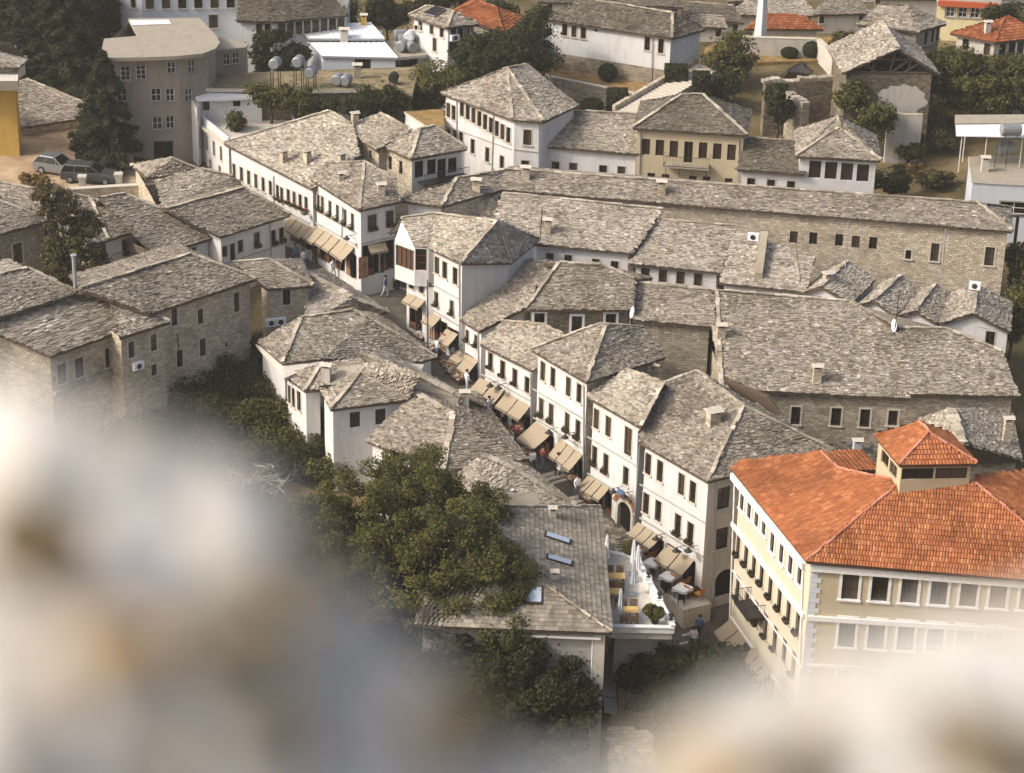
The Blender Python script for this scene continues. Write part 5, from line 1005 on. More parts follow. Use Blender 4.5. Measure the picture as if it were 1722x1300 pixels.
# dry-grass roofed slab and terrace house
b = B('grass_roofed_building', 'long flat building with dry grass growing on its roof and white side walls', 'building', P(450, 200, 2))
q = [P(277, 125, 8), P(313, 148, 8), P(530, 151, 8), P(602, 150, 8), P(617, 161, 8), P(693, 158, 8), P(706, 112, 8), P(450, 121, 8)]
b.plain('grass_roof', q, .3, ['mossy_roof', 'pale_concrete']); b.faces.append(q); b.roof_ob = b.root; b.walls(q, -1, 'stone_dark', {0: [('b', (290, 152), (305, 163), 2, .5, 1.4)]}, .2, mats={0: 'white_plaster'}, top=-.28)
b.plain('white_roof', [P(332, 167, 7.4), P(424, 164, 7.4), P(426, 147, 7.7), P(315, 149, 7.7)], .2, ['white_metal', 'white_trim']); b.walls([P(336, 167, 7.2), P(440, 166, 7.2), P(440, 160, 7.2), P(330, 160, 7.2)], 4, 'white_plaster', {0: [('b', (345, 175), (345, 175), 1, .7, .8), ('b', (398, 171), (398, 171), 1, .6, .5)]}, 0, tag_='annex')
b.chimney(601, 131, 1.0, .6, 'concrete', .1); grass = b
TG2 = 'water tanks on and above the dry grass roof'
for px, py, z, lg, lb in ((463, 106, 10.2, 2.1, 'pale round tank on the leftmost tall frame above the dry grass roof'), (502, 103, 10.2, 2.1, 'pale round tank on the second tall frame above the dry grass roof'), (523, 121, 9.3, 1.0, 'small round tank on a low frame above the dry grass roof'), (568, 133, 8.6, 0, 'left one of two drums sitting on the dry grass roof'), (582, 134, 8.6, 0, 'right one of two drums sitting on the dry grass roof')):
    tank(px, py, z, .46, 1.0, 1.35, label=lb, grp=TG2, legs=lg)
tank(662, 130, 8.6, .42, .8, 1.5, label='black drum lying alone on the dry grass roof', grp=TG2, mat='rubber')
b = B('white_house', 'white terrace house with a walled roof garden above the upper street', 'house', P(380, 280, 1))
q = [P(316, 178, 5.8), P(384, 235, 5.8), P(507, 218, 5.8), P(480, 172, 5.8)]
b.plain('terrace_floor', [up(p, -.55) for p in q], .2, ['pale_concrete']); b.walls(q, -1, 'white_plaster', {0: [('w', (336, 232), (372, 258), 4, .45, 1.2), ('w', (338, 268), (370, 290), 3, .45, 1.1)]}, 0, top=0)
mb = MB()
for i in range(4):
    a, c = q[i], q[(i+1) % 4]; mb.box(mid(a, c)+hperp(a, c)*(.1 if i in (0, 1) else -.1), (c-a), ((c-a).length, .24, .06), 0)
mb.build('parapet_coping', ['white_trim'], b.root); b.line(0, (322, 200), (383, 243), 'ledge', .2, .35, 'stone_trim')
b2 = B('white_house', 'plain white house front in shade at the head of the upper street', 'house', P(310, 230, 1)); q = [P(280, 128, 7.6), P(331, 182, 7.0), P(345, 165, 7.0), P(312, 148, 7.6)]; b2.walls(q, -1, 'white_plaster', {0: [('w', (306, 172), (318, 182), 2, .5, 1.3), ('w', (309, 215), (320, 225), 2, .45, 1.2)]}, 0); b2.plain('flat_roof', q, .1, ['pale_concrete'])
# tan building with a curved concrete roof; tall white block; yellow house
b = B('tan_building', 'tan three-storey building with a flat curved concrete roof behind the fir', 'building', P(260, 240, 2))
q = [P(*p, 11.5) for p in ((168, 98), (250, 96), (300, 94), (340, 90), (362, 82), (370, 72), (364, 60), (345, 40), (335, 30), (216, 31), (232, 60), (175, 65))]
b.plain('concrete_roof', q, .3, ['concrete', 'concrete']); b.faces.append(q); b.roof_ob = b.root
wq = [P(*p, 11.3) for p in ((172, 96), (250, 94), (300, 92), (350, 82), (362, 66), (335, 34), (220, 34), (180, 66))]
b.walls(wq, 0, 'tan_plaster', {0: [('p', (211, 124), (211, 124), 1, .8, 1.2), ('p', (205, 160), (205, 160), 1, .8, 1.1), ('p', (237, 122), (248-6, 120), 1, .8, 1.2)], 1: [('p', (288, 114), (288, 114), 1, .7, 1.0), ('p', (262, 160), (262, 160), 1, .8, 1.1), ('p', (258, 208), (258, 208), 1, .8, 1.1), ('p', (286, 160), (286, 160), 1, .7, 1.1), ('p', (286, 206), (286, 206), 1, .7, 1.1), ('sh', (268, 256), (268, 256), 1, 1.6, 1.9)], 2: [('p', (323, 112), (323, 112), 1, .7, 1.1), ('p', (318, 160), (318, 160), 1, .7, 1.1)]}, 0)
b.plain('roof_patch', [P(222, 42, 11.56), P(288, 40, 11.56), P(284, 33, 11.56), P(218, 34, 11.56)], .03, ['white_metal'])
b2 = B('tan_annex', 'low tan annex with framed windows right of the curved concrete roof', 'building', P(390, 120, 2)); q = [P(352, 86, 10), P(413, 80, 10), P(418, 74, 10), P(368, 62, 10)]; block(b2, q, 1, 'tan_plaster', {0: [('p', (381, 100), (397, 98), 2, .6, 1.0)]}, 'concrete', .2)
b = B('white_block', 'tall pale apartment block with two rows of windows at the top left', 'building', P(310, 60, 3))
q = [P(196, -40, 12.5), P(236, -34, 12.5), P(408, -38, 12.5), P(390, -70, 12.5)]; block(b, q, 0, 'blue_white', {1: [('w', (252, 4), (388, 2), 6, .72, 1.2), ('w', (359, 36), (359, 36), 1, .78, 1.2)], 0: [('w', (224, 2), (224, 2), 1, .5, 1.2)]}, 'concrete')
b.plain('door_awning', [P(378, 26, 8.6), P(405, 25, 8.6), P(406, 40, 7.8), P(384, 41, 7.8)], .06, ['pale_concrete'])
b = B('yellow_house', 'ochre yellow house with a grey balcony slab at the left edge', 'house', P(10, 265, 2))
q = [P(-80, 130, 9.4), P(24, 130, 9.4), P(27, 112, 9.4), P(-80, 100, 9.4)]; b.walls(q, 0, 'yellow_plaster', {}, 0); b.plain('balcony_slab', [P(-80, 137, 9.9), P(30, 136, 9.9), P(31, 116, 9.9), P(-80, 108, 9.9)], .8, ['pale_concrete', 'concrete'])
q = [P(-80, 112, 10.6), P(30, 112, 10.6), P(46, 100, 10.3), P(18, 70, 12), P(-60, 72, 12)]; b.roof([q], 'slate_pale'); b.walls([P(-80, 112, 10.4), P(20, 112, 10.4), P(44, 100, 10.2), P(10, 90, 10.4)], 9.0, 'old_plaster', inset=.1, tag_='upper')
b = B('slate_roofed_house', 'low house showing only its wide pale slate roof beside the yellow house', 'house', P(90, 200, 1))
A, M = P(28, 214, 3.6), P(128, 199, 3.6); b.roof([[A, M, S(146, 175, A, M, .36), S(44, 133, A, M, .36), S(26, 140, A, M, .36)]], 'slate_pale', [(S(146, 175, A, M, .36), S(44, 133, A, M, .36))]); b.walls([A, M, S(140, 172, A, M, .3), S(44, 133, A, M, .3), S(26, 140, A, M, .3)], 0, 'stone')
# ------------------------------------------------------------------ GROUND, STREET, PAVING
import numpy as np
ctl = [(640, 500, -.5), (1000, 830, -5.2), (1120, 1000, -7.6), (1180, 1090, -9), (1100, 1200, -10), (300, 700, -3.5), (500, 740, -5), (150, 640, -3.5), (700, 1000, -8.5), (950, 1280, -9), (1400, 1250, -10.6), (450, 400, .2), (150, 300, 2.2), (60, 300, 2.2), (60, 250, 2.4), (30, 240, 2.5), (200, 240, 2.3), (230, 300, 2.0), (0, 460, -.5), (600, 160, 2.5), (560, 240, 2), (450, 230, 1.5), (850, 290, 1.5), (1000, 300, 1.5), (1200, 300, 1.5), (1500, 330, 1.5), (1600, 260, 2.5), (1650, 180, 4), (1480, 270, 2), (1000, 100, 3.6), (1200, 100, 4.5), (1280, 90, 4.8), (1340, 90, 4.8), (1100, 20, 2), (600, 90, 3), (300, 100, 2.5), (100, 50, 5), (1722, 100, 6), (1500, 50, 3), (1722, 0, 1), (1300, 0, 0), (860, 60, 4), (700, 0, 3), (400, 0, 5), (0, 0, 7), (1700, 620, -2), (1600, 800, -4.5), (1250, 640, -3), (700, 1250, -9), (800, 640, -3.4), (700, 560, -1.6), (900, 740, -4.4), (540, 430, -.4), (1690, 700, -3.2), (1000, 480, -.5), (1400, 470, 0), (600, 680, -4.5), (780, 830, -6)]
cp = [P(*c) for c in ctl]+[V(c) for c in ((0, 85, -5), (-40, 85, 0), (40, 85, -10), (0, 60, 8), (0, 40, 22), (0, 20, 42), (-15, 20, 42), (15, 20, 42), (0, 9, 55), (0, 4, 62), (0, 0, 65.2), (3, 0, 65.2), (-3, 0, 65.2), (0, -10, 66), (-60, 120, 3), (-80, 180, 6), (80, 180, 3), (60, 120, -10), (0, 300, 1), (60, 240, 0), (30, 235, 0), (90, 240, 1), (0, 250, 2), (-120, 300, 8), (120, 300, 2))]
cx = np.array([(p.x, p.y) for p in cp]); cz = np.array([p.z for p in cp])
def gz(x, y):
    d = ((cx-np.array((x, y)))**2).sum(1)+.6; w_ = d**-1.7; return float((w_*cz).sum()/w_.sum())
xs = [-1600, -700, -320, -200]+[-140+2.5*i for i in range(113)]+[200, 320, 700, 1600]; ys = [-300, -120, -40, -20, -10]+[-6+2.0*i for i in range(170)]+[345, 380, 450, 700, 2500]
mb = MB(); nx = len(xs); vs = [(x, y, gz(x, y) + (noise.noise((x*.3, y*.3, 0))*.12)) for y in ys for x in xs]
fs = [(j*nx+i, j*nx+i+1, (j+1)*nx+i+1, (j+1)*nx+i) for j in range(len(ys)-1) for i in range(nx-1)]
mb.mesh(vs, fs); tag(mb.build('ground', ['ground'], smooth=True), kind='structure')
STR = [((455, 392, .45), (503, 356, .45)), ((478, 420, .3), (532, 392, .3)), ((505, 470, .15), (575, 425, .15)), ((560, 520, 0), (650, 450, 0)), ((600, 570, -.4), (760, 500, -.2)), ((680, 620, -1.3), (775, 600, -1.2)), ((790, 720, -2.7), (860, 690, -2.6)), ((890, 810, -4.0), (975, 770, -3.8)), ((960, 890, -5.2), (1035, 840, -4.9)), ((1005, 940, -6.4), (1085, 895, -5.9)), ((1040, 1010, -7.4), (1130, 970, -7.2)), ((1060, 1080, -8.4), (1240, 1040, -8.2)), ((1030, 1180, -9.2), (1270, 1130, -9.2)), ((1000, 1300, -9.8), (1330, 1260, -9.8))]
mb = MB(); L_ = []
for a, c in STR:
    a, c = P(*a), P(*c); d = V((c.x-a.x, c.y-a.y, 0)).normalized()*1.2; L_.append((a-d, c+d))
for i in range(len(L_)-1):
    (a, c), (e, g) = L_[i], L_[i+1]
    for k_ in range(4):
        f0, f1 = k_/4, (k_+1)/4; mb.face([a.lerp(c, f0), a.lerp(c, f1), e.lerp(g, f1), e.lerp(g, f0)])
tag(mb.build('street', ['cobble']), kind='structure')
def street_z(p):
    b_ = min(((((a+c)/2-V((p.x, p.y, ((a+c)/2).z))).length, (a.z+c.z)/2) for a, c in L_)); 
    best = None
    for i in range(len(L_)-1):
        m0, m1 = (L_[i][0]+L_[i][1])/2, (L_[i+1][0]+L_[i+1][1])/2; d = m1-m0; d2 = V((d.x, d.y, 0)); t = max(0, min(1, (V((p.x-m0.x, p.y-m0.y, 0))).dot(d2)/d2.dot(d2))); q = m0+d*t; e_ = (V((q.x-p.x, q.y-p.y, 0))).length
        if best is None or e_ < best[0]: best = (e_, q.z)
    return best[1]
def on_street(px, py):
    z = -3.0
    for _ in range(8): z = street_z(P(px, py, z))
    return P(px, py, z)
mb = MB()                                                    # pale paving marks in the cobbles
for pts in (((640, 472), (690, 490), 9), ((1160, 1040), (1140, 1110), 6), ((1175, 1060), (1165, 1100), 4)):
    for k_ in range(pts[2]):
        f = k_/(pts[2]-1); p = on_street(pts[0][0]+(pts[1][0]-pts[0][0])*f, pts[0][1]+(pts[1][1]-pts[0][1])*f); mb.box(p+V((0, 0, .0)), (1, .3, 0), (.42, .2, .03), 0)
        if pts[2] == 6: mb.box(p+V((.25, .2, 0)), (.2, 1, 0), (.42, .16, .03), 0)
tag(mb.build('paving_stones', ['stone_trim']), kind='structure')
for (a, c), n_, lb in ((((925, 798), (955, 812)), 3, 0), (((965, 838), (985, 852)), 3, 1)):
    p, q = on_street(*a), on_street(*c); d = (q-p).normalized(); mb = MB(); s_ = V((.55, -.84, 0))
    for k_ in range(n_): mb.box(p+s_*(.38*k_)+V((0, 0, -.1-.12*k_)), V((.84, .55, 0)), (3.2, .4, .18), 0)
    tag(mb.build('street_steps', ['stone_trim']), kind='structure')
def sheet(name, pts, mat, th=.3, sidem=None):
    mb = MB(); mb.slab(pts, th, 0, 1 if sidem else 0); return tag(mb.build(name, [mat]+([sidem] if sidem else [])), kind='structure')
sheet('cafe_pavement', [P(1052, 922, -6.35), P(1082, 902, -6.35), P(1196, 1015, -6.9), P(1150, 1026, -6.9), P(1095, 976, -6.6)], 'pale_concrete', 1.8, 'stone')
sheet('car_park', [P(-60, 330, 2.62), P(120, 318, 2.62), P(262, 308, 2.62), P(250, 262, 2.65), P(180, 222, 2.7), P(25, 205, 2.75), P(-60, 200, 2.75)], 'dirt', .6)
sheet('lawn', [P(880, 116, 4.4), P(942, 104, 4.4), P(1126, 143, 4.4), P(1104, 164, 4.4), P(1078, 158, 4.4), P(925, 129, 4.4)], 'dry_grass_ground', .5)
sheet('upper_lawn', [P(1180, 108, 5.0), P(1420, 100, 5.0), P(1400, 62, 5.3), P(1240, 58, 5.3), P(1186, 80, 5.2)], 'dry_grass_ground', .5)
def lowwall(label, pts, z, hgt, mat, w_=.4, name='garden_wall', caps='stone_trim'):
    r0 = empty(name, P(*pts[0], z)-V((0, 0, hgt)), label, 'wall'); mb = MB(); cb = MB()
    for p, q in zip(pts, pts[1:]):
        a, c = P(*p, z), P(*q, z); d = c-a; L = d.length; n_ = hperp(a, c)*w_/2
        for s_ in (1, -1):
            e = n_*s_; mb.face([a+e-V((0, 0, hgt)), c+e-V((0, 0, hgt)), c+e, a+e], 0, [(0, 0), (L, 0), (L, hgt), (0, hgt)])
        for x in (a, c): mb.face([x-n_-V((0, 0, hgt)), x+n_-V((0, 0, hgt)), x+n_, x-n_], 0, [(0, 0), (w_, 0), (w_, hgt), (0, hgt)])
        cb.box((a+c)/2, d, (L, w_*1.15, .08), 0)
    mb.build('wall', [mat], r0); cb.build('coping', [caps], r0)
lowwall('stone retaining wall holding up the dry lawn', [(876, 114), (922, 128), (1080, 160)], 4.5, 3.5, 'stone_grey')
lowwall('pale garden wall with posts behind the round clipped shrub', [(1225, 62), (1376, 66), (1412, 98)], 6.7, 2.5, 'old_plaster')
lowwall('low stone wall with square posts along the edge of the car park', [(120, 318), (270, 309)], 2.95, 2.4, 'stone', .5)
GP = 'square white posts round the car park'
for i, (px, py, lb) in enumerate(((43, 213, 'white post beside the yellow house'), (76, 207, 'white post before the pale slate roof'), (111, 212, 'white post left of the fir'), (139, 314, 'mossy white post behind the leafy tree'), (200, 310, 'clean white post beside the dark estate car'), (218, 282, 'stone post right of the cars under the fir'))):
    p = P(px, py, 2.7); mb = MB(); mb.box(p-V((0, 0, .3)), (1, .1, 0), (.55, .55, 1.1), 0); mb.box(p+V((0, 0, .802)), (1, .1, 0), (.7, .7, .14), 0); tag(mb.build('gate_post', ['old_plaster' if i != 5 else 'stone_grey']), lb, 'post', GP)
# steps up to the lawn
p, q = P(1054, 193, 4.1), P(1192, 112, 6.0); r0 = empty('staircase', p, 'long flight of stone steps climbing past the hedges to the long white house', 'stairs'); mb = MB(); n_ = 24; d = q-p; dh = V((d.x, d.y, 0)); L = dh.length; e = dh/L
for k_ in range(n_): mb.box(p+dh*((k_+.5)/n_)+V((0, 0, d.z*k_/n_-1.2)), V((-e.y, e.x, 0)), (2.3, L/n_+.08, 1.2+d.z/n_), 0)
mb.build('steps', ['stone_trim'], r0); mb = MB()
for s_ in (1.3,): mb.mesh([p+V((-e.y, e.x, 0))*x+V((0, 0, z)) for x in (s_, s_+.35) for z in (-1, .5)]+[q+V((-e.y, e.x, 0))*x+V((0, 0, z)) for x in (s_, s_+.35) for z in (-1.5, .5)], [(1, 3, 7, 5), (0, 1, 5, 4), (2, 6, 7, 3), (0, 2, 3, 1), (4, 5, 7, 6)])
mb.build('side_wall', ['stone'], r0)
# white obelisk
p = P(1277, 84, 5.1); r0 = empty('obelisk', p, 'tall white stone obelisk with a flared foot on the upper lawn', 'monument'); mb = MB(); mb.box(p, (1, .1, 0), (1.9, 1.9, .5), 0); mb.build('plinth', ['pale_concrete'], r0)
mb = MB(); pr = [(.78, .5), (.62, 1.2), (.52, 2.4), (.45, 4), (.36, 8), (.28, 12), (.02, 12.6)]; mb.lathe(p, pr, 4); mb.build('shaft', ['white_plaster'], r0)
# wooden pole at the right edge
p = P(1700, 470, 0); mb = MB(); mb.tube([p-V((0, 0, 4)), P(1712, 362, 6.2)], [.16, .12], 8); mb.box(P(1712, 364, 6.0), (1, .2, 0), (.9, .1, .1)); tag(mb.build('utility_pole', ['timber']), 'dark wooden utility pole at the right end of the long stone building', 'pole')
p = P(553, 700, -3); mb = MB(); mb.tube([p-V((0, 0, 3)), P(549, 648, 1.4)], [.09, .07], 7, 0); mb.box(P(549, 650, 1.2), (1, .3, 0), (1.0, .08, .08)); tag(mb.build('utility_pole', ['metal_dark']), 'thin metal pole at the corner of the white hipped-roof house', 'pole')
p = P(720, 600, -1); mb = MB(); mb.tube([p-V((0, 0, 1)), P(719, 470, 4.6)], [.06, .04], 6, 0); tag(mb.build('utility_pole', ['metal_dark']), 'slim dark pole in the street before the oriel house', 'pole')
CG = 'sagging cables over the street'
for a, za, c, zc, lb in (((430, 245), 5.5, (700, 352), 6, 'thin cable sagging along the upper street from the terrace house'), ((690, 545), 3, (975, 700), 3, 'thin cable strung along the white row of houses'), ((1090, 445), 5, (1350, 490), 4.4, 'thin cable crossing the low white shops'), ((1390, 470), 4.5, (1700, 560), 3.5, 'thin cable over the saw-toothed gables'), ((870, 112), 7, (905, 40), 7, 'thin cable rising to the long white house'), ((548, 650), 1.2, (470, 520), 3.4, 'thin cable from the corner pole to the stone annex')):
    p, q = P(*a, za), P(*c, zc); mb = MB(); mb.tube([p.lerp(q, t/10)-V((0, 0, .5*math.sin(math.pi*t/10))) for t in range(11)], .012, 4); tag(mb.build('cable', ['metal_dark']), lb, 'cable', CG)
# ------------------------------------------------------------------ TERRACE AND CAFE
zt = -1.6
r0 = empty('roof_terrace', P(1080, 1075, -9), 'white restaurant terrace with a low parapet beside the tiled building', 'terrace')
q = [P(1024, 1062, zt), P(1130, 1064, zt), P(1068, 946, zt), P(1016, 935, zt)]
mb = MB(); mb.slab(q, .45, 0, 1); mb.build('floor', ['pale_concrete', 'old_plaster'], r0)
mb = MB()
for a, c, hgt in ((q[0], q[1], .35), (q[1], q[2], .5), (q[2], q[3], .35)): mb.box(mid(a, c), c-a, ((c-a).length+.2, .22, hgt), 0); mb.box(mid(a, c)+V((0, 0, hgt+.002)), c-a, ((c-a).length+.26, .32, .06), 0)
mb.build('parapet', ['white_trim'], r0)
mb = MB(); lo = [V((p.x, p.y, -10)) for p in q]; q2 = [p-V((0, 0, .48)) for p in q]; c_ = mid(*q)
for i in range(3):
    a, c = q2[i].lerp(atz(c_, q2[i].z), .3), q2[i+1].lerp(atz(c_, q2[i].z), .3); mb.face([V((a.x, a.y, -10)), V((c.x, c.y, -10)), c, a], 0)
mb.build('wall', ['old_plaster'], r0)
UG = 'dark urns along the terrace parapet'
for k_, lb in enumerate(('nearest the street corner', 'second from the street corner', 'third from the street corner', 'at the far end of the parapet')):
    p = q[1].lerp(q[2], .04+k_*.3)+V((0, 0, .57)); mb = MB(); mb.box(p, (1, 0, 0), (.42, .42, .1)); mb.lathe(p+V((0, 0, .1)), [(.14, 0), (.05, .1), (.17, .3), (.12, .42), (.03, .5)], 10, 1); tag(mb.build('urn', ['white_trim', 'metal_dark']), 'dark urn on the white parapet, '+lb, 'urn', UG)
def table(p, label, top, grp, sx=.8, sy=.8, cloth=False, ang=.6):
    r0 = empty('table', p, label, 'table', grp); e = V((math.cos(ang), math.sin(ang), 0)); n_ = V((-e.y, e.x, 0)); mb = MB()
    for a in (-1, 1):
        for b_ in (-1, 1): mb = MB(); mb.box(p+e*(a*(sx/2-.08))+n_*(b_*(sy/2-.08)), e, (.05, .05, .72), 0); mb.build('leg', ['metal_dark'], r0)
    mb = MB(); mb.box(p+V((0, 0, .72)), e, (sx, sy, .035), 0); mb.build('tabletop', [top], r0)
    if cloth:
        mb = MB(); mb.box(p+V((0, 0, .757)), e, (sx+.12, sy+.12, .012), 0); hx, hy = sx/2+.06, sy/2+.06
        cs = [(-hx, -hy), (hx, -hy), (hx, hy), (-hx, hy)]
        for i in range(4):
            (ax, ay), (bx, by) = cs[i], cs[(i+1) % 4]; m_ = ((ax+bx)/2, (ay+by)/2); W_ = lambda x, y, z: p+e*x+n_*y+V((0, 0, z)); mb.face([W_(ax*1.03, ay*1.03, .5), W_(*m_, .62), W_(bx*1.03, by*1.03, .5), W_(bx, by, .76), W_(ax, ay, .76)], 0)
        tag(mb.build('tablecloth', ['white_cloth']), label='white cloth hanging in points'); bpy.data.objects[mb_last()].parent = r0; o = bpy.data.objects[mb_last()]; o.location = -V(r0.location)
def mb_last(): return [o.name for o in COL.objects if o.name.startswith('tablecloth')][-1]
def chair(p, label, mat, grp, ang=0):
    r0 = empty('chair', p, label, 'chair', grp); e = V((math.cos(ang), math.sin(ang), 0)); n_ = V((-e.y, e.x, 0)); mb = MB()
    for a in (-1, 1):
        for b_ in (-1, 1): mb = MB(); mb.box(p+e*(a*.19)+n_*(b_*.19), e, (.04, .04, .44), 0); mb.build('leg', [mat], r0)
    mb = MB(); mb.box(p+V((0, 0, .442)), e, (.46, .46, .04)); mb.build('seat', [mat], r0)
    mb = MB(); mb.mesh([p+e*-.21+n_*y+V((0, 0, z))+e*(-.1 if z > .5 else 0)+e*t for t in (0, -.04) for y, z in ((-.22, .48), (.22, .48), (.22, .92), (-.22, .92))], [(0, 1, 2, 3), (7, 6, 5, 4), (0, 4, 5, 1), (1, 5, 6, 2), (2, 6, 7, 3), (3, 7, 4, 0)]); mb.build('backrest', [mat], r0)
words = ('uppermost', 'second from the arch', 'third from the arch', 'lowest, by the plant tubs')
for k_, (px, py) in enumerate(((1071, 922), (1098, 945), (1125, 968), (1148, 988))):
    z = -6.35-.16*k_; p = P(px, py, z+.76); p.z = z
    table(p, 'cafe table with a white cloth on the pavement, '+words[k_], 'yellow_wood', 'white-clothed cafe tables', .85, .85, True, .9)
    for s_, nm in ((1, 'facing uphill'), (-1, 'facing downhill')):
        chair(p+V((.75, .2*s_, 0))+V((.35, -.45, 0))*s_*.8, 'orange wooden chair '+nm+' at the white-clothed cafe table, '+words[k_], 'orange_wood', 'orange cafe chairs', 2.4 if s_ > 0 else .8)
    chair(p+V((-.1, -.8, 0)), 'dark chair before the white-clothed cafe table, '+words[k_], 'metal_dark', 'dark cafe chairs', 1.5)
words = ('farthest', 'middle', 'nearest')
for k_, (px, py) in enumerate(((1035, 968), (1031, 994), (1058, 1025))):
    p = P(px, py, zt+.75); p.z = zt+.003; table(p, 'yellow wooden table on the white terrace, '+words[k_]+' of three', 'yellow_wood', 'yellow terrace tables', 1.1, .7, False, .05)
    for a, s_ in ((-.3, -1), (.3, -1), (-.3, 1), (.3, 1)): chair(p+V((a, s_*.62, 0)), 'brown wicker chair at the '+words[k_]+' yellow terrace table', 'rattan', 'wicker chairs at the '+words[k_]+' terrace table', 1.57 if s_ < 0 else -1.57)
def parasol(px, py, z, label, mat='white_cloth'):
    p = P(px, py, z); r0 = empty('closed_parasol', p, label, 'parasol', 'folded parasols on the terrace'); mb = MB(); mb.tube([p, up(p, 2.3)], .03, 6); mb.box(p, (1, 0, 0), (.5, .5, .08)); mb.build('pole', ['metal_grey'], r0)
    mb = MB(); vs = []; pr = [(.04, 2.35), (.1, 2.15), (.14, 1.6), (.18, 1.05), (.2, .75)]; k_ = 16
    for r, zz in pr: vs += [p+V((math.cos(6.283*i/k_)*r*(1 if i % 2 else .62), math.sin(6.283*i/k_)*r*(1 if i % 2 else .62), zz)) for i in range(k_)]
    mb.mesh(vs, [(j*k_+i, j*k_+(i+1) % k_, (j+1)*k_+(i+1) % k_, (j+1)*k_+i) for j in range(len(pr)-1) for i in range(k_)]); mb.build('canopy', [mat], r0)
for px, py, lb, mt in ((1019, 957, 'white folded parasol against the tiled roof edge', 'white_cloth'), (1064, 965, 'white folded parasol at the middle of the terrace', 'white_cloth'), (1071, 975, 'white folded parasol close to the terrace parapet', 'white_cloth'), (1064, 1000, 'pale folded parasol in front of the middle ones', 'grey_cloth'), (1042, 1050, 'grey folded parasol nearest the front of the terrace', 'grey_cloth')): parasol(px, py, zt+.003, lb, mt)
# menu board, plant tubs
p = P(1115, 1012, -7.6); mb = MB(); mb.box(p, (.4, -1, 0), (.9, .08, 1.5)); mb.box(p+V((-.05, -.02, .1)), (.4, -1, 0), (.8, .02, 1.3), 1); tag(mb.build('menu_board', ['wood', 'dark_interior']), 'dark menu board standing outside the terrace parapet', 'board')
# ------------------------------------------------------------------ SHOP GOODS
def heap(px, py, z, label, w_=1.2, d_=.7, grp='goods laid out before the shops', n_=95, ang=-.9, hgt=.6):
    p = P(px, py, z); r0 = empty('goods_table', p, label, 'stall', grp); e = V((math.cos(ang), math.sin(ang), 0)); nn = V((-e.y, e.x, 0)); mb = MB(); mb.box(p, e, (w_, d_, hgt)); mb.build('stand', ['wood'], r0); mb = MB()
    for _ in range(n_):
        s_ = .06+.12*random.random(); mb.box(p+e*((random.random()-.5)*w_*.9)+nn*((random.random()-.5)*d_*.9)+V((0, 0, hgt+.002+.05*random.random())), V((random.random()-.5, random.random()-.5, 0)), (s_, s_*(.6+random.random()), s_*(.5+random.random())))
    mb.build('wares', ['goods'], r0)
def rug(b, i, px, py, w_, h_, label, out=.12):
    A, Bp, inn = b.wall[i]; c = hitp(px, py, A, inn)-inn*out; d = (Bp-A); d.z = 0; d.normalize(); mb = MB(); n_ = 6
    for k_ in range(n_):
        a0, a1 = -w_/2+w_*k_/n_, -w_/2+w_*(k_+1)/n_; o0, o1 = (.04*math.sin(k_*2.1), .04*math.sin((k_+1)*2.1))
        mb.face([c+d*a0-inn*o0-V((0, 0, h_)), c+d*a1-inn*o1-V((0, 0, h_)), c+d*a1-inn*o1, c+d*a0-inn*o0], 0, [(k_/n_, 0), ((k_+1)/n_, 0), ((k_+1)/n_, h_/w_), (k_/n_, h_/w_)])
    mb.tube([c-d*w_*.55, c+d*w_*.55], .02, 5, 1); tag(mb.build('hanging_rug', ['rug', 'wood']), label, 'rug', 'woven rugs hanging at the shops')
heap(592, 462, 0.1, 'display of red pottery outside the rug shop at the crossing', 1.8, 1.0); heap(570, 448, 0.1, 'display of baskets beneath the last awning before the crossing', 1.3, .6)
heap(612, 466, 0.05, 'low stall of brown wares at the corner pillar of the crossing', 1.0, .7, hgt=.4); heap(505, 408, .3, 'stall of souvenirs under the first awning of the upper street', 1.2, .6); heap(548, 436, .2, 'stall of bright cloth beneath the middle awnings of the upper street', 1.4, .6)
heap(697, 560, -.9, 'stall of pottery below the oriel', .9, .6); heap(728, 600, -1.4, 'stall of mixed wares outside the oriel house shop', 1.2, .6); heap(752, 628, -1.9, 'stall of red textiles in front of the low white shop house', 1.5, .7); heap(772, 648, -2.1, 'round heap of small gifts near the slim dark pole', 1.0, .8)
heap(815, 680, -2.8, 'stall of wooden toys under the first pair of awnings in the white row', 1.2, .6); heap(842, 706, -3.0, 'crates of bright wares spilling into the street below the small awnings', 1.5, .8, n_=90); heap(868, 735, -3.4, 'stall of copper pots beneath the second pair of awnings in the white row', 1.2, .6); heap(905, 765, -3.8, 'stall of cushions before the wide single awning', 1.3, .6)
heap(930, 778, -4.0, 'stall of painted plates at the edge of the wide single awning', 1.0, .6); heap(660, 480, .05, 'low bench of wares in the shade across from the oriel', 1.2, .5)
for px, py, z, lb in ((708, 575, -1.1, 'stall of folded cloth at the foot of the oriel'), (762, 640, -2.0, 'low table of bowls between the pole and the low white shop house'), (800, 690, -2.8, 'wicker crates set on the street facing the first awning pair'), (828, 716, -3.1, 'table of bottles set across from the toy stall'), (856, 745, -3.5, 'trolley of trinkets opposite the copper pots'), (884, 775, -3.9, 'baskets on the street just above the walking person in white'), (960, 815, -4.6, 'planter of mixed goods beside the street steps'), (990, 850, -5.0, 'display of small wares below the three-panel awning'), (600, 452, .1, 'rail of scarves beneath the last pair of corner awnings'), (640, 455, .05, 'crates stacked in the dark corner shop doorway')):
    heap(px, py, z, lb, 1.1, .6, n_=100, hgt=.45+.3*random.random())
rug(house_oriel, 0, 728, 540, .5, 1.4, 'red woven rug hanging left of the oriel house shop'); rug(house_oriel, 0, 747, 560, .6, 1.3, 'patterned rug hanging between the two shop openings of the oriel house')
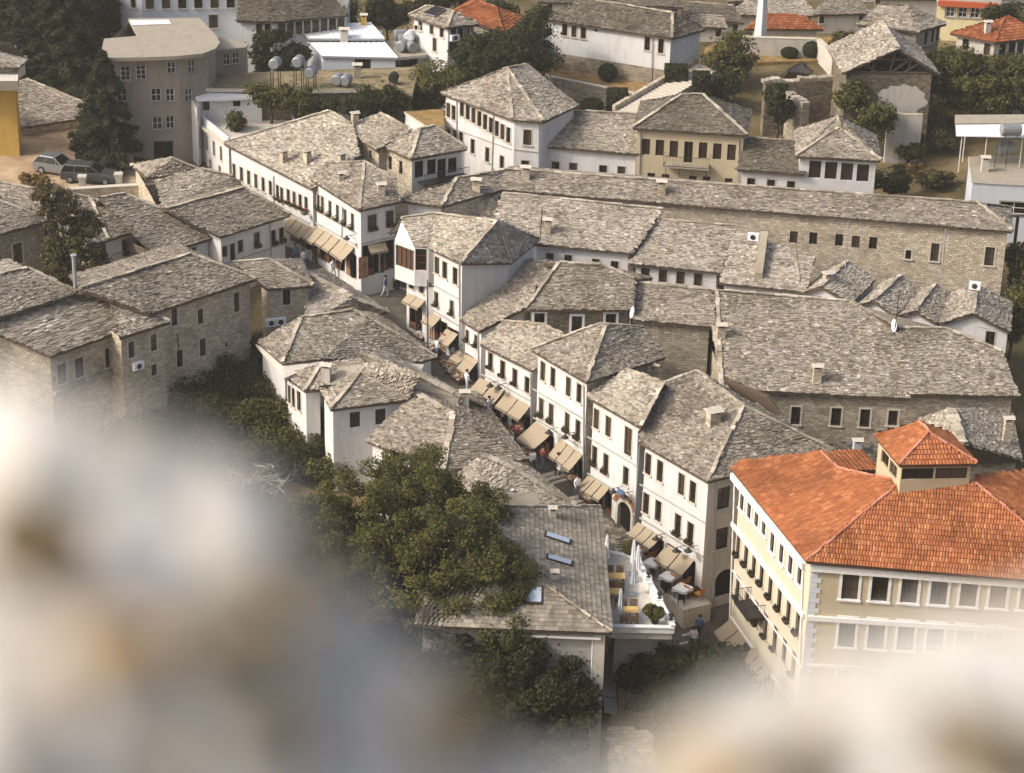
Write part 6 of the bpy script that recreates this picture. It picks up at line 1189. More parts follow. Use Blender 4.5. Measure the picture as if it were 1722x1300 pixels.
GH = 'clothes and cloths hanging at the shop fronts'
for b_, i, px, py, w_, h_, m_, lb in ((house_oriel, 0, 757, 574, .35, 1.0, 'white_cloth', 'white dress hanging under the oriel house awnings'), (house_low, 0, 777, 602, .5, 1.2, 'rug', 'brown patterned cloth hanging beneath the low shop house awnings'), (house_low, 0, 797, 616, .3, .9, 'red_cloth', 'red cloth hanging at the right of the low shop house'),
    (house_four, 0, 812, 652, .3, 1.0, 'grey_cloth', 'grey shirt hanging left of the first awning pair'), (house_four, 0, 830, 664, .4, 1.1, 'white_cloth', 'white blouse hanging in the middle of the first awning pair'), (house_four, 0, 851, 668, .3, 1.2, 'red_cloth', 'red scarf hanging between the two awning pairs'), (house_four, 0, 862, 690, .4, 1.0, 'grey_cloth', 'pale shirt hanging under the second awning pair'), (house_four, 0, 882, 704, .45, 1.1, 'rug', 'patterned cloth hanging at the right end of the four-window house'),
    (house_tall, 0, 905, 730, .6, 1.4, 'rug', 'patterned rug hanging below the left end of the wide awning'), (house_tall, 0, 925, 742, .5, 1.3, 'orange_wood', 'orange panel standing below the right end of the wide awning'), (house_tall, 0, 940, 752, .4, 1.3, 'black_cloth', 'black coat hanging beside the wide awning'), (house_corner, 0, 540, 400, .5, 1.2, 'rug', 'patterned rug hanging under the first pair of corner house awnings'), (house_corner, 0, 566, 416, .5, 1.3, 'red_cloth', 'red cloth hanging under the second pair of corner house awnings'), (house_corner, 0, 590, 432, .6, 1.4, 'rug', 'patterned rug hanging under the last pair of corner house awnings'), (house_corner, 1, 608, 430, .8, 1.7, 'rug', 'large patterned rug hanging on the corner pillar at the crossing')):
    rug(b_, i, px, py, w_, h_, lb, .25); o = COL.objects[[x.name for x in COL.objects if x.name.startswith('hanging_rug')][-1]]; o['group'] = GH
    if m_ != 'rug': o.data.materials[0] = MATS[m_]; o.name = 'hanging_cloth'; o['category'] = 'cloth'
# ------------------------------------------------------------------ PEOPLE
def person(px, py, z, label, shirt, legs_, head, step=.25, bag=None):
    p = P(px, py, z) if z is not None else on_street(px, py); ca, sa = math.cos(head), math.sin(head)
    J = [(0, 0, .95), (0, 0, 1.2), (0, 0, 1.42), (0, 0, 1.52), (.02, 0, 1.66), (0, .09, .93), (step*.5, .1, .5), (step*.35, .1, .08), (step*.35+.16, .1, .03), (0, -.09, .93), (-step*.3, -.1, .5), (-step*1.1, -.1, .08), (-step*1.1+.16, -.1, .03), (0, .2, 1.4), (-.06, .25, 1.12), (.08, .26, .88), (.12, .25, .78), (0, -.2, 1.4), (.04, -.25, 1.12), (.2, -.24, .94), (.26, -.23, .85)]
    E_ = [(0, 1), (1, 2), (2, 3), (3, 4), (0, 5), (5, 6), (6, 7), (7, 8), (0, 9), (9, 10), (10, 11), (11, 12), (2, 13), (13, 14), (14, 15), (15, 16), (2, 17), (17, 18), (18, 19), (19, 20)]
    Rd = [.15, .15, .16, .06, .105, .1, .07, .045, .04, .1, .07, .045, .04, .07, .05, .04, .035, .07, .05, .04, .035]
    me = bpy.data.meshes.new('person'); me.from_pydata([(x*ca-y*sa, x*sa+y*ca, z_) for x, y, z_ in J], E_, []); o = bpy.data.objects.new('person', me); COL.objects.link(o)
    md = o.modifiers.new('s', 'SKIN'); o.modifiers.new('u', 'SUBSURF').levels = 1
    for v_, r in zip(me.skin_vertices[0].data, Rd): v_.radius = (r, r)
    me.skin_vertices[0].data[0].use_root = True
    dg = bpy.context.evaluated_depsgraph_get(); m2 = bpy.data.meshes.new_from_object(o.evaluated_get(dg)); bpy.data.objects.remove(o)
    m2.materials.clear()
    for k_ in ('skin', shirt, legs_, 'rubber'): m2.materials.append(MATS[k_])
    for f in m2.polygons:
        c = f.center; r = math.hypot(c.x, c.y); f.material_index = 3 if c.z < .09 else 2 if c.z < .98 and r < .4 and not (c.z > .7 and r > .2) else 1 if 1.0 < c.z < 1.5 else 0; f.use_smooth = True
    o = bpy.data.objects.new('person', m2); COL.objects.link(o); o.location = p; tag(o, label, 'person', 'people in the street')
    mb = MB(); mb.lathe(p+V((.0*ca, 0, 1.66)), [(.118, 0), (.125, .06), (.09, .12), (.02, .145)], 10); h_ = mb.build('hair', ['hair'], o)
    if bag: mb = MB(); mb.box(p+V((-.1*sa, -.32*ca, .62)), (ca, sa, 0), (.34, .14, .36)); tag(mb.build('shopping_bag', [bag]), 'pale bag held by the person in dark clothes', 'bag')
person(620, 472, None, 'person in a white shirt and dark trousers standing at the corner of the crossing', 'white_cloth', 'black_cloth', -1.2, .08)
person(511, 455, None, 'person in grey blue walking up the upper street', 'grey_cloth', 'blue_cloth', 2.0, .3); person(497, 446, None, 'person in dark blue walking close to the left white house', 'blue_cloth', 'blue_cloth', 2.0, .3); person(529, 444, None, 'person in black standing before the upper street awnings', 'black_cloth', 'black_cloth', -.8, .1)
person(785, 660, None, 'person in a pale shirt beside the low white shop house', 'white_cloth', 'grey_cloth', .5, .1); person(895, 795, None, 'person in a white shirt walking down past the wide awning', 'white_cloth', 'black_cloth', -1.0, .3); person(938, 801, None, 'person in dark clothes carrying a pale bag on the street steps', 'black_cloth', 'black_cloth', -.9, .2, 'white_cloth')
person(715, 560, None, 'person in dark clothes standing at the pottery stall below the oriel', 'black_cloth', 'blue_cloth', .6, .1); person(868, 750, None, 'person in red looking at the copper pots', 'red_cloth', 'black_cloth', .8, .1); person(648, 500, None, 'person in blue crossing the open crossing', 'blue_cloth', 'grey_cloth', -.4, .3); person(970, 838, None, 'person in a pale top on the lower street steps', 'white_cloth', 'blue_cloth', -1.0, .3)
person(735, 605, None, 'person in white bending over the wares outside the oriel house', 'white_cloth', 'blue_cloth', .4, .15); person(822, 705, None, 'person in grey between the toy stall and the bottles', 'grey_cloth', 'black_cloth', -.9, .25); person(912, 790, None, 'person in dark red beside the painted plates', 'red_cloth', 'blue_cloth', .7, .1); person(560, 470, None, 'person in a pale top walking down from the upper street', 'white_cloth', 'grey_cloth', -.8, .3); person(1175, 1075, None, 'person in blue walking in the lower street by the orange-roofed house', 'blue_cloth', 'black_cloth', 1.2, .3); person(1165, 1095, None, 'person in white walking in the lower street by the orange-roofed house', 'white_cloth', 'blue_cloth', 1.2, .3)
# ------------------------------------------------------------------ CARS
def car(px, py, z, ang, label, paint, L=4.5, est=True):
    p = P(px, py, z); r0 = empty('parked_car', p, label, 'car', 'cars on the dirt car park'); e = V((math.cos(ang), math.sin(ang), 0)); n_ = V((-e.y, e.x, 0)); T = lambda x, y, zz: p+e*x+n_*y+V((0, 0, zz)); h = L/2
    low = [(-h, .35), (-h+.02, .72), (-h+.1, .92), (h-1.25, .93), (h-.35, .82), (h-.05, .62), (h, .4), (h-.1, .25), (-h+.1, .25)]
    mb = MB(); W = .86; ring = []
    for y, s_ in ((-W, .97), (-W*.93, 1.0), (W*.93, 1.0), (W, .97)): ring.append([T(x*(s_ if abs(y) == W else 1), y, zz if abs(y) != W else .25+(zz-.25)*.96) for x, zz in low])
    k_ = len(low); vs = sum(ring, []); fs = [(j*k_+i, j*k_+(i+1) % k_, (j+1)*k_+(i+1) % k_, (j+1)*k_+i) for j in range(3) for i in range(k_)]+[tuple(range(k_)), tuple(range(3*k_, 4*k_))[::-1]]
    mb.mesh(vs, fs); tx = -h+.35 if est else -h+.55
    roofp = [(tx, 1.42), (h-2.15, 1.45), (tx+.05, 1.45)]; mb.mesh([T(x, y, zz) for zz, x0, x1, w_ in ((1.40, tx, h-2.05, .66), (1.47, tx+.12, h-2.25, .58)) for x, y in ((x0, -w_), (x1, -w_), (x1, w_), (x0, w_))], [(4, 5, 6, 7), (0, 1, 5, 4), (1, 2, 6, 5), (2, 3, 7, 6), (3, 0, 4, 7), (3, 2, 1, 0)])
    bx = [(-h+.1, tx), (-h+1.2, -h+1.25), (-h+2.2, -h+2.15), (h-1.3, h-2.05)]
    for a, c in bx:
        for s_ in (-1, 1): mb.tube([T(a, s_*.79, .92), T(c, s_*.655, 1.42)], .045, 4)
    mb.build('body', [paint], r0)
    mb = MB(); q = [(-h+.12, .92, .77), (h-1.3, .92, .77), (h-2.07, 1.405, .64), (tx+.03, 1.405, .64)]; vs = [T(x, s_*w_, zz) for s_ in (-1, 1) for x, zz, w_ in q]
    mb.mesh(vs, [(0, 1, 2, 3), (7, 6, 5, 4), (1, 5, 6, 2), (0, 3, 7, 4)]); mb.build('windows', ['glass'], r0)
    for x in (-h+.85, h-.85):
        for s_ in (-1, 1):
            mb = MB(); c = T(x, s_*.8, .31); mb.tube([c-n_*.1, c+n_*.1], .31, 14); w_ = mb.build('wheel', ['rubber'], r0); mb = MB(); mb.tube([c-n_*.105, c+n_*.105], .18, 10); mb.build('rim', ['steel'], w_)
    for s_ in (-1, 1):
        mb = MB(); mb.box(T(h-.05, s_*.62, .6), e, (.08, .3, .13)); mb.build('headlight', ['skylight_glass'], r0); mb = MB(); mb.box(T(-h+.03, s_*.66, .66), e, (.06, .2, .2)); mb.build('tail_light', ['red_sheet'], r0)
car(100, 290, 2.66, -.35, 'silver hatchback parked behind the dark estate car', 'car_silver', 4.0, False); car(153, 304, 2.66, -.12, 'dark grey estate car parked on the dirt car park', 'car_grey', 4.6)
# ------------------------------------------------------------------ TREES AND SHRUBS
rng = np.random.default_rng(3)
def leafmesh(name, cen, size, mat, parent=None, out=None, stretch=1.5, up_bias=.4, origin=None):
    n_ = len(cen); nrm = rng.normal(size=(n_, 3)); nrm[:, 2] = np.abs(nrm[:, 2])+up_bias
    if out is not None: nrm += out*.8
    nrm /= np.linalg.norm(nrm, axis=1)[:, None]; a = np.cross(nrm, rng.normal(size=(n_, 3))); a /= np.linalg.norm(a, axis=1)[:, None]; b_ = np.cross(nrm, a)
    s_ = size*(.6+.8*rng.random((n_, 1))); v = np.stack([cen-a*s_*stretch*.5, cen-b_*s_*.4+nrm*s_*.1, cen+a*s_*stretch*.5, cen+b_*s_*.4+nrm*s_*.1], 1).reshape(-1, 3)
    o = V(origin) if origin is not None else (parent_world(parent) if parent else V(cen.mean(0))); v = v-np.array(o)
    me = bpy.data.meshes.new(name); me.vertices.add(n_*4); me.vertices.foreach_set('co', v.ravel().astype(np.float32)); me.loops.add(n_*4); me.loops.foreach_set('vertex_index', np.arange(n_*4, dtype=np.int32)); me.polygons.add(n_); me.polygons.foreach_set('loop_start', np.arange(0, n_*4, 4, dtype=np.int32))
    try: me.polygons.foreach_set('loop_total', np.full(n_, 4, dtype=np.int32))
    except Exception: pass
    me.update(calc_edges=True); me.materials.append(MATS[mat]); ob = bpy.data.objects.new(name, me); COL.objects.link(ob)
    if parent: ob.parent = parent; ob.location = o-parent_world(parent)
    else: ob.location = o
    return ob
def ball(c, r, n_, shell=.5):
    d = rng.normal(size=(n_, 3)); d /= np.linalg.norm(d, axis=1)[:, None]; t = (shell+(1-shell)*rng.random((n_, 1)))**.7
    return np.array(c)+d*t*np.array(r), d
def clumps(c, R, n_, cr, seed=0):
    d = rng.normal(size=(n_, 3)); d /= np.linalg.norm(d, axis=1)[:, None]; t = (.25+.75*rng.random((n_, 1)))**.55; return np.array(c)+d*t*(np.array(R)-cr*.5)
def tree(label, base, blobs, n_leaf, size, mat, grp=None, name='broadleaf_tree', cr=1.0, nc=40, limbs=True, trunk_r=.28, cat='tree'):
    r0 = empty(name, base, label, cat, grp); cc = []; pts = []; outs = []
    for c, R in blobs:
        k_ = max(4, int(nc*R[0]*R[2]/sum(b_[1][0]*b_[1][2] for b_ in blobs))); cc += list(clumps(c, R, k_, cr))
    per = max(20, n_leaf//len(cc))
    for c in cc:
        f = .45+1.1*rng.random(); p, d = ball(c, (cr*f*1.1, cr*f*1.1, cr*f*.75), int(per*f), .35); pts.append(p); outs.append(d)
    for c, R in blobs:
        a, d = ball(c, np.array(R)*1.12, int(.06*n_leaf*R[0]*R[2]/sum(b_[1][0]*b_[1][2] for b_ in blobs)), .2); pts.append(a); outs.append(d)
    leafmesh('crown', np.concatenate(pts), size, mat, r0, np.concatenate(outs))
    mb = MB(); bc = mid(*[V(c) for c, R in blobs]); fork = V(base).lerp(bc, .45)
    mb.tube([base-V((0, 0, .4)), V(base).lerp(fork, .5)+V((.1, .1, 0)), fork], [trunk_r, trunk_r*.8, trunk_r*.65], 8)
    for c in (cc if limbs else cc[:6]):
        c = V(c); m_ = fork.lerp(c, .5)+V((0, 0, .3)); mb.tube([fork, m_, c], [trunk_r*.35, trunk_r*.2, .02], 5)
    mb.build('trunk', ['bark'], r0); return r0
def shrub(label, p, R, n_, size, mat, grp=None, name='shrub', box=False, cat='shrub'):
    p = V(p); R = V(R)
    if box:
        c = rng.random((n_, 3))*2-1; ax = rng.integers(0, 3, n_); c[np.arange(n_), ax] = np.sign(c[np.arange(n_), ax])*(.9+.1*rng.random(n_)); pts = np.array(p)+np.array((0, 0, R.z))+c*np.array(R); d = c/np.linalg.norm(c, axis=1)[:, None]
    else:
        pts, d = [], []
        cl = clumps(p+V((0, 0, R.z*.8)), R, 14, min(R)*.5) if name != 'clipped_shrub' else [p+V((0, 0, R.z))]
        for c in cl:
            a, b_ = ball(c, R*(.45 if len(cl) > 1 else 1), n_//len(cl), .4 if len(cl) > 1 else .88); pts.append(a); d.append(b_)
        pts = np.concatenate(pts); d = np.concatenate(d)
    r0 = empty(name, p, label, cat, grp); leafmesh('foliage', pts, size, mat, r0, d)
    mb = MB()
    for k_ in range(5): mb.tube([p-V((0, 0, .3)), p+V(((random.random()-.5)*R.x, (random.random()-.5)*R.y, R.z*1.1))], [.06, .02], 5)
    mb.build('stem', ['bark'], r0)
def gp(px, py, z): return P(px, py, z)
# the big tree in front
c1, c2, c3 = P(640, 880, 2.2), P(770, 930, 2.2), P(700, 985, .5)
tree('big olive-green broadleaf tree in front of the tiled building', atz(P(690, 960, 0), -8), [(c1, (5.0, 4.5, 3.6)), (c2, (3.6, 4.0, 3.6)), (c3, (5.5, 4, 3.0)), (P(560, 900, 1.0), (3.2, 3, 3.2)), (P(700, 840, 2.4), (3.6, 3, 2.6)), (P(830, 970, 1.2), (2.4, 2.2, 2.6)), (P(850, 1050, -.4), (2.0, 2, 1.6)), (P(600, 1010, -1), (4, 3, 3)), (P(530, 950, -.3), (2.6, 2.4, 2.4)), (P(660, 1060, -2), (3, 2.4, 2.4)), (P(760, 1060, -1.5), (2.6, 2.2, 2.0)), (P(510, 900, .2), (2.0, 2, 2.2)), (P(865, 1000, .6), (1.6, 1.6, 1.6)), (P(690, 790, 2.6), (2.6, 2, 1.6)), (P(790, 860, 2.2), (2.4, 2, 2.0))], 230000, .115, 'leaf', nc=560, cr=.58, trunk_r=.4)
tree('dark leafy tree below the big tree, against the arched window', atz(P(880, 1180, -3), -9), [(P(870, 1110, -2), (2.4, 2.0, 2.2)), (P(900, 1190, -4), (3.2, 2.2, 2.4)), (P(960, 1140, -3.2), (1.5, 1.3, 1.6)), (P(830, 1160, -3), (2.2, 2, 2.4)), (P(905, 1260, -5), (2.6, 2, 1.8)), (P(830, 1085, -1.8), (1.8, 1.6, 1.6)), (P(780, 1130, -3), (2.2, 2, 2)), (P(960, 1215, -4.4), (1.5, 1.4, 1.6)), (P(850, 1225, -4.6), (2.2, 2, 2)), (P(985, 1175, -3.8), (.8, .8, .7)), (P(760, 1085, -1.6), (2.2, 2, 1.8)), (P(730, 1160, -3), (2.6, 2, 2.2)), (P(800, 1250, -5), (2.4, 2, 2)), (P(890, 1075, -1.2), (1.2, 1.1, 1.0))], 84000, .15, 'leaf_dark', nc=360, cr=.5)
tree('dark leafy tree standing in the lower street before the orange-roofed house', atz(P(1150, 1200, -6), -9.6), [(P(1150, 1135, -4.5), (3.0, 2.2, 1.8)), (P(1080, 1130, -4.8), (1.3, 1.3, 1.2)), (P(1210, 1120, -4.5), (1.7, 1.5, 1.5)), (P(1120, 1175, -5.4), (2.4, 2, 1.4)), (P(1085, 1085, -4), (.9, .9, .7)), (P(1180, 1190, -6), (2.6, 2, 1.6)), (P(1060, 1140, -5), (.7, .7, .6)), (P(1240, 1150, -5.2), (1.3, 1.2, 1.2))], 46000, .15, 'leaf_dark', nc=190, cr=.45)
tree('brownish sparse tree between the ashlar house and the white houses', atz(P(115, 465, 3), -2), [(P(95, 345, 8.3), (1.9, 1.6, 2.0)), (P(140, 375, 6.8), (1.7, 1.5, 1.5)), (P(110, 430, 4.6), (1.9, 1.6, 2.0)), (P(160, 445, 3.8), (1.4, 1.3, 1.4)), (P(75, 322, 9.2), (1.2, 1.1, 1.0)), (P(100, 470, 3), (1.8, 1.5, 1.5))], 16000, .16, 'leaf_olive', nc=70, cr=.5, trunk_r=.22)
SG = 'overgrown shrubs in the tangle below the big stone house'
for px, py, z, r, hgt, m_, lb in ((200, 660, -3.2, 2.0, 2.0, 'leaf', 'bright green shrub under the air conditioner of the narrow stone house'), (250, 690, -3.6, 2.4, 1.9, 'leaf', None), (300, 700, -4, 2.4, 1.7, 'leaf_dark', None), (350, 690, -4, 2.4, 1.6, 'leaf_dark', None), (400, 660, -3.4, 2.2, 1.8, 'leaf_dark', 'dark shrub at the foot of the big stone house wall'), (430, 690, -4, 2.3, 1.7, 'leaf_dark', None), (380, 730, -4.6, 2.4, 1.6, 'leaf', None), (440, 740, -4.8, 2.2, 1.6, 'leaf', None), (480, 720, -4.6, 1.8, 1.6, 'leaf_dark', None), (300, 745, -4.8, 2.6, 1.5, 'leaf_dark', None), (500, 765, -5.2, 2.0, 1.3, 'leaf', None), (420, 630, -3, 1.6, 1.6, 'leaf_dark', None), (180, 720, -4.2, 2.6, 1.6, 'leaf', None), (230, 760, -5, 2.6, 1.5, 'leaf', None), (350, 775, -5.4, 2.2, 1.2, 'leaf_dark', None), (450, 660, -3.6, 1.4, 1.3, 'leaf_dark', None), (400, 780, -5.6, 2, 1.2, 'leaf', None), (300, 790, -5.6, 2.4, 1.3, 'leaf', None), (520, 740, -5, 1.6, 1.4, 'leaf', None), (535, 785, -5.6, 1.6, 1.3, 'leaf', None), (495, 805, -5.8, 1.8, 1.2, 'leaf_dark', None), (545, 815, -6, 1.8, 1.3, 'leaf', None), (460, 765, -5.2, 1.5, 1.0, 'leaf', None), (470, 690, -4, 1.8, 1.5, 'leaf', None), (330, 660, -3.4, 2, 1.5, 'leaf', None)):
    shrub(lb or 'tangled green shrub on the slope below the big stone house', P(px, py, z+.5), (r*1.25, r*1.1, hgt*1.15), 6500, .15, m_, SG)
def conifer(label, base, H, R, n_b, mat='needle', grp=None):
    r0 = empty('conifer', base, label, 'tree', grp); mb = MB(); mb.tube([base-V((0, 0, .5)), base+V((0, 0, H))], [.3, .03], 7); pts = []
    for k_ in range(n_b):
        f = (k_+random.random())/n_b; z = H*(.12+.86*f); L = R*(1-f)**.8*(.7+.45*random.random())+.15; a = random.random()*6.283; d = V((math.cos(a), math.sin(a), 0)); tip = base+V((0, 0, z))+d*L+V((0, 0, -.16*L))
        o = base+V((0, 0, z)); mb.tube([o, o.lerp(tip, .5)+V((0, 0, .1)), tip], [.05, .035, .01], 4); m_ = int(22+46*L); t = rng.random((m_, 1))**.7; s_ = V((-d.y, d.x, 0)); side = (rng.random((m_, 1))-.5)*2*(.16+.3*L*(1-t)*.8)
        pts.append(np.array(o)+(np.array(tip)-np.array(o))*t+np.array(s_)*side+np.array((0, 0, 1))*(-.2*rng.random((m_, 1))*(.3+t)-np.abs(side)*.25))
    leafmesh('crown', np.concatenate(pts), .2, mat, r0, None, 2.2, .8); mb.build('trunk', ['bark'], r0)
conifer('spreading dark fir beside the parked cars', P(182, 283, 2.3), 10.2, 3.4, 190)
CGp = 'dark conifers massed at the top left'
for i, (px, py, z, H, R, lb) in enumerate(((60, 150, 3, 15, 4.5, 'leftmost tall conifer above the yellow house'), (120, 160, 3, 17, 5.0, 'tall dark conifer left of the tan building'), (165, 130, 3, 14, 4.2, 'dark conifer touching the tan building'), (100, 110, 4, 17, 5, 'tall conifer rising behind the front ones at the top left'), (30, 100, 4, 16, 5, 'conifer at the very left top edge'), (150, 70, 5, 15, 4.5, 'conifer in front of the tall pale apartment block'))): conifer(lb, P(px, py, z), H, R, 210, grp=CGp)
BG = 'bushy trees among the background houses'
for px, py, z, R, m_, lb in ((735, 150, 7, (2.6, 2.2, 2.2), 'leaf', 'round bushy tree at the right end of the dry grass roof'), (700, 178, 5.8, (2.0, 1.8, 1.6), 'leaf', 'low bush below the dry grass roof'), (870, 85, 8.4, (3.2, 3, 2.6), 'leaf_dark', 'dark bushy tree left of the long white house'), (820, 100, 8, (3.4, 2.8, 2.2), 'leaf_dark', 'dark bushy tree under the red-roofed house'), (905, 55, 9, (2.0, 2, 2.6), 'leaf_dark', 'dark tree against the rubble corner of the long white house'), (600, 185, 7, (3.0, 1.8, 1.5), 'leaf_dark', 'dark bush beneath the middle of the dry grass roof'), (640, 170, 7.5, (2.4, 1.6, 1.5), 'leaf_dark', 'dark bush right below the stepped edge of the dry grass roof'), (510, 165, 7.7, (3.0, 1.4, 1.3), 'leaf', 'leafy vine-like bush along the left of the dry grass roof'), (455, 160, 7.7, (2.2, 1.2, 1.1), 'leaf', 'green bush behind the roof garden wall'), (395, 202, 6.1, (.9, .9, .9), 'leaf', 'small round tree in the roof garden'), (1228, 95, 7.0, (2.6, 2.2, 2.4), 'leaf', 'leafy tree beside the steps, left of the obelisk'), (1215, 150, 5.2, (1.6, 1.5, 1.5), 'leaf_dark', 'dark bush at the hedge below the leafy tree'), (1640, 135, 7.8, (5.0, 2.5, 2.8), 'leaf', 'wide green thicket right of the half-ruined house'), (1690, 155, 7, (3.4, 2.2, 2.6), 'leaf', 'green thicket under the weathered red-tiled house'), (1598, 120, 8, (3, 2, 2.8), 'leaf', 'green thicket behind the half-ruined house'), (1420, 75, 6, (1.8, 1.6, 1.5), 'leaf', 'bush beside the garden wall end'), (1470, 200, 6.4, (2.0, 1.6, 1.8), 'leaf', 'yellow-green bush behind the pointed slate roof'), (1435, 160, 7.6, (1.6, 1.2, 1.6), 'leaf', 'creeper-like bush on the mossy ruined wall'), (1310, 175, 6.0, (1.5, 1.1, 1.9), 'leaf_dark', 'dark bush hanging on the crumbling wall end'), (1500, 300, 3.4, (1.8, 1.4, 1.2), 'leaf_dark', 'dark bush right of the pointed-roof house'), (1545, 290, 2.0, (1.6, 1.2, .9), 'dry_leaf', 'rusty dry bush on the waste ground'), (1575, 235, 3.7, (2.2, 1.4, 1.0), 'leaf_olive', 'brownish bush on the rubble right of the plastered wall stump'), (1590, 185, 5.2, (3.0, 1.6, 1.0), 'dry_leaf', 'dry brown scrub below the green thicket'), (1706, 520, 2.6, (1.3, 1.6, 2.4), 'leaf', 'green tree at the right edge beside the saw-toothed gables'), (1715, 440, 3.5, (1.2, 1.4, 1.6), 'leaf', 'green tree top at the right edge beside the wooden pole'), (1690, 25, 9, (2.0, 1.6, 1.4), 'leaf_dark', 'dark tree at the top right corner'), (560, 12, 8, (2.6, 2, 2.0), 'leaf', 'tree at the top behind the tin-roofed building'), (650, 20, 7.5, (3.0, 2, 2.0), 'leaf_dark', 'dark tree between the tin roof and the solar-panelled house'), (600, 55, 6, (1.6, 1.4, 1.4), 'leaf_dark', 'dark bush behind the tin roof'), (840, 20, 7, (2.0, 1.8, 1.6), 'leaf_dark', 'dark tree at the top right of the red roof'), (760, -5, 8, (3.5, 2, 2), 'leaf_dark', 'dark tree mass at the top edge in the middle'), (445, 86, 7.3, (1.7, 1.2, 2.1), 'leaf_dark', 'left dark bush below the long white house at the top'), (482, 88, 7.3, (1.9, 1.2, 2.1), 'leaf_dark', 'right dark bush below the long white house at the top'), (790, 125, 7.2, (2.6, 2, 1.8), 'leaf_dark', 'dark bushy tree just left of the hipped roof of the large white house'), (885, 110, 7.4, (2.2, 2, 1.8), 'leaf_dark', 'dark bushy tree at the left end of the dry lawn'), (1660, 195, 5.0, (2.4, 1.4, .8), 'dry_leaf', 'dry brown scrub above the white tin canopy'), (1570, 300, 2.6, (1.8, 1.2, .8), 'leaf_olive', 'olive scrub low on the waste ground'), (1530, 255, 3.4, (1.2, 1, .8), 'leaf', 'green bush at the foot of the plastered wall stump'), (60, 305, 3.2, (1.4, 1.0, .8), 'dry_leaf', 'dry brown bush at the car park edge')):
    p = P(px, py, z); tree(lb, p-V((0, 0, R[2]+1.2)), [(p, R)], int(900*R[0]*R[2])+700, .2, m_, BG, 'bushy_tree', cr=min(R)*.42, nc=22, limbs=False, trunk_r=.14)
for px, py, z, R, bx, lb in ((1021, 136, 4.4, (.85, .85, .8), 0, 'round clipped shrub on the dry lawn'), (925, 108, 4.4, (1.1, .9, .8), 0, 'spreading clipped shrub at the rubble corner of the long white house'), (1363, 96, 5.0, (.85, .85, .8), 0, 'round clipped shrub before the pale garden wall'), (1327, 97, 5.0, (.8, .7, .5), 0, 'low spreading shrub left of the round clipped one'), (1392, 92, 5, (.4, .4, .5), 0, 'small clipped shrub at the end of the pale garden wall'), (1136, 142, 4.9, (1.0, .8, .85), 1, 'box hedge at the corner of the long white house'), (1178, 158, 5.0, (.75, .8, .95), 1, 'box hedge on the far side of the steps'), (1037, 184, 3.5, (.9, .7, .9), 1, 'square hedge in front of the retaining wall'), (995, 190, 3.3, (1.0, .8, .7), 0, 'dark shrub left of the square hedge'), (1098, 1040, -.95, (.6, .6, .5), 2, 'potted plant with yellow-green leaves on the terrace'), (1060, 930, -1.2, (.5, .5, .4), 0, 'leafy plant at the far end of the terrace'), (1158, 1000, -6.8, (.8, .4, .3), 0, 'low planting at the end of the cafe pavement')):
    shrub(lb, P(px, py, z), R, 6500 if bx == 1 else 3200, .11 if R[0] < 1.2 else .13, 'leaf' if py > 900 else 'leaf_dark', 'clipped shrubs and hedges', 'clipped_shrub' if not bx else 'hedge' if bx == 1 else 'potted_plant', bx == 1, 'hedge' if bx == 1 else 'shrub')
p = P(1101, 1048, zt); mb = MB(); mb.lathe(p, [(.12, 0), (.2, .02), (.26, .4), (.22, .42), (.02, .36)], 12); tag(mb.build('plant_pot', ['metal_dark']), 'dark pot under the yellow-green plant on the terrace', 'pot')
flat('old_timber', (.26, .22, .165), .9)
# broken timbers and rubble on the slope
mb = MB()
for k_ in range(34):
    px, py = 345+140*random.random(), 785+40*random.random(); p = P(px, py, -4.6+.3*random.random()); a = random.random()*3.14; d = V((math.cos(a), math.sin(a), .25*(random.random()-.3)))*(.5+1.0*random.random()); mb.tube([p-d, p+d], .05+.03*random.random(), 5, 0)
for k_ in range(60):
    p = P(340+150*random.random(), 785+50*random.random(), -5.1); mb.box(p, (random.random()-.5, random.random()-.5, 0), (.3*random.random()+.1, .3, .25), 1)
tag(mb.build('rubble', ['old_timber', 'grey_plaster']), kind='stuff', label='heap of broken grey timbers and stones below the shrubs', cat='rubble')
lowwall('broken grey wall stump beside the heap of timbers', [(425, 782), (477, 786)], -4.2, 2.0, 'stone_grey', .4, 'ruined_wall')
# ------------------------------------------------------------------ FOREGROUND: the rough castle parapet, close to the lens
import bmesh
k = N('lime_rock', .95, .1); o = k.tc(); n1 = k.noise(o, 17, 4, .55); c = k.ramp(n1, [(.27, (.20, .16, .10)), (.37, (.34, .29, .22)), (.46, (.45, .43, .385)), (.6, (.52, .51, .48))])
oc = k.ramp(k.noise(o, 11, 3), [(.57, (0, 0, 0)), (.68, (.7, .7, .7))]); k.col(k.mix(oc, c, (.48, .36, .21))); k.bump(k.noise(o, 40, 5), .8, .01)
k = N('lime_rock_brightened', .95, .1); o = k.tc(); n1 = k.noise(o, 15, 4, .55); c = k.ramp(n1, [(.27, (.28, .22, .13)), (.37, (.50, .43, .32)), (.46, (.66, .61, .52)), (.6, (.72, .69, .62))])  # same limestone, colour raised to make up for facing away from the sun
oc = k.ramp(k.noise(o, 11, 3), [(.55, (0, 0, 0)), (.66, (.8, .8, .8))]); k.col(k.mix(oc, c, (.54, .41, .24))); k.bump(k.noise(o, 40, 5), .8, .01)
flat('rock_crevice', (.13, .10, .055), .95); flat('rock_ochre', (.42, .29, .14), .95)
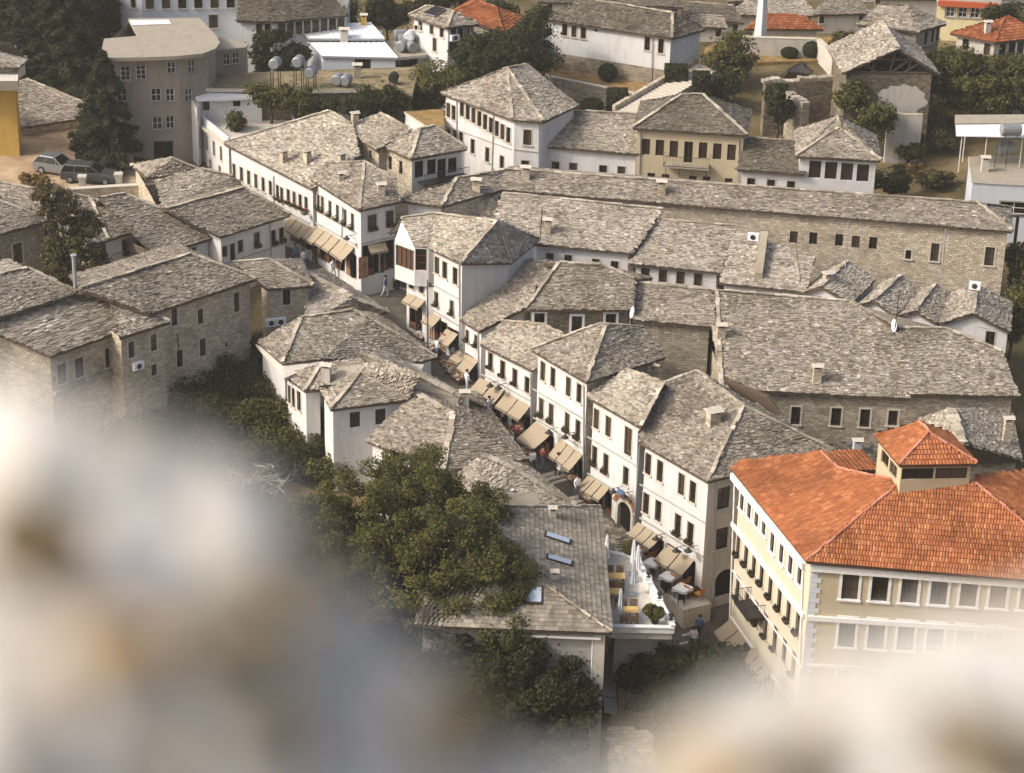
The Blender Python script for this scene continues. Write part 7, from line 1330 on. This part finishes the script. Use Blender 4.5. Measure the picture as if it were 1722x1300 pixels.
def parapet(label, outline, dist, tones, rock='lime_rock'):
    r0 = None; bm = bmesh.new()
    def lump(px, py, rpx, d, mi):
        c = PD(px, py, d); r = rpx*d/FPX; g = bmesh.ops.create_icosphere(bm, subdivisions=3, radius=1); s_ = V((random.random(), random.random(), random.random()))*10
        for v_ in g['verts']:
            q = v_.co.copy(); f = 1+.14*noise.noise(q*1.6+s_)+.07*noise.noise(q*4+s_); v_.co = c+V((q.x*r*1.15, q.y*r*1.1, q.z*r))*f
        for v_ in g['verts']:
            for f in v_.link_faces: f.material_index = mi; f.smooth = True
    for top in outline:
        x, y = top; yy = y
        while yy < 1420: lump(x+random.uniform(-20, 20), yy+85, 115+30*random.random(), dist-(yy-y)*.00026+random.uniform(-.008, .012), 0); yy += 62
    for px, py, r, mi in tones:
        y0 = min(outline, key=lambda t: abs(t[0]-px))[1]; lump(px, py, r, dist-.062-max(0, py-y0-70)*.00026, mi)
    me = bpy.data.meshes.new('parapet'); bm.to_mesh(me); bm.free()
    for k_ in (rock, 'rock_crevice', 'rock_ochre'): me.materials.append(MATS[k_])
    ob = bpy.data.objects.new('parapet', me); COL.objects.link(ob); tag(ob, label, 'parapet', 'rough parapet stones near the viewer'); return ob
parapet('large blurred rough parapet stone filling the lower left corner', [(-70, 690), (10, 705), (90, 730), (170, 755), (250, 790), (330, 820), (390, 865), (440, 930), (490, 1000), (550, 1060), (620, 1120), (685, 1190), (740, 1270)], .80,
    [(40, 900, 75, 1), (100, 925, 60, 2), (395, 1075, 50, 1), (520, 965, 45, 1), (230, 1085, 60, 2), (150, 1105, 45, 2), (470, 1060, 40, 2), (760, 1220, 60, 1), (60, 1270, 50, 1), (480, 1270, 60, 1), (270, 1290, 60, 1)], 'lime_rock_brightened')
parapet('blurred rough parapet stone in the lower right corner', [(900, 1330), (980, 1320), (1060, 1310), (1140, 1285), (1220, 1250), (1300, 1205), (1380, 1160), (1460, 1125), (1540, 1105), (1620, 1085), (1700, 1065), (1790, 1050)], .80, [(1600, 1230, 60, 1), (1350, 1290, 60, 1), (1680, 1270, 70, 1), (1200, 1310, 60, 2)])
mb = MB(); mb.box((0, .66, 65.0), (1, 0, 0), (1.4, .36, 1.22)); tag(mb.build('castle_wall', ['stone']), 'castle wall carrying the rough parapet stones below the viewer', 'wall')
# ------------------------------------------------------------------ TONE LIFT: thin scattering volume added over the town to raise its dark tones
hm = bpy.data.materials.new('tone_lift_volume'); hm.use_nodes = True; ht = hm.node_tree; ht.nodes.remove(ht.nodes['Principled BSDF']); pv = ht.nodes.new('ShaderNodeVolumePrincipled')
pv.inputs['Color'].default_value = (.95, .90, .80, 1); pv.inputs['Density'].default_value = .00032; pv.inputs['Anisotropy'].default_value = .2
ht.links.new(pv.outputs[0], ht.nodes['Material Output'].inputs['Volume'])
mb = MB(); mb.box((0, 1100, -330), (1, 0, 0), (3400, 3000, 410)); MATS['tone_lift_volume'] = hm; tag(mb.build('tone_lift_volume', ['tone_lift_volume']), kind='stuff')
